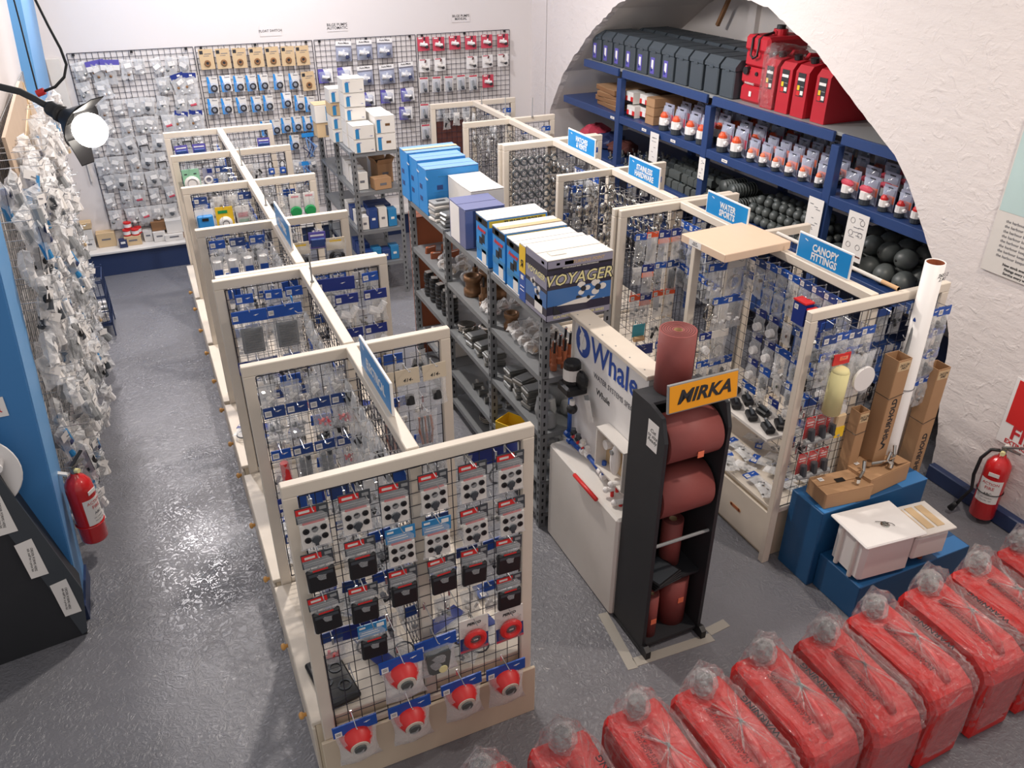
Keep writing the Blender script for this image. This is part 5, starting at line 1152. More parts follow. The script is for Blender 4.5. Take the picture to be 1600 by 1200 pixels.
mkroll(.028, .24, (1.775, 2.32, .044), (0, 0, 0), 'thin red sanding roll standing behind in bottom of black rack', ((.0, -.0285, .15), (0, 0, 0)), r0=.012, rings=2)
for i in range(4):
    m = MB().box((0, 0, .004), (.16, .14, .008), 'black', ch=.002).box((0, 0, .0085), (.14, .12, .0008), 'darkgrey')
    tag(obj('sanding_pack', m.mesh('pack'), None, (1.755, 2.27, .368 + i * .0095), (0, 0, .15 + .06 * i)), 'flat black pack on middle shelf of black rack, %s from bottom' % ORD[i + 1], 'pack', 'flat black packs in the rack')

# ================================================================== BLUE STEPS AND WHAT STANDS ON THEM
def step(x0, x1, y0, y1, h, label):
    r = empty('display_step', ((x0 + x1) / 2, (y0 + y1) / 2, 0), label=label, cat='step', group='blue display steps')
    obj('body', MB().box((0, 0, h / 2), (x1 - x0, y1 - y0, h), 'stepblue', ch=.004).mesh('body'), r)
    return r
s1 = step(2.66, 3.36, 2.215, 2.436, .47, 'taller dark blue step against the nearest right panel')
s2 = step(2.70, 3.44, 1.94, 2.213, .21, 'lower dark blue step in front holding the white cooler')
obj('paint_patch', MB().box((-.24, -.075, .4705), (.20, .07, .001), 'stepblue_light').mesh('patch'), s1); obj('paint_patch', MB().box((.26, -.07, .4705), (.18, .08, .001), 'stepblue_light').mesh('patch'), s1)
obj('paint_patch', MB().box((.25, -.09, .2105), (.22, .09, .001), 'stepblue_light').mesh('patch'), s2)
# white moulded cooler insert with its lid
r = empty('cooler_box', (2.88, 2.055, .211), (0, 0, -.10), 'white moulded cooler box with lid and lift ring on blue step', 'cooler box')
m = MB().box((-.02, -.0, .12), (.30, .21, .23), 'white', ch=.02, top=1); 
for i in (-1, 1): m.cyl((-.172, .05 * i, .01), (-.172, .05 * i, .235), .012, 'offwhite', n=8)
obj('tub', m.mesh('tub'), r)
obj('side_tub', MB().box((.245, .005, .12), (.20, .20, .14), 'white', ch=.012).mesh('side_tub'), r)
obj('lid', MB().box((-.02, -.0, .248), (.35, .265, .016), 'white', ch=.006).mesh('lid'), r)
t = obj('divided_tray', MB().box((.25, .005, .205), (.24, .22, .012), 'offwhite', ch=.003).mesh('tray'), r)
m = MB()
for i in range(3): m.box((.18 + i * .062, .01, .2125), (.045, .16, .004), 'tan', ch=.0015)
obj('compartments', m.mesh('compartments'), t)
l = obj('lift_ring', MB().lathe([(0, 0), (.022, 0), (.022, .003), (.016, .004), (0, .002)], 'chrome', 16, (0, -.02, .256)).torus((0, -.02, .262), .013, .002, 'dull_metal', 14, 5, mtx=Matrix.Rotation(.3, 4, 'X')).mesh('lift_ring'), r)
obj('tie', MB().tube([(-.035, .01, .262), (0, -.015, .27), (.03, -.03, .264), (.035, -.045, .262)], .0016, 'black', 5).mesh('tie'), l)
for i, (x, y) in enumerate([(3.13, 1.985), (3.25, 1.995)]):
    tag(obj('cork_foot', MB().cyl((0, 0, 0), (0, 0, .012), .016, 'redbrown', n=10).mesh('foot'), None, (x, y, .212)), 'small brown disc on lower blue step, %s one' % ['left', 'right'][i], 'disc', 'small brown discs')
# cardboard boxes with cut-outs and metal fittings
r, bd = carton('cut_carton', (2.83, 2.30, .472), (.27, .15, .085), 'carton', 'carton', 'brown carton with cut-out on left of upper blue step', rz=-.12)
obj('price_sticker', STK, bd, (-.09, .04, .09), (-PI / 2, 0, 0)); obj('cut_out', MB().box((.0, .01, .0895), (.05, .03, .001), 'black').mesh('cut_out'), bd)
r, bd = carton('cut_carton', (3.09, 2.325, .472), (.30, .17, .105), 'carton', 'carton', 'larger brown carton with metal fittings on right of upper blue step', rz=.10)
obj('price_sticker', STK, bd, (-.10, .05, .111), (-PI / 2, 0, 0)); obj('price_sticker', STK, bd, (.11, .05, .111), (-PI / 2, 0, 0))
obj('torn_flap', MB().box((.03, -.03, .125), (.09, .004, .05), 'carton', rx=.6).box((.10, -.05, .117), (.09, .05, .003), 'carton', ry=.2).mesh('flap'), bd)
FIT = MB().cyl((-.05, 0, .012), (.04, .0, .02), .008, 'dull_metal', n=8).cyl((.04, 0, .02), (.055, .01, .07), .009, 'chrome', n=8).cyl((-.055, 0, .006), (-.055, 0, .03), .014, 'chrome', n=10).mesh('rod_fitting')
for i, (x, y, z, a) in enumerate([(2.93, 2.275, .566, .5), (3.07, 2.30, .588, -.3), (3.15, 2.29, .588, .6)]):
    tag(obj('rod_holder', FIT, None, (x, y, z), (0, 0, a)), 'chrome rod fitting on the cut cartons, %s from left' % ORD[i + 1], 'fitting', 'chrome rod fittings')
# tall square cartons and pipes leaning on the panel
def tallbox(x, y, h, w_, label, txt, code, tilt=(0, 0, 0), z=.472, sz=.045):
    r = empty('tall_carton', (x, y, z), tilt, label, 'carton', 'tall square cartons')
    m = MB().box((-w_ / 2, 0, h / 2), (.003, w_, h), 'carton').box((w_ / 2, 0, h / 2), (.003, w_, h), 'carton').box((0, -w_ / 2, h / 2), (w_, .003, h), 'carton').box((0, w_ / 2, h / 2), (w_, .003, h), 'carton').box((0, 0, .002), (w_, w_, .003), 'carton')
    b_ = obj('tube_box', m.mesh('tube_box'), r)
    obj('inner', MB().box((0, 0, h - .06), (w_ - .006, w_ - .006, .002), 'carton_dark').mesh('inner'), b_)
    if txt:
        obj('lettering', text_mesh(txt, sz, 'ink', .0004, .0012), b_, (0.004, -w_ / 2 - .0022, h * .52), (PI / 2, -PI / 2, 0))
        obj('logo', MB().prism([(-.02, -.03), (.01, -.022), (.018, 0), (-.006, .012), (.0, .026), (.02, .03), (-.008, .032), (-.02, .012), (.002, -.004), (-.004, -.018)], -.002, -.001, 'ink').mesh('logo'), b_, (0.0, -w_ / 2, h * .52 - (len(txt) * sz * .42)))
    l_ = obj('code_label', MB().box((0, -w_ / 2 - .002, h - .035), (w_ * .9, .001, .05), 'tan').mesh('label'), b_)
    obj('handwriting', text_mesh(code, .019, 'ink', .0002, .0002, .2), l_, (0, -w_ / 2 - .003, h - .037), FY)
    obj('string', MB().tube([(-w_ / 2 - .003, -w_ / 2 - .003, h * .70), (w_ / 2 + .003, -w_ / 2 - .004, h * .72), (w_ / 2 + .003, w_ / 2 + .003, h * .7), (-w_ / 2 - .003, w_ / 2 + .003, h * .7), (-w_ / 2 - .003, -w_ / 2 - .003, h * .70)], .0015, 'black', 4).mesh('string'), b_)
tallbox(3.10, 2.375, .70, .085, 'tall brown carton with black lettering left of the white pipe', 'SHURHOLD', '265120\n3457')
tallbox(3.41, 2.38, 1.05, .082, 'tall brown carton with black lettering right of the white pipe', 'SHURHOLD', '265124\n5082', z=.0)
tallbox(2.965, 2.40, .42, .06, 'shorter brown carton with handwritten label beside the roller sleeve', '', '265120\n5900')
r = empty('white_pipe', (3.225, 2.385, .472), (.0, -.03, 0), 'tall white plastic pipe standing on the blue step', 'pipe')
obj('pipe', MB().lathe([(.045, 0), (.045, 1.16), (.040, 1.16), (.040, 1.02)], 'white', 28).mesh('pipe', True), r)
obj('inside', MB().lathe([(0, 1.02), (.040, 1.02)], 'tan', 20).lathe([(.0395, 1.02), (.0395, 1.158)], 'redbrown', 20).mesh('inside'), r)
obj('handwriting', text_mesh('26512\n2.41', .024, 'ink', .0002, .0002, .2), r, (.012, -.0458, 1.10), FY)
obj('string', MB().torus((0, 0, .50), .0465, .0018, 'black', 20, 4, mtx=Matrix.Identity(4)).mesh('string'), r)
r = empty('pole', (3.115, 2.385, .60), (.0, .07, 0), 'thin grey pole with blue grip standing in the tall carton', 'pole')
obj('shaft', MB().cyl((0, 0, 0), (0, 0, .78), .010, 'grey', n=10).mesh('shaft'), r); obj('grip', MB().cyl((0, 0, .74), (0, 0, .90), .015, 'blue', n=12).cyl((0, 0, .90), (0, 0, .905), .0135, 'navy', n=12).mesh('grip'), r)
tag(obj('wooden_pole', MB().cyl((0, 0, 0), (0, .85, 0), .010, 'offwhite', n=8).cyl((0, .0, 0), (0, .10, .0), .0105, 'wood', n=8).mesh('pole'), None, (3.10, 2.47, 1.481)), 'pale pole lying along the top of the nearest right panels', 'pole')

# ================================================================== FIRE EXTINGUISHERS, SIGNS, POSTER
def extinguisher(loc, rz, label, s=1.0, brand='FIRE', hose=True):
    r = empty('fire_extinguisher', loc, (0, 0, rz), label, 'extinguisher'); r.scale = (s,) * 3
    R_ = .062
    obj('cylinder', MB().lathe([(0, 0), (R_ * .95, 0), (R_, .008), (R_, .30), (R_ * .93, .335), (R_ * .6, .365), (.02, .378), (.018, .39), (0, .39)], 'extred', 28).mesh('cylinder', True), r)
    lb = MB(); n = 14; vs = []
    for i in range(n + 1):
        a = -PI / 2 - .95 + 1.9 * i / n
        vs += [((R_ + .0008) * math.cos(a), (R_ + .0008) * math.sin(a), .11), ((R_ + .0008) * math.cos(a), (R_ + .0008) * math.sin(a), .255)]
    lb.add(vs, [(2 * i, 2 * i + 2, 2 * i + 3, 2 * i + 1) for i in range(n)], 'paper'); L_ = obj('label', lb.mesh('label'), r)
    for (t_, z_, s_, k) in (('ACTION', .232, .022, 'inkred'), ('FIRE', .205, .026, 'inkred'), ('ABC', .17, .02, 'ink'), ('DRY CHEMICAL', .145, .008, 'inkgrey'), ('PULL PIN - AIM', .128, .008, 'inkgrey')):
        me = text_mesh(t_, s_, k, .0002).copy()
        for v in me.vertices:
            a = v.co.x / R_; d = R_ + .0016 + v.co.z; v.co = Vector((d * math.sin(a), -d * math.cos(a), v.co.y + z_))
        obj('lettering', me, L_)
    obj('sticker', MB().box((0, -R_ - .001, .29), (.05, .003, .02), 'paper').mesh('sticker'), r)
    v = obj('valve', MB().cyl((0, 0, .385), (0, 0, .42), .014, 'dull_metal', n=10).cyl((0, -.01, .405), (0, -.03, .405), .012, 'paleyellow', n=10).mesh('valve'), r)
    obj('handle', MB().box((.03, 0, .425), (.09, .016, .006), 'dull_metal', ry=.1).box((.035, 0, .445), (.10, .016, .006), 'black' if not hose else 'dull_metal', ry=-.35).mesh('handle'), v)
    if hose: obj('hose', MB().tube([(-.015, -.005, .41), (-.055, -.01, .40), (-.085, -.02, .34), (-.09, -.035, .24), (-.075, -.055, .16), (-.10, -.06, .10), (-.12, -.06, .04)], .009, 'black', 8).cyl((-.12, -.06, .05), (-.14, -.06, .0), .012, 'black', .018, n=8).mesh('hose', True), r)
    obj('strap', MB().torus((0, 0, .165 if hose else .10), R_ + .002, .003, 'black' if hose else 'extred', 24, 5, mtx=Matrix.Identity(4)).mesh('strap'), r)
    obj('wall_hook', MB().box((-.03 if not hose else .0, .05, .40), (.02, .09, .01), 'offwhite').mesh('wall_hook'), r)
extinguisher((-.612, 3.685, .33), PI / 2 * .62, 'red fire extinguisher hung on the left blue pillar', 1.0, hose=False)
extinguisher((3.945, 2.23, .035), -PI / 2 * .72, 'red fire extinguisher with black hose on the right wall', 1.06)
r = empty('fire_sign', (4.026, 2.17, .66), label='red and white FIRE EXTINGUISHER sign on the right wall', cat='sign')
obj('plate', MB().box((0, 0, 0), (.004, .34, .40), 'white').mesh('plate'), r, (-.002, 0, 0))
obj('red_field', MB().prism([(.15, -.07), (.15, .19), (-.15, .19), (-.15, -.07)], -.0062, -.004, 'red', 'X').box((-.0068, -.02, .06), (.001, .12, .22), 'white').mesh('field'), r)
obj('lettering', text_mesh('FIRE', .115, 'inkred', .0006, .003), r, (-.0055, 0, -.115), FX)
obj('lettering', text_mesh('EXTINGUISHER', .036, 'inkred', .0006, .0008), r, (-.0055, 0, -.175), FX)
r = empty('poster', (4.02, 2.42, 1.74), label='large teal and white framed poster with text on right wall', cat='poster')
obj('sheet', MB().box((0, 0, 0), (.012, .62, .80), 'offwhite', ch=.003).mesh('sheet'), r)
pp = obj('picture', MB().box((-.0068, 0, .16), (.001, .60, .46), 'poster').box((-.0076, -.1, .16), (.001, .3, .10), 'mint').mesh('picture'), r)
for i in range(8): obj('text_line', text_mesh('the harbour keeps the boats and the sea close to hand', .022, 'inkgrey', .0003), r, (-.0072, 0, -.115 - i * .026), FX)
for i, t_ in enumerate(['New stock', 'Fittings', 'Service']): obj('text_line', text_mesh(t_ + ' every week, ask in the store', .020, 'ink', .0003, .0004), r, (-.0072, .03, -.335 - i * .022), FX)
r = empty('fire_sign', (-.79, 3.483, 1.235), label='corner of white sign with red lettering on left blue pillar', cat='sign')
obj('plate', MB().box((-.075, 0, 0), (.25, .004, .09), 'white').mesh('plate'), r, (0, -.0, 0)); obj('lettering', text_mesh('FIRE\nEXTINGUISHER', .03, 'inkred', .0006, .001), r, (-.072, -.0035, 0), FY)
r = empty('wall_fan', (-.94, 3.40, 1.0), label='white round dish with central knob on left blue pillar', cat='dish')
obj('dish', MB().lathe([(.0, .0), (.12, .01), (.19, .045), (.20, .05), (.195, .055), (.12, .02), (0, .012)], 'white', 36, (0, 0, 0), 'Y').mesh('dish', True), r, (0, .03, 0))
obj('knob', MB().cyl((.12, .0, .03), (.12, -.06, .03), .022, 'white', n=14).mesh('knob'), r)
# black board box with printed sheets, lower left
r = empty('black_box', (-1.0, 3.42, 0), (0, 0, .12), label='black angled box carrying printed white sheets, in front of left blue pillar', cat='box')
obj('body', MB().prism([(.27, 0), (.31, .27), (.16, .99), (-.6, 1.7), (-.6, 0)], -.07, .05, 'rackblack', 'Y').mesh('body'), r)
b_ = obj('ledge', MB().prism([(.275, .03), (.312, .275), (.165, .995), (.06, .95), (.12, .70), (.18, .40), (.25, .02)], -.085, -.07, 'darkgrey', 'Y').mesh('ledge'), r)
for i, (x, z) in enumerate([(.245, .26), (.175, .53), (.125, .80)]):
    p_ = obj('printed_sheet', MB().prism([(-.035, -.10), (.035, -.10), (.02, .11), (-.05, .10)], -.001, .001, 'paper', 'Y').mesh('sheet'), b_, (x, -.087, z))
    obj('lettering', text_mesh('ORDER FORMS HERE\nask staff for a price list', .014, 'ink', .0002, 0), p_, (-.006, -.0018, .0), (PI / 2, PI / 2 + .1, 0))

# ================================================================== BACK WALL
BW= [('tan', 0.699, 1.855), ('tan', 0.845, 1.852), ('tan', 0.994, 1.849), ('tan', 1.145, 1.846), ('tan', 1.292, 1.843), ('tan', 1.441, 1.84), ('tan', 1.575, 1.838), ('tan', 1.6, 1.603), ('ring', 0.715, 1.63), ('ring', 0.952, 1.625), ('ring', 1.063, 1.623), ('ring', 1.176, 1.621), ('ring', 1.32, 1.617), ('ring', 1.465, 1.612), ('ring', 0.687, 1.437), ('ring', 0.808, 1.433), ('ring', 0.944, 1.433), ('ring', 1.081, 1.428), ('ring', 1.196, 1.431), ('ring', 1.494, 1.408), ('ring', 1.592, 1.388), ('ring', 1.136, 1.195), ('ring', 1.229, 1.199), ('ring', 1.336, 1.208), ('ring', 1.437, 1.211), ('ring', 1.544, 1.208), ('ring', 1.62, 1.201), ('ring', 1.395, 1.034), ('ringw', 0.831, 1.633), ('ringw', 1.368, 1.442), ('bilge', 1.98, 1.849), ('bilge', 2.185, 1.85), ('bilge', 2.393, 1.856), ('bilge', 2.169, 1.612), ('bilge', 2.393, 1.61), ('bilge', 2.596, 1.621), ('bilgeb', 1.774, 1.639), ('bilgeb', 1.965, 1.644), ('bilgeb', 2.182, 1.391), ('bilgeb', 2.383, 1.4), ('bilgeb', 2.595, 1.403), ('bilgeb', 2.569, 1.22), ('redp', 2.795, 1.876), ('redp', 2.959, 1.868), ('redp', 3.133, 1.871), ('redp', 3.309, 1.862), ('redp', 3.488, 1.865), ('redp', 3.669, 1.862), ('redp', 3.496, 1.472), ('whp', 2.797, 1.67), ('whp', 2.964, 1.672), ('whp', 3.318, 1.669), ('whp', 3.492, 1.671), ('whp', 3.668, 1.673), ('blis', 2.78, 1.484), ('blis', 2.919, 1.481), ('blis', 3.054, 1.477), ('blis', 3.19, 1.481), ('blis', 3.327, 1.471), ('blis', 2.772, 1.223), ('blis', 2.774, 1.013), ('blis', 2.963, 1.214), ('blis', 3.093, 1.209), ('blis', 3.239, 1.197), ('rope', 1.53, 0.995), ('rope', 1.469, 0.717)]
m = MB().box((0, 0, -.09), (.125, .004, .175), 'tan').box((-.04, -.003, -.02), (.03, .001, .03), 'ink').box((.015, -.003, -.03), (.05, .001, .006), 'inkgrey').torus((0, -.008, -.115), .022, .009, 'carton_dark', 14, 6).cyl((0, -.003, -.115), (0, -.012, -.115), .012, 'ink', n=10)
BK = {}
def bk(k, name, parts):
    K = Kind(name)
    for n_, me in parts: K.add(n_, me)
    BK[k] = K
bk('tan', 'float_switch_card', [('card', MB().box((0, 0, -.08), (.125, .004, .175), 'tan').box((-.04, -.003, -.02), (.03, .001, .03), 'ink').box((.015, -.003, -.035), (.06, .001, .006), 'inkgrey').box((0, -.003, -.052), (.05, .001, .004), 'inkgrey')), ('ring', MB().torus((0, -.01, -.115), .02, .009, 'carton_dark', 14, 6).cyl((0, -.003, -.115), (0, -.012, -.115), .012, 'ink', n=10))])
for k, c in (('ring', 'offwhite'), ('ringw', 'white')):
    bk(k, 'ring_card', [('card', MB().box((0, 0, -.06), (.095, .004, .145), c).prism([(-.047, .012), (-.047, -.132), (.0, -.132), (-.02, -.05), (-.03, .012)], -.0035, -.002, 'boxblue').box((.018, -.003, -.005), (.045, .001, .006), 'inkgrey')), ('ring', MB().torus((.008, -.012, -.09), .024, .008, 'ink', 14, 6).cyl((.008, -.002, -.09), (.008, -.016, -.09), .010, 'grey', n=8)), ('blister', pouch(.085, .09, .04, 201, 'blister', cr=.002, z0=-.045))])
def pumpbody(s_=1.0, k1='white', k2='ink'):
    return MB().cyl((-.05 * s_, -.02, .008), (.03 * s_, -.02, -.006), .019 * s_, k1, n=12).cyl((.02 * s_, -.018, -.01), (.03 * s_, -.03, -.034 * s_), .022 * s_, k2, .016 * s_, n=12).cyl((-.01 * s_, -.02, .005), (.0, -.022, .035 * s_), .010 * s_, k1, n=8)
def sh(mb, x, z): mb.v = [(a + x, b_, c + z) for a, b_, c in mb.v]; return mb
bk('bilge', 'pump_pack', [('card', MB().box((0, 0, -.075), (.155, .004, .175), 'violetgrey').box((0, -.003, -.0), (.155, .001, .04), 'white').box((0, -.0035, -.028), (.145, .001, .006), 'inkgrey')), ('pump', sh(pumpbody(1.15, 'white', 'navybox'), 0, -.095)), ('blister', pouch(.15, .12, .09, 202, 'blister', cr=.003, z0=-.04))])
BK['bilge'].add('lettering', text_mesh('Auto-Mate', .024, 'ink', .0003, .0006), 0, (0, -.0038, .002), FY)
bk('bilgeb', 'pump_pack', [('card', MB().box((0, 0, -.06), (.14, .004, .13), 'purple').prism([(-.02, .005), (.07, .005), (.07, -.125), (.03, -.125)], -.0035, -.002, 'white')), ('pump', sh(pumpbody(.85), .005, -.07)), ('blister', pouch(.13, .10, .07, 203, 'blister', cr=.003, z0=-.02))])
bk('redp', 'pump_card', [('card', MB().box((0, 0, -.055), (.125, .004, .13), 'pinkred').box((-.03, -.003, -.0), (.04, .001, .012), 'paper')), ('pump', sh(pumpbody(.9), .005, -.06).cyl((0, -.02, -.02), (.012, -.02, .01), .008, 'ink', n=6))])
bk('whp', 'pump_card', [('card', MB().box((0, 0, -.055), (.12, .004, .125), 'white').box((-.02, -.003, .0), (.06, .001, .008), 'pinkred')), ('pump', sh(pumpbody(.8, 'offwhite'), .005, -.065).cyl((0, -.02, -.025), (.01, -.02, .0), .008, 'brown', n=6))])
bk('blis', 'switch_blister', [('card', MB().box((0, 0, -.065), (.10, .004, .15), 'offwhite').box((0, -.003, .0), (.085, .001, .014), 'pinkred')), ('switch', MB().cyl((-.01, -.015, -.04), (-.005, -.02, -.10), .012, 'grey', n=8).sph((.01, -.02, -.115), .018, 'darkgrey', 8, 6)), ('blister', pouch(.09, .13, .06, 204, 'blister', cr=.003, z0=-.015))])
m = MB(); rr = random.Random(3)
for i in range(7):
    m.tube([(rr.uniform(-.05, .05), -.02 - .01 * rr.random(), -.03), (rr.uniform(-.07, .07), -.04, -.12), (rr.uniform(-.05, .05), -.03, -.22)], .006, 'navybox' if i % 2 else 'boxtop', 6)
bk('rope', 'rope_bundle', [('header', MB().box((0, 0, -.01), (.12, .005, .04), 'boxblue')), ('rope', m)])
BD = {'tan': ('tan card with dark round float switch', 'card'), 'ring': ('white and blue card with dark ring', 'card'), 'ringw': ('bright white card with dark ring', 'card'), 'bilge': ('large blister of white bilge pump', 'pump'), 'bilgeb': ('violet card with small bilge pump', 'pump'), 'redp': ('red card with white pump', 'pump'), 'whp': ('white card with small pump', 'pump'), 'blis': ('narrow blister with float switch', 'switch'), 'rope': ('bundle of blue and dark hoses', 'hose bundle')}
YW = 8.455
BWP = []
for i, (x0, x1) in enumerate([(-.44, .60), (.62, 1.69), (1.71, 2.73), (2.75, 3.77)]):
    r = empty('wall_grid', (x0, YW, .36), label='dark wire grid screwed to the back wall, %s from left' % ORD[i + 1], cat='wire grid', group='wire grids on the back wall')
    g = obj('wire_mesh', grid_mesh(x1 - x0, 1.60, .0021, cell=.05), r); g['kind'] = 'stuff'
    for x in (.05, (x1 - x0) / 2, x1 - x0 - .06): obj('clip', MB().box((x, -.004, 1.59), (.022, .016, .022), 'black').mesh('clip'), r)
    BWP.append(r)
cnt = {}
def pan_of(x): return BWP[0 if x < .61 else 1 if x < 1.70 else 2 if x < 2.74 else 3]
bwr = {}
for it in BW: bwr.setdefault((it[0], round(it[2] / .07)), []).append(it)
for (k, _), its in sorted(bwr.items(), key=lambda q_: -q_[0][1]):
    z0 = its[0][2]; cnt[k] = cnt.get(k, 0) + 1
    for i, (_, x, z) in enumerate(sorted(its, key=lambda t: t[1])):
        hh = {'tan': .08, 'ring': .06, 'ringw': .06, 'bilge': .075, 'bilgeb': .06, 'redp': .055, 'whp': .055, 'blis': .065, 'rope': .11}[k]
        st = pan_of(x)
        obj('hook', HOOKS, st, (x - st.location.x, -.006, z + hh - st.location.z + .006))
        lb = '%s, %s%son back wall' % (BD[k][0], (ORD[cnt[k]] + ' row down, ') if len([1 for q_ in bwr if q_[0] == k]) > 1 else '', (ORD[i + 1] + ' from left, ') if len(its) > 1 else '')
        BK[k].place((x, YW - .05, z + hh), (0, rnd.uniform(-.05, .05), 0), lb, BD[k][1], BD[k][0] + 's on back wall')
# loose bags on the first grid
def wbag(seed, k, film='bagmilk', extra=None):
    K = Kind('fitting_bag'); r_ = random.Random(seed)
    K.add('bag', pouch(r_.uniform(.07, .12), r_.uniform(.10, .16), .035, seed, film, cr=.010))
    lb = MB().box((r_.uniform(-.015, .015), -.020, -.03 - r_.uniform(0, .03)), (.045, .001, .03), 'paper', ry=r_.uniform(-.5, .5))
    if k == 'blue': lb.box((0, -.006, .0), (.09, .003, .035), 'deepblue').box((.01, -.008, .0), (.02, .001, .012), 'paper')
    if k == 'purple': lb.box((0, -.012, -.01), (.12, .003, .035), 'purple').box((0, -.012, -.045), (.12, .003, .035), 'paper')
    K.add('label', lb)
    c = MB()
    if k == 'ring': c.torus((0, -.004, -.08), .022, .006, 'darkgrey', 12, 5)
    elif k == 'square': c.box((0, -.022, -.07), (.06, .003, .008), 'black').box((-.028, -.022, -.09), (.006, .003, .045), 'black').box((.028, -.022, -.09), (.006, .003, .045), 'black')
    elif k == 'red': c.cyl((-.02, -.01, -.08), (.02, -.01, -.07), .011, 'pinkred', n=8)
    elif k == 'dark': c.sph((0, -.005, -.08), .018, 'vent', 8, 6)
    else:
        for _ in range(3): c.sph((r_.uniform(-.025, .025), -.005, -.06 - r_.uniform(0, .05)), r_.uniform(.008, .014), r_.choice(['white', 'offwhite', 'dull_metal', 'carton_dark']), 7, 5)
    K.add('contents', c); return K
WB = [wbag(300 + i, k) for i, k in enumerate(['plain', 'plain', 'blue', 'ring', 'square', 'plain', 'red', 'dark', 'purple', 'plain', 'plain', 'blue'])]
WBN = ['plain', 'plain', 'blue', 'ring', 'square', 'plain', 'red', 'dark', 'purple', 'plain', 'plain', 'blue']
WD = {'plain': 'crumpled clear bag of small parts', 'blue': 'clear bag with blue card', 'ring': 'clear bag with dark ring', 'square': 'clear bag with black square bracket', 'red': 'clear bag with red part', 'dark': 'clear bag with dark ball', 'purple': 'purple and white card'}
rb = random.Random(17)
for ri in range(9):
    z = 1.90 - ri * .165
    for ci in range(8):
        x = -.37 + ci * .128 + rb.uniform(-.02, .02)
        if ri == 0 and ci in (1, 2): kx = 8
        elif ci >= 6 and ri in (1, 3): kx = 2
        elif (ri, ci) in ((4, 3), (4, 6), (5, 4), (5, 5), (7, 5)): kx = 4
        elif ri == 1 and ci in (2, 3, 4): continue
        else: kx = rb.choice([0, 1, 5, 9, 10, 3, 7, 6, 0, 1, 5, 9, 10])
        if x < -.42 or x > .57: continue
        obj('hook', HOOKS, BWP[0], (x - BWP[0].location.x, -.006, z - BWP[0].location.z))
        WB[kx].place((x, YW - .05 - rb.uniform(0, .012), z - .006), (rb.uniform(-.06, .12), rb.uniform(-.25, .25), rb.uniform(-.2, .2)), '%s, %s row, %s from left, first wall grid' % (WD[WBN[kx]], ORD[ri + 1], ORD[ci + 1]), 'bag', 'small bags on the first wall grid', scale=(1.3, 1, 1.25))
for i in range(14):
    ri, ci = divmod(i, 7); x = .70 + ci * .14; z = .86 - ri * .2
    WB[[0, 7, 9, 3, 10][i % 5]].place((x, YW - .05, z), (0, rb.uniform(-.2, .2), 0), '%s, %s low row, %s from left, second wall grid' % (WD[WBN[[0, 7, 9, 3, 10][i % 5]]], ORD[ri + 1], ORD[ci + 1]), 'bag', 'small bags on the second wall grid')
# printed notices on the wall
for t_, x, z, s_, lb in (('FLOAT SWITCH', 1.316, 2.061, .026, 'FLOAT SWITCH'), ('BILGE PUMPS\nAUTOMATIC', 1.951, 2.072, .030, 'BILGE PUMPS AUTOMATIC'), ('BILGE PUMPS\nMANUAL', 3.231, 2.099, .028, 'BILGE PUMPS MANUAL')):
    r = empty('paper_notice', (x, 8.466, z), label='small white paper notice reading ' + lb + ' above the wall grids', cat='notice')
    obj('sheet', MB().box((0, 0, 0), (.20, .002, .09), 'wall_paint').mesh('sheet'), r); obj('lettering', text_mesh(t_, s_ * 1.15, 'ink', .0002, .0005), r, (0, -.0016, 0), FY)
# boxes on the ledge
LB = [(-.655, 8.37, .11, .12, .10, 'offwhite', 'pale box at left end, lower'), (-.50, 8.41, .16, .12, .13, 'tan', 'open tan carton'), (-.36, 8.30, .07, .08, .07, 'navybox', 'small dark blue tin'), (-.27, 8.36, .15, .13, .08, 'tan', 'low tan carton under the red tubs'),
      (-.13, 8.40, .08, .10, .10, 'offwhite', 'small white box'), (-.03, 8.36, .11, .12, .09, 'offwhite', 'white box in middle'), (.10, 8.34, .17, .14, .06, 'offwhite', 'wide low white box'), (.02, 8.43, .01, .01, .01, 'offwhite', ''), (.23, 8.38, .10, .12, .09, 'carton_dark', 'brown box at right end')]
for (x, y, a, b_, c, k, lb) in LB:
    if lb: carton('ledge_box', (x, y, .242), (a, b_, c), k, k, lb + ' on the back wall ledge', group='boxes on the back wall ledge', prints=[('y', 0, .01, a * .5, .015, 'inkgrey')] if k != 'navybox' else [('y', 0, .015, .04, .02, 'paper')])
carton('ledge_box', (-.655, 8.37, .347), (.11, .12, .10), 'offwhite', 'tan', 'pale box stacked on top at left end of ledge', group='boxes on the back wall ledge')
carton('ledge_box', (-.655, 8.37, .452), (.12, .13, .05), 'tan', 'tan', 'flat tan box topmost at left end of ledge', group='boxes on the back wall ledge')
carton('ledge_box', (-.02, 8.40, .337), (.13, .10, .08), 'carton_dark', 'carton_dark', 'brown box stacked on the middle white box, ledge', group='boxes on the back wall ledge')
carton('ledge_box', (.12, 8.37, .307), (.15, .12, .12), 'offwhite', 'offwhite', 'white box stacked on the wide low box, ledge', group='boxes on the back wall ledge')
for i, (x, y, z) in enumerate([(-.31, 8.36, .328), (-.235, 8.35, .328), (-.29, 8.38, .392), (-.21, 8.40, .328)]):
    K = Kind('red_tub'); K.add('tub', MB().cyl((0, 0, 0), (0, 0, .045), .034, 'white', n=12)); K.add('lid', MB().cyl((0, 0, .045), (0, 0, .06), .036, 'red', n=12).cyl((0, 0, 0), (0, 0, .012), .0345, 'red', n=12)); K.place((x, y, z), label='small white tub with red lid, %s one on tan carton' % ORD[i + 1], cat='tub', group='red lidded tubs')

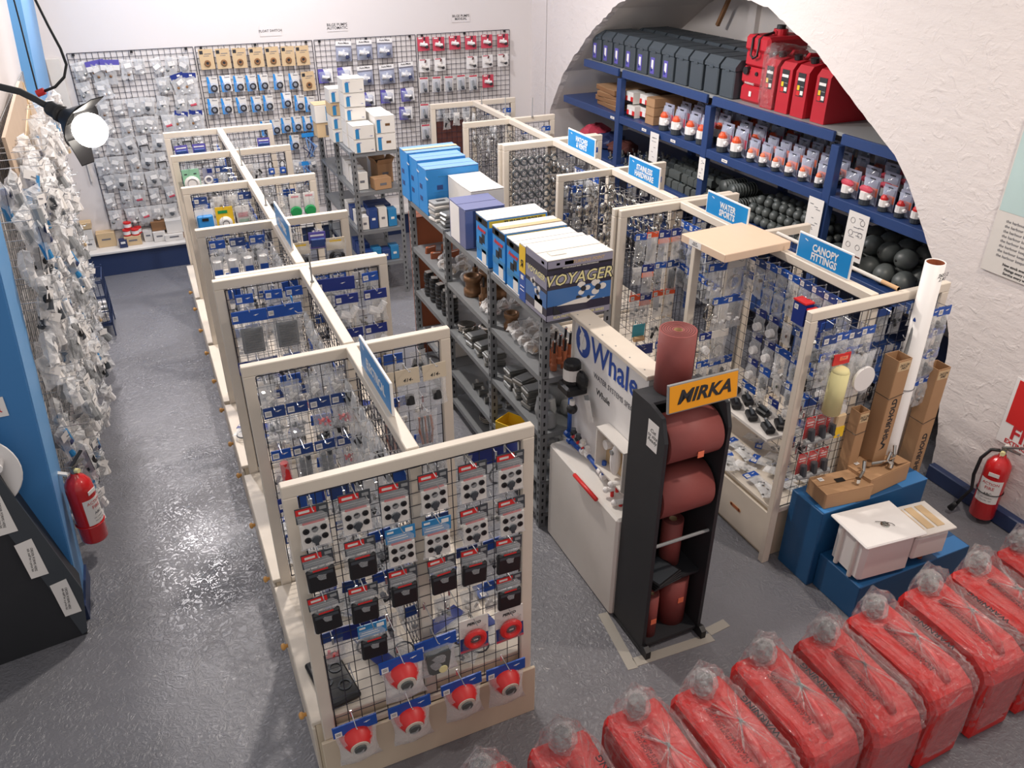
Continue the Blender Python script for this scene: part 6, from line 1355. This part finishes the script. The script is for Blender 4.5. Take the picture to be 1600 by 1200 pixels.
# ================================================================== LEFT WALL RACK OF BAGS
r = empty('wall_rack', (-.782, 3.86, .22), (0, math.atan(.07), 0), 'long wire rack on left wall crowded with small hanging bags', 'rack'); WR = r
g = obj('wire_mesh', grid_mesh(2.95, 1.85, .002, cell=.07, k='grey'), r, (0, 0, 0), (0, 0, PI / 2)); g['kind'] = 'stuff'
def rbag(seed, acc):
    r_ = random.Random(seed); K = Kind('rack_bag'); w_ = r_.uniform(.085, .14); h_ = r_.uniform(.14, .22)
    K.add('bag', pouch(w_, h_, .05, seed, 'bagmilk' if seed % 3 else 'bag', cr=.014, smooth=False))
    K.add('label', MB().box((r_.uniform(-.02, .02), -.028, -.035 - r_.uniform(0, .05)), (.06, .0015, .04), 'paper', ry=r_.uniform(-.7, .7)).box((0, -.030, -.05), (.03, .001, .004), 'inkgrey', ry=.3))
    c = MB()
    for _ in range(3):
        p_ = (r_.uniform(-.03, .03), r_.uniform(-.01, .01), -h_ * r_.uniform(.35, .85)); k = r_.choice(acc)
        if r_.random() < .5: c.cyl(Vector(p_) - Vector((r_.uniform(-.02, .02), .01, .035)), Vector(p_) + Vector((0, 0, .035)), r_.uniform(.012, .026), k, n=8)
        else: c.box(p_, (r_.uniform(.02, .05), .02, r_.uniform(.03, .06)), k, ry=r_.uniform(-1, 1), ch=.004)
    K.add('contents', c); return K
ACC = [['white', 'offwhite'], ['darkgrey', 'white'], ['white', 'grey'], ['offwhite', 'white'], ['cyan', 'navybox'], ['darkgrey', 'grey'], ['cyan', 'white'], ['white', 'white'], ['tan', 'offwhite'], ['black', 'darkgrey']]
AN = ['white', 'dark and white', 'grey and white', 'pale', 'blue', 'grey', 'blue and white', 'plain white', 'tan', 'black']
RB = [rbag(400 + i, a) for i, a in enumerate(ACC)]
rw = random.Random(23); far = [8, 3, 8, 5, 0, 2]
HOOKX = MB().cyl((0, 0, 0), (.21, 0, .012), .0022, 'hookm', n=5).cyl((.21, 0, .012), (.22, 0, .03), .0022, 'hookm', n=5).mesh('hook')
for ri in range(14):
    zz = .34 + ri * .128
    for ci in range(21):
        y = 3.92 + ci * .138 + rw.uniform(-.03, .03)
        if ci > 17 and rw.random() < .35: continue
        q_ = rw.random(); kx = rw.choice([0, 7, 3, 2, 2, 1, 5, 5, 4, 4, 6, 6, 9, 9]) if ci < 15 else rw.choice(far)
        out = rw.uniform(.07, .21)
        if rw.random() < .6: obj('hook', HOOKX, WR, (.004, y - 3.86, zz - .22 + .004))
        x = -.782 + .07 * (zz - .22) + out
        RB[kx].place((x, y, zz), (rw.uniform(-.1, .1), rw.uniform(-.35, .35), PI / 2 + rw.uniform(-.9, .4)), 'clear bag of %s parts, %s row up, %s along, left wall rack' % (AN[kx], ORD[ri + 1], ORD[ci + 1]), 'bag', 'bags on the left wall rack')
K = Kind('ply_board'); K.add('board', MB().prism([(-.9, -.05), (1.0, 0), (.52, .38), (.38, .40), (-.9, .34)], -.008, .008, 'plywood').box((.1, -.011, .2), (.9, .006, .03), 'tan', ry=-.12).box((.45, -.011, .2), (.03, .006, .36), 'tan', ry=.3)); K.place((-.60, 5.5, 1.74), (0, 0, PI / 2), 'rough plywood offcut fixed above the left wall rack', 'board')
r = empty('wire_basket', (-.62, 6.98, 0), label='dark blue wire basket stand holding small labelled packets by the left wall', cat='basket')
m = MB()
for z in (.10, .22, .34, .48):
    m.box((0, -.17, z), (.20, .006, .010), 'baseblue').box((0, .17, z), (.20, .006, .010), 'baseblue').box((.10, 0, z), (.006, .34, .010), 'baseblue').box((-.10, 0, z), (.006, .34, .010), 'baseblue')
for i in range(7): m.box((.10, -.17 + i * .0567, .29), (.005, .005, .39), 'baseblue').box((-.10 + i * .033, -.17, .29), (.005, .005, .39), 'baseblue')
for a in (-1, 1):
    for b_ in (-1, 1): m.box((a * .1, b_ * .17, .25), (.010, .010, .5), 'baseblue')
obj('wire_frame', m.mesh('frame'), r); obj('base', MB().box((0, 0, .11), (.19, .33, .02), 'baseblue').mesh('base'), r)
for i in range(12):
    tag(obj('basket_packet', MB().box((0, 0, .02), (.07, .05, .04), 'offwhite' if i % 3 else 'grey', ch=.004).box((0, 0, .041), (.04, .03, .001), 'paper').mesh('packet'), None, (-.66 + (i % 2) * .085, 6.86 + (i // 2 % 3) * .11, .122 + (i // 6) * .042), (0, 0, rw.uniform(-.4, .4))), 'small packet in dark blue wire basket, %s layer, %s one' % (['lower', 'upper'][i // 6], ORD[i % 6 + 1]), 'packet', 'packets in the wire basket')

# ================================================================== ALCOVE SHELVING
r = empty('blue_shelving', (4.09, 3.05, 0), label='long dark blue wooden shelving standing inside the arched alcove', cat='shelving')
for y in (3.97, 5.33, 6.67):
    obj('post', MB().box((0, y - 3.05, .86), (.055, .07, 1.72), 'steelblue', ch=.003).mesh('post'), r); obj('post', MB().box((.86, y - 3.05, .86), (.055, .07, 1.72), 'steelblue').mesh('post'), r)
for z, y0, y1 in ((1.80, 3.25, 7.35), (1.40, 3.10, 7.75), (.95, 2.95, 7.85), (.40, 2.9, 7.9)):
    obj('shelf', MB().box((.43, (y0 + y1) / 2 - 3.05, z - .012), (.86, y1 - y0, .022), 'steelblue' if z < 1.7 else 'grey').mesh('shelf'), r)
    for a, c in zip([y0, 4.005, 5.365, 6.705], [3.935, 5.295, 6.635, y1]): obj('front_rail', MB().box((-.012, (a + c) / 2 - 3.05, z - .034), (.024, c - a, .066), 'steelblue', ch=.003).mesh('front_rail'), r)
XA = 4.10
K = Kind('battery_box'); K.add('body', MB().box((.17, 0, .10), (.34, .165, .20), 'batt', ch=.008, top=1.0)); K.add('lid', MB().prism([(-.005, .20), (-.005, .225), (.04, .275), (.33, .275), (.35, .24), (.35, .20)], -.088, .088, 'batt', 'Y').box((.0, 0, .20), (.02, .05, .016), 'batt'))
KL = Kind('battery_box'); KL.parts = list(K.parts); KL.add('label', MB().box((-.0015, .02, .09), (.002, .06, .13), 'purple').box((-.003, .02, .10), (.001, .03, .07), 'paper').box((-.003, .03, .06), (.001, .02, .03), 'deepblue').mesh('label'), 0)
for i in range(11):
    y = 7.20 - i * .20; (KL if 0 < i < 7 else K if i else KL).place((XA + .01, y, 1.80), label='dark grey battery box with clipped lid, %s from left on top alcove shelf, front row' % ORD[i + 1], cat='battery box', group='battery boxes in the alcove')
for i in range(11):
    K.place((XA + .42, 7.20 - i * .20, 1.80), label='dark grey battery box, %s from left on top alcove shelf, rear row' % ORD[i + 1], cat='battery box', group='battery boxes in the alcove')
# tall red fuel tank
r = empty('fuel_tank', (4.33, 4.965, 1.80), label='tall upright red fuel tank with black carry strap on top alcove shelf', cat='fuel tank')
m = MB().box((0, 0, .06), (.36, .25, .12), 'redfuel', ch=.018).box((.0, 0, .185), (.37, .26, .12), 'redfuel', ch=.02).box((0, 0, .30), (.34, .24, .10), 'redfuel', ch=.012).box((0, 0, .405), (.37, .26, .11), 'redfuel', ch=.02)
obj('tank', m.mesh('tank'), r); obj('neck', MB().cyl((0, -.02, .45), (0, -.02, .50), .05, 'redfuel', n=16).box((.0, -.02, .475), (.12, .04, .04), 'redfuel', ch=.008).mesh('neck'), r); obj('cap', MB().cyl((0, -.02, .50), (0, -.02, .525), .032, 'black', n=14).mesh('cap'), r)
obj('strap', MB().tube([(-.15, .03, .462), (-.19, .035, .44), (-.20, .03, .33), (-.20, .0, .31), (-.20, -.04, .33), (-.19, -.03, .44), (-.15, -.03, .462), (-.05, -.02, .48)], .009, 'black', 6).mesh('strap', True), r)
obj('fuel_outlet', MB().cyl((-.17, .06, .22), (-.205, .06, .22), .028, 'black', n=12).cyl((-.18, -.05, .21), (-.195, -.05, .21), .014, 'black', n=8).mesh('outlet'), r)
obj('lettering', text_mesh('WARNING', .022, 'paper', .0003), r, (-.187, .02, .135), FX); obj('mark', MB().box((-.184, .0, .065), (.002, .025, .035), 'paper').mesh('mark'), r)
def jerry(loc, label, bag=False, w_=.125):
    r = empty('jerry_can', loc, (0, 0, 0), label, 'jerry can', 'red jerry cans in the alcove')
    obj('can', MB().prism([(-.0, .0), (.42, 0), (.42, .22), (.34, .33), (.10, .345), (.03, .33), (0, .29)], -w_ / 2, w_ / 2, 'redfuel', 'Y').mesh('can'), r)
    obj('cap', MB().cyl((.09, 0, .345), (.085, 0, .375), .028, 'black', n=12).mesh('cap'), r); obj('handle', MB().tube([(.16, 0, .34), (.18, 0, .37), (.30, 0, .36), (.33, 0, .33)], .014, 'redfuel', 7).mesh('handle'), r)
    l = obj('label', MB().box((-.0018, 0, .21), (.002, .07, .15), 'ink').box((-.003, 0, .245), (.001, .062, .018), 'paper').box((-.003, .018, .19), (.001, .022, .03), 'yellow').box((-.003, .016, .155), (.001, .03, .03), 'red').box((-.003, -.018, .16), (.001, .026, .026), 'paper').box((-.003, -.016, .2), (.001, .03, .004), 'grey').mesh('label'), r)
    if bag:
        me = wrapbag((.20, 0, .19), (.235, w_ / 2 + .022, .205), 55, 'bagfilm', knob=(.08, 0, .375)); obj('bag', me, r)
def wrapbag(c, hs, seed, k, knob=None, nu=26, nv=18, jit=.007, p=.35, kr=.075, ridge=0):
    r_ = random.Random(seed); vs = []; fs = []
    def sg(v, e): return math.copysign(abs(v) ** e, v)
    for j in range(nv + 1):
        t = -PI / 2 + PI * j / nv
        for i in range(nu):
            a = 2 * PI * i / nu
            x = hs[0] * sg(math.cos(t), p) * sg(math.cos(a), p); y = hs[1] * sg(math.cos(t), p) * sg(math.sin(a), p); z = hs[2] * sg(math.sin(t), p)
            v = Vector((c[0] + x, c[1] + y, c[2] + z))
            if knob is not None:
                kv = Vector(knob); d = (Vector((v.x, v.y, 0)) - Vector((kv.x, kv.y, 0))).length
                if v.z > c[2] + hs[2] * .5 and d < kr * 1.9:
                    f = max(0, 1 - d / (kr * 1.9)); v.z += (kv.z + kr * .7 - v.z) * min(1, f * 2.0)
            if ridge and v.z > c[2] + hs[2] * .6: v.z += ridge * max(0, 1 - abs(v.x) / .08)
            fz = 1 if v.z > c[2] - hs[2] * .9 else .2
            v += Vector((r_.uniform(-jit, jit), r_.uniform(-jit, jit), r_.uniform(-jit, jit) * fz))
            vs.append(v)
    for j in range(nv):
        for i in range(nu): fs.append((j * nu + i, j * nu + (i + 1) % nu, (j + 1) * nu + (i + 1) % nu, (j + 1) * nu + i))
    return MB().add(vs, fs, k).mesh('bag')
jerry((4.13, 4.76, 1.801), 'red jerry can wrapped in clear bag beside the tall fuel tank', True)
for i, y in enumerate([4.60, 4.44, 4.24]): jerry((4.13, y, 1.801), 'red jerry can with black label, %s of three unwrapped on top alcove shelf' % ['left', 'middle', 'right'][i])
# carded automatic switches on the middle shelf
def swcard(w_, h_, bodyk, s_, seed, oval=False):
    K = Kind('switch_card'); K.add('card', MB().box((0, .012, h_ / 2), (w_, .003, h_), 'violetgrey').box((0, .0095, h_ - .02), (w_ * .35, .002, .012), 'black').box((0, .0097, h_ * .45), (w_ * .9, .001, h_ * .3), 'pinkred' if s_ > 1 else 'label_orange'))
    m = MB().lathe([(0, 0), (.034 * s_, 0), (.036 * s_, .035 * s_), (.0, .035 * s_)], 'darkgrey', 12, (0, -.025 * s_, .004)).lathe([(.036 * s_, .0), (.036 * s_, .045 * s_), (.02 * s_, .05 * s_), (0, .05 * s_)], 'white', 12, (0, -.025 * s_, .004 + .035 * s_)).cyl((.02 * s_, -.03 * s_, .06 * s_), (.055 * s_, -.035 * s_, .062 * s_), .013 * s_, 'white', n=8)
    K.add('pump', m); K.add('dome', MB().lathe([(.030 * s_, 0), (.030 * s_, .015 * s_), (.018 * s_, .034 * s_), (0, .036 * s_)], bodyk, 12, (0, -.025 * s_, .004 + .084 * s_)) if not oval else MB().sph((0, -.03, .10), .05, bodyk, 12, 6, (1.1, .4, .5)))
    K.add('blister', pouch(w_ * .92, h_ * .85, .075 * s_, seed, 'blister', cr=.002, z0=h_ * .9, nx=4, nz=4)); return K
SW = {'big': swcard(.135, .215, 'orange', 1.25, 501), 'small': swcard(.11, .165, 'label_orange', .8, 502), 'oval': swcard(.125, .18, 'pinkred', 1.0, 503, True), 'red': swcard(.10, .16, 'red', .85, 504)}
SD = {'big': 'large carded white pump with orange dome', 'small': 'small carded white pump on orange card', 'oval': 'carded pump with red oval cover', 'red': 'carded pump with red cap'}
ci = {}
for k, y in [('big', 5.98), ('big', 5.80), ('big', 5.60), ('big', 5.44), ('big', 5.17), ('big', 5.00), ('small', 4.84), ('small', 4.70), ('small', 4.56), ('small', 4.42), ('small', 4.28), ('small', 4.12), ('oval', 3.86), ('oval', 3.70), ('red', 3.55), ('red', 3.42), ('red', 3.30), ('red', 3.18)]:
    ci[k] = ci.get(k, 0) + 1
    for d in range(4):
        SW[k].place((XA + .05 + d * .17, y, 1.40), (.0, 0, -PI / 2), '%s, %s from left, %s row, middle alcove shelf' % (SD[k], ORD[ci[k]], ['front', 'second', 'third', 'rear'][d]), 'pump', 'carded pumps in the alcove')
for i, (y, z, x) in enumerate([(6.53, 0, 0), (6.60, .11, .02), (6.40, 0, .06), (6.42, .11, .06)]):
    K = Kind('pump_carton'); K.add('box', MB().box((.06, 0, .052), (.12, .13, .10), 'boxwhite')); K.add('print', MB().box((-.0012, 0, .04), (.002, .128, .045), 'red').box((-.0012, 0, .012), (.002, .128, .022), 'black').box((-.003, .0, .05), (.001, .05, .05), 'white'))
    K.place((XA + .02 + x, y, 1.40 + z), label='white, red and black pump carton on middle alcove shelf, %s' % ['lower left', 'upper left', 'lower right', 'upper right'][i], cat='carton', group='printed pump cartons')
for i in range(3):
    for j in range(2):
        carton('brown_carton', (XA + .17 + j * .33, 6.22, 1.401 + i * .075), (.30, .13, .07), 'carton', 'carton', 'small brown carton in stack left of the big pumps, %s high, %s' % (ORD[i + 1], ['front', 'rear'][j]), group='brown cartons in the alcove')
for i in range(4):
    carton('flat_carton', (XA + .35, 6.98 + (i % 2) * .03, 1.401 + i * .045), (.62, .42, .04), 'carton_dark', 'carton', 'wide flat brown carton at left end of middle alcove shelf, %s from bottom' % ORD[i + 1], group='flat cartons in the alcove', rz=.1 * (i % 3 - 1))
tag(obj('round_plate', MB().prism([(-.09, 0), (.09, 0), (.09, .12), (.06, .18), (0, .205), (-.06, .18), (-.09, .12)], 0, .012, 'white', 'X').mesh('plate'), None, (XA + .02, 6.75 - .12, 1.40)), 'white round topped plate standing by the left alcove post', 'plate') if False else None
for i, (y, k, h) in enumerate([(7.55, 'pinkred', .12), (7.25, 'navybox', .10), (7.0, 'brown', .08)]):
    m = MB().sph((0, 0, h * .6), .16, k, 12, 8, (1, 1, h / .20)); r_ = random.Random(i); m.v = [(x + r_.uniform(-.02, .02), y_ + r_.uniform(-.02, .02), max(0, z + r_.uniform(-.015, .015))) for x, y_, z in m.v]
    tag(obj('folded_cloth', m.mesh('cloth'), None, (XA + .25, y, .951)), '%s crumpled fabric bundle at left end of low alcove shelf' % {'pinkred': 'red', 'navybox': 'navy', 'brown': 'dark brown'}[k], 'bundle')
# rubber goods on the low shelf
RBM = {'roller': MB().lathe([(.012, -.06), (.034, -.06), (.026, -.02), (.024, 0), (.026, .02), (.034, .06), (.012, .06)], 'rubber', 12, (0, 0, .034), 'X').mesh('rubber_roller', True), 'chock': MB().prism([(-.05, 0), (.05, 0), (.05, .02), (.02, .025), (-.03, .07), (-.05, .06)], -.04, .04, 'rubber', 'Y').mesh('rubber_chock'), 'ribbed': MB().cyl((-.11, 0, .055), (.11, 0, .055), .055, 'rubber', n=14).mesh('ribbed_roller', True),
       'ball': MB().sph((0, 0, .038), .038, 'rubber', 12, 9).cyl((0, -.034, .04), (0, -.0385, .04), .007, 'black', n=8).mesh('rubber_ball', True), 'big': MB().sph((0, 0, .065), .068, 'rubber', 16, 12, (1.15, 1, 1)).cyl((-.075, 0, .065), (-.0785, 0, .065), .009, 'black', n=8).mesh('rubber_ball', True), 'bits': lumps(8, 0, .03, .08, .06, .03, .018, ['darkgrey', 'rubber', 'dull_metal'], 77)}
m = MB()
for i in range(9): m.torus((-.10 + i * .025, 0, .058), .054, .006, 'rubber', 14, 5, mtx=Matrix.Rotation(PI / 2, 4, 'Y'))
rbm = MB(); rbm.add(m.v, m.f, 'rubber'); rbm.cyl((-.105, 0, .058), (.105, 0, .058), .052, 'rubber', n=14); RBM['ribbed'] = rbm.mesh('ribbed_roller', True)
ra = random.Random(31)
def pile(kind, name, y0, y1, dy, nx, dx, nl, dz, what, cat, grp, rz=.4):
    n = int((y1 - y0) / dy)
    for l in range(nl):
        for i in range(n - l):
            for j in range(nx - l):
                o = obj(name, RBM[kind], None, (XA + .06 + dx * j + dx / 2 * l + ra.uniform(-.006, .006), y1 - dy * (i + .5) - dy / 2 * l + ra.uniform(-.006, .006), .951 + dz * l), (0, 0, ra.uniform(-rz, rz)))
                tag(o, '%s, %s from left, %s back, %s layer, low alcove shelf' % (what, ORD[i + 1], ORD[j + 1] if j else 'first', ['bottom', 'second', 'top'][l]), cat, grp)
pile('bits', 'rubber_parts', 6.72, 7.0 - .1, .11, 3, .13, 1, .05, 'heap of dark rubber parts', 'rubber parts', 'dark rubber parts')
pile('bits', 'rubber_parts', 6.28, 6.62, .11, 4, .12, 2, .055, 'dark rubber parts by post', 'rubber parts', 'dark rubber parts')
pile('chock', 'rubber_chock', 5.38, 6.25, .095, 5, .11, 2, .065, 'angular black rubber chock', 'chock', 'black rubber chocks', .15)
pile('ribbed', 'ribbed_roller', 4.92, 5.28, .118, 2, .24, 2, .10, 'ribbed black rubber roller', 'roller', 'ribbed rubber rollers', .1)
pile('ball', 'rubber_ball', 4.03, 4.88, .08, 5, .08, 3, .062, 'shiny black rubber ball', 'ball', 'small rubber balls')
pile('big', 'large_rubber_ball', 3.10, 3.93, .14, 4, .16, 2, .11, 'large black rubber ball', 'ball', 'large rubber balls')
# price sheets hanging from the shelf edges
for i, (y, z0, z1, w_, what) in enumerate([(6.0, 1.13, 1.38, .13, 'tall printed sheet'), (5.30, 1.16, 1.33, .08, 'narrow printed sheet'), (4.02, 1.05, 1.36, .14, 'grey printed sheet'), (3.64, 1.06, 1.37, .17, 'large parts diagram sheet')]):
    r = empty('hanging_sheet', (4.045, y, (z0 + z1) / 2), label='%s hanging from middle alcove shelf, %s from left' % (what, ORD[i + 1]), cat='sheet', group='sheets hanging in the alcove')
    obj('sheet', MB().box((0, 0, 0), (.002, w_, z1 - z0), 'paper').mesh('sheet'), r)
    m = MB(); r_ = random.Random(i)
    for j in range(9): m.box((-.0018, r_.uniform(-.25, .25) * w_, (r_.random() - .5) * (z1 - z0) * .8), (.001, w_ * r_.uniform(.1, .35), .004), 'inkgrey')
    if i == 3:
        for a in (-1, 1):
            for c in (-1, 0, 1): m.torus((-.002, a * .04, c * .08 + .02), .018, .0015, 'inkgrey', 12, 3, mtx=Matrix.Rotation(PI / 2, 4, 'Y'))
        m.box((-.0018, 0, -.12), (.001, w_ * .9, .01), 'brown')
    obj('print', m.mesh('print'), r)
for i, y in enumerate([6.75, 5.75, 5.05, 6.2]): tag(obj('shelf_ticket', MB().box((0, 0, 0), (.002, .07, .022), 'paper').box((-.0012, 0, 0), (.001, .04, .004), 'ink').mesh('ticket'), None, (4.063, y, 1.362)), 'small price ticket on edge of middle alcove shelf, %s' % ['leftmost', 'third from left', 'rightmost', 'second from left'][i], 'ticket', 'price tickets')
# dangling stick under the vault
tag(obj('vault_stick', MB().box((0, 0, 0), (.03, .03, .34), 'carton_dark', rx=.5).mesh('stick'), None, (4.9, 6.35, 2.30)), 'dark wooden stick hanging from the alcove vault', 'stick')

# ================================================================== CLAMP LAMP near the camera
ax = Vector((.693, -.581, -.424)).normalized()
r = empty('clamp_lamp', (-.188, 2.357, 2.589), label='black clip lamp with glowing bulb on a bent arm, upper left', cat='lamp')
base = Vector((-.188, 2.357, 2.589)); q4 = ax.to_track_quat('Z', 'Y').to_matrix().to_4x4()
def ll(prof, k, n=24): return MB().lathe(prof, k, n, mtx=q4)
obj('socket', ll([(0, -.006), (.016, -.006), (.019, 0), (.019, .02), (.022, .022), (.022, .034), (.019, .036)], 'black').mesh('socket', True), r)
m = ll([(.019, .034), (.026, .05), (.034, .058), (.056, .085), (.060, .088), (.058, .09), (.033, .062), (.020, .05)], 'black')
obj('shade', m.mesh('shade', True), r)
# two barn-door flaps
for s_ in (-1, 1):
    side_v = Vector((0, 0, 1)) - ax * ax.z; side_v.normalize(); c = ax * .100 + side_v * s_ * .062; pr = ax.cross(side_v)
    vs = [];
    for t in (-.0015, .0015):
        for (u, v) in ((-.036, -.028), (.036, -.028), (.022, .034), (-.022, .034)):
            vs.append(c + pr * u + (ax * .55 + side_v * s_ * .8).normalized() * v + side_v * t)
    obj('flap', MB().add(vs, [(0, 1, 2, 3), (7, 6, 5, 4), (0, 4, 5, 1), (1, 5, 6, 2), (2, 6, 7, 3), (3, 7, 4, 0)], 'black').mesh('flap'), r)
obj('bulb', MB().sph(ax * .112, .041, 'bulb', 20, 14).mesh('bulb', True), r)
arm = [Vector(p_) - base for p_ in ((-.52, 2.56, 2.60), (-.40, 2.49, 2.635), (-.332, 2.453, 2.641), (-.29, 2.43, 2.634), (-.249, 2.407, 2.624), (-.217, 2.382, 2.607), (-.188, 2.357, 2.589))]
obj('arm', MB().tube(arm, .0085, 'rackblack', 10).mesh('arm', True), r)
r = empty('power_cord', (-.2, 2.8, 2.6), label='black power cord looping down to a red plug, upper left', cat='cord')
o0 = Vector((-.2, 2.8, 2.6)); pts_ = [(-.215, 2.95, 3.05), (-.201, 2.891, 2.823), (-.192, 2.867, 2.791), (-.174, 2.819, 2.728), (-.156, 2.775, 2.673), (-.150, 2.749, 2.634), (-.163, 2.736, 2.603), (-.192, 2.733, 2.579), (-.227, 2.741, 2.567)]
obj('cord', MB().tube([Vector(p_) - o0 for p_ in pts_], .004, 'black', 8).mesh('cord', True), r)
obj('plug', MB().cyl(Vector((-.222, 2.741, 2.569)) - o0, Vector((-.243, 2.744, 2.562)) - o0, .0095, 'red', n=12).mesh('plug'), r)
obj('thin_cord', MB().tube([Vector(p_) - o0 for p_ in ((-.26, 2.95, 3.0), (-.249, 2.903, 2.807), (-.246, 2.86, 2.74), (-.243, 2.80, 2.66), (-.240, 2.744, 2.562))], .0022, 'black', 6).mesh('cord'), r)

# ================================================================== BAGGED RED FUEL CANS, foreground
BAGV = [wrapbag((0, -.225, .235), (.137, .245, .235), 600 + i, 'bagfilm', knob=(0, -.02, .49), nu=52, nv=34, jit=.0075, kr=.055, ridge=.022) for i in range(4)]
def knot(seed):
    r_ = random.Random(seed); m = MB().sph((0, 0, 0), 1, 'bagknot', 18, 12)
    m.v = [(x * .052 * r_.uniform(.82, 1.15), -.02 + y * .055 * r_.uniform(.82, 1.15), .462 + z * .062 * r_.uniform(.85, 1.15)) for x, y, z in m.v]
    return m.mesh('bag_knot')
KNOT = [knot(701), knot(702)]
def canmesh():
    m = MB(); w_ = .118; prof = [(.02, 0), (-.455, 0), (-.46, .02), (-.46, .33), (-.43, .385), (-.36, .42), (.01, .42), (.03, .37), (.03, .02)]
    n = len(prof); vs = []
    for x, s_ in ((-w_, .93), (-w_ * .86, 1.0), (w_ * .86, 1.0), (w_, .93)):
        cy, cz = -.215, .21
        vs += [(x, cy + (a - cy) * s_, max(0, cz + (b_ - cz) * s_)) for a, b_ in prof]
    fs = []
    for k in range(3):
        for i in range(n): fs.append((k * n + i, k * n + (i + 1) % n, (k + 1) * n + (i + 1) % n, (k + 1) * n + i))
    fs += [tuple(range(n - 1, -1, -1)), tuple(3 * n + i for i in range(n))]
    return m.add(vs, fs, 'redcan').mesh('can')
CAN = canmesh(); CCAP = MB().lathe([(.0, .075), (.030, .075), (.034, .065), (.036, .02), (.026, .015), (.026, -.01)], 'black', 18, (0, -.02, .42)).mesh('cap', True)
CHAN = MB().tube([(0, -.10, .41), (0, -.12, .455), (0, -.20, .465), (0, -.30, .46), (0, -.36, .44), (0, -.39, .40)], .019, 'redcan', 9).mesh('handle', True)
for i, x in enumerate([.62, .93, 1.245, 1.53, 1.84, 2.145, 2.43, 2.76, 3.06, 3.37]):
    dy = [0, 0, .01, -.01, .02, 0, .02, .03, .03, .05][i]
    r = empty('bagged_fuel_can', (x, 1.655 + dy, 0), (0, 0, [.02, -.03, .0, .04, .02, -.02, .03, .0, -.03, .02][i]), 'red fuel can in crumpled clear bag, %s from left in front row' % ORD[i + 1], 'fuel can', 'bagged red fuel cans')
    obj('can', CAN, r); obj('cap', CCAP, r); obj('handle', CHAN, r); bg = obj('bag', BAGV[i % 4], r); obj('bag_knot', KNOT[i % 2], r)
    if i in (1, 3, 4, 6, 7): obj('lettering', text_mesh('WARNING', .036, 'ink', .0002, .0003, sx=1.1), bg, (.082, -.24, .486), (0, .0, PI / 2 + .04))
    obj('small_print', text_mesh('KEEP AWAY FROM CHILDREN\nA PLASTIC BAG IS NOT A TOY', .018, 'ink', .0002, 0, sx=1.0), bg, (-.075, -.25, .486), (0, 0, PI / 2 - .04))
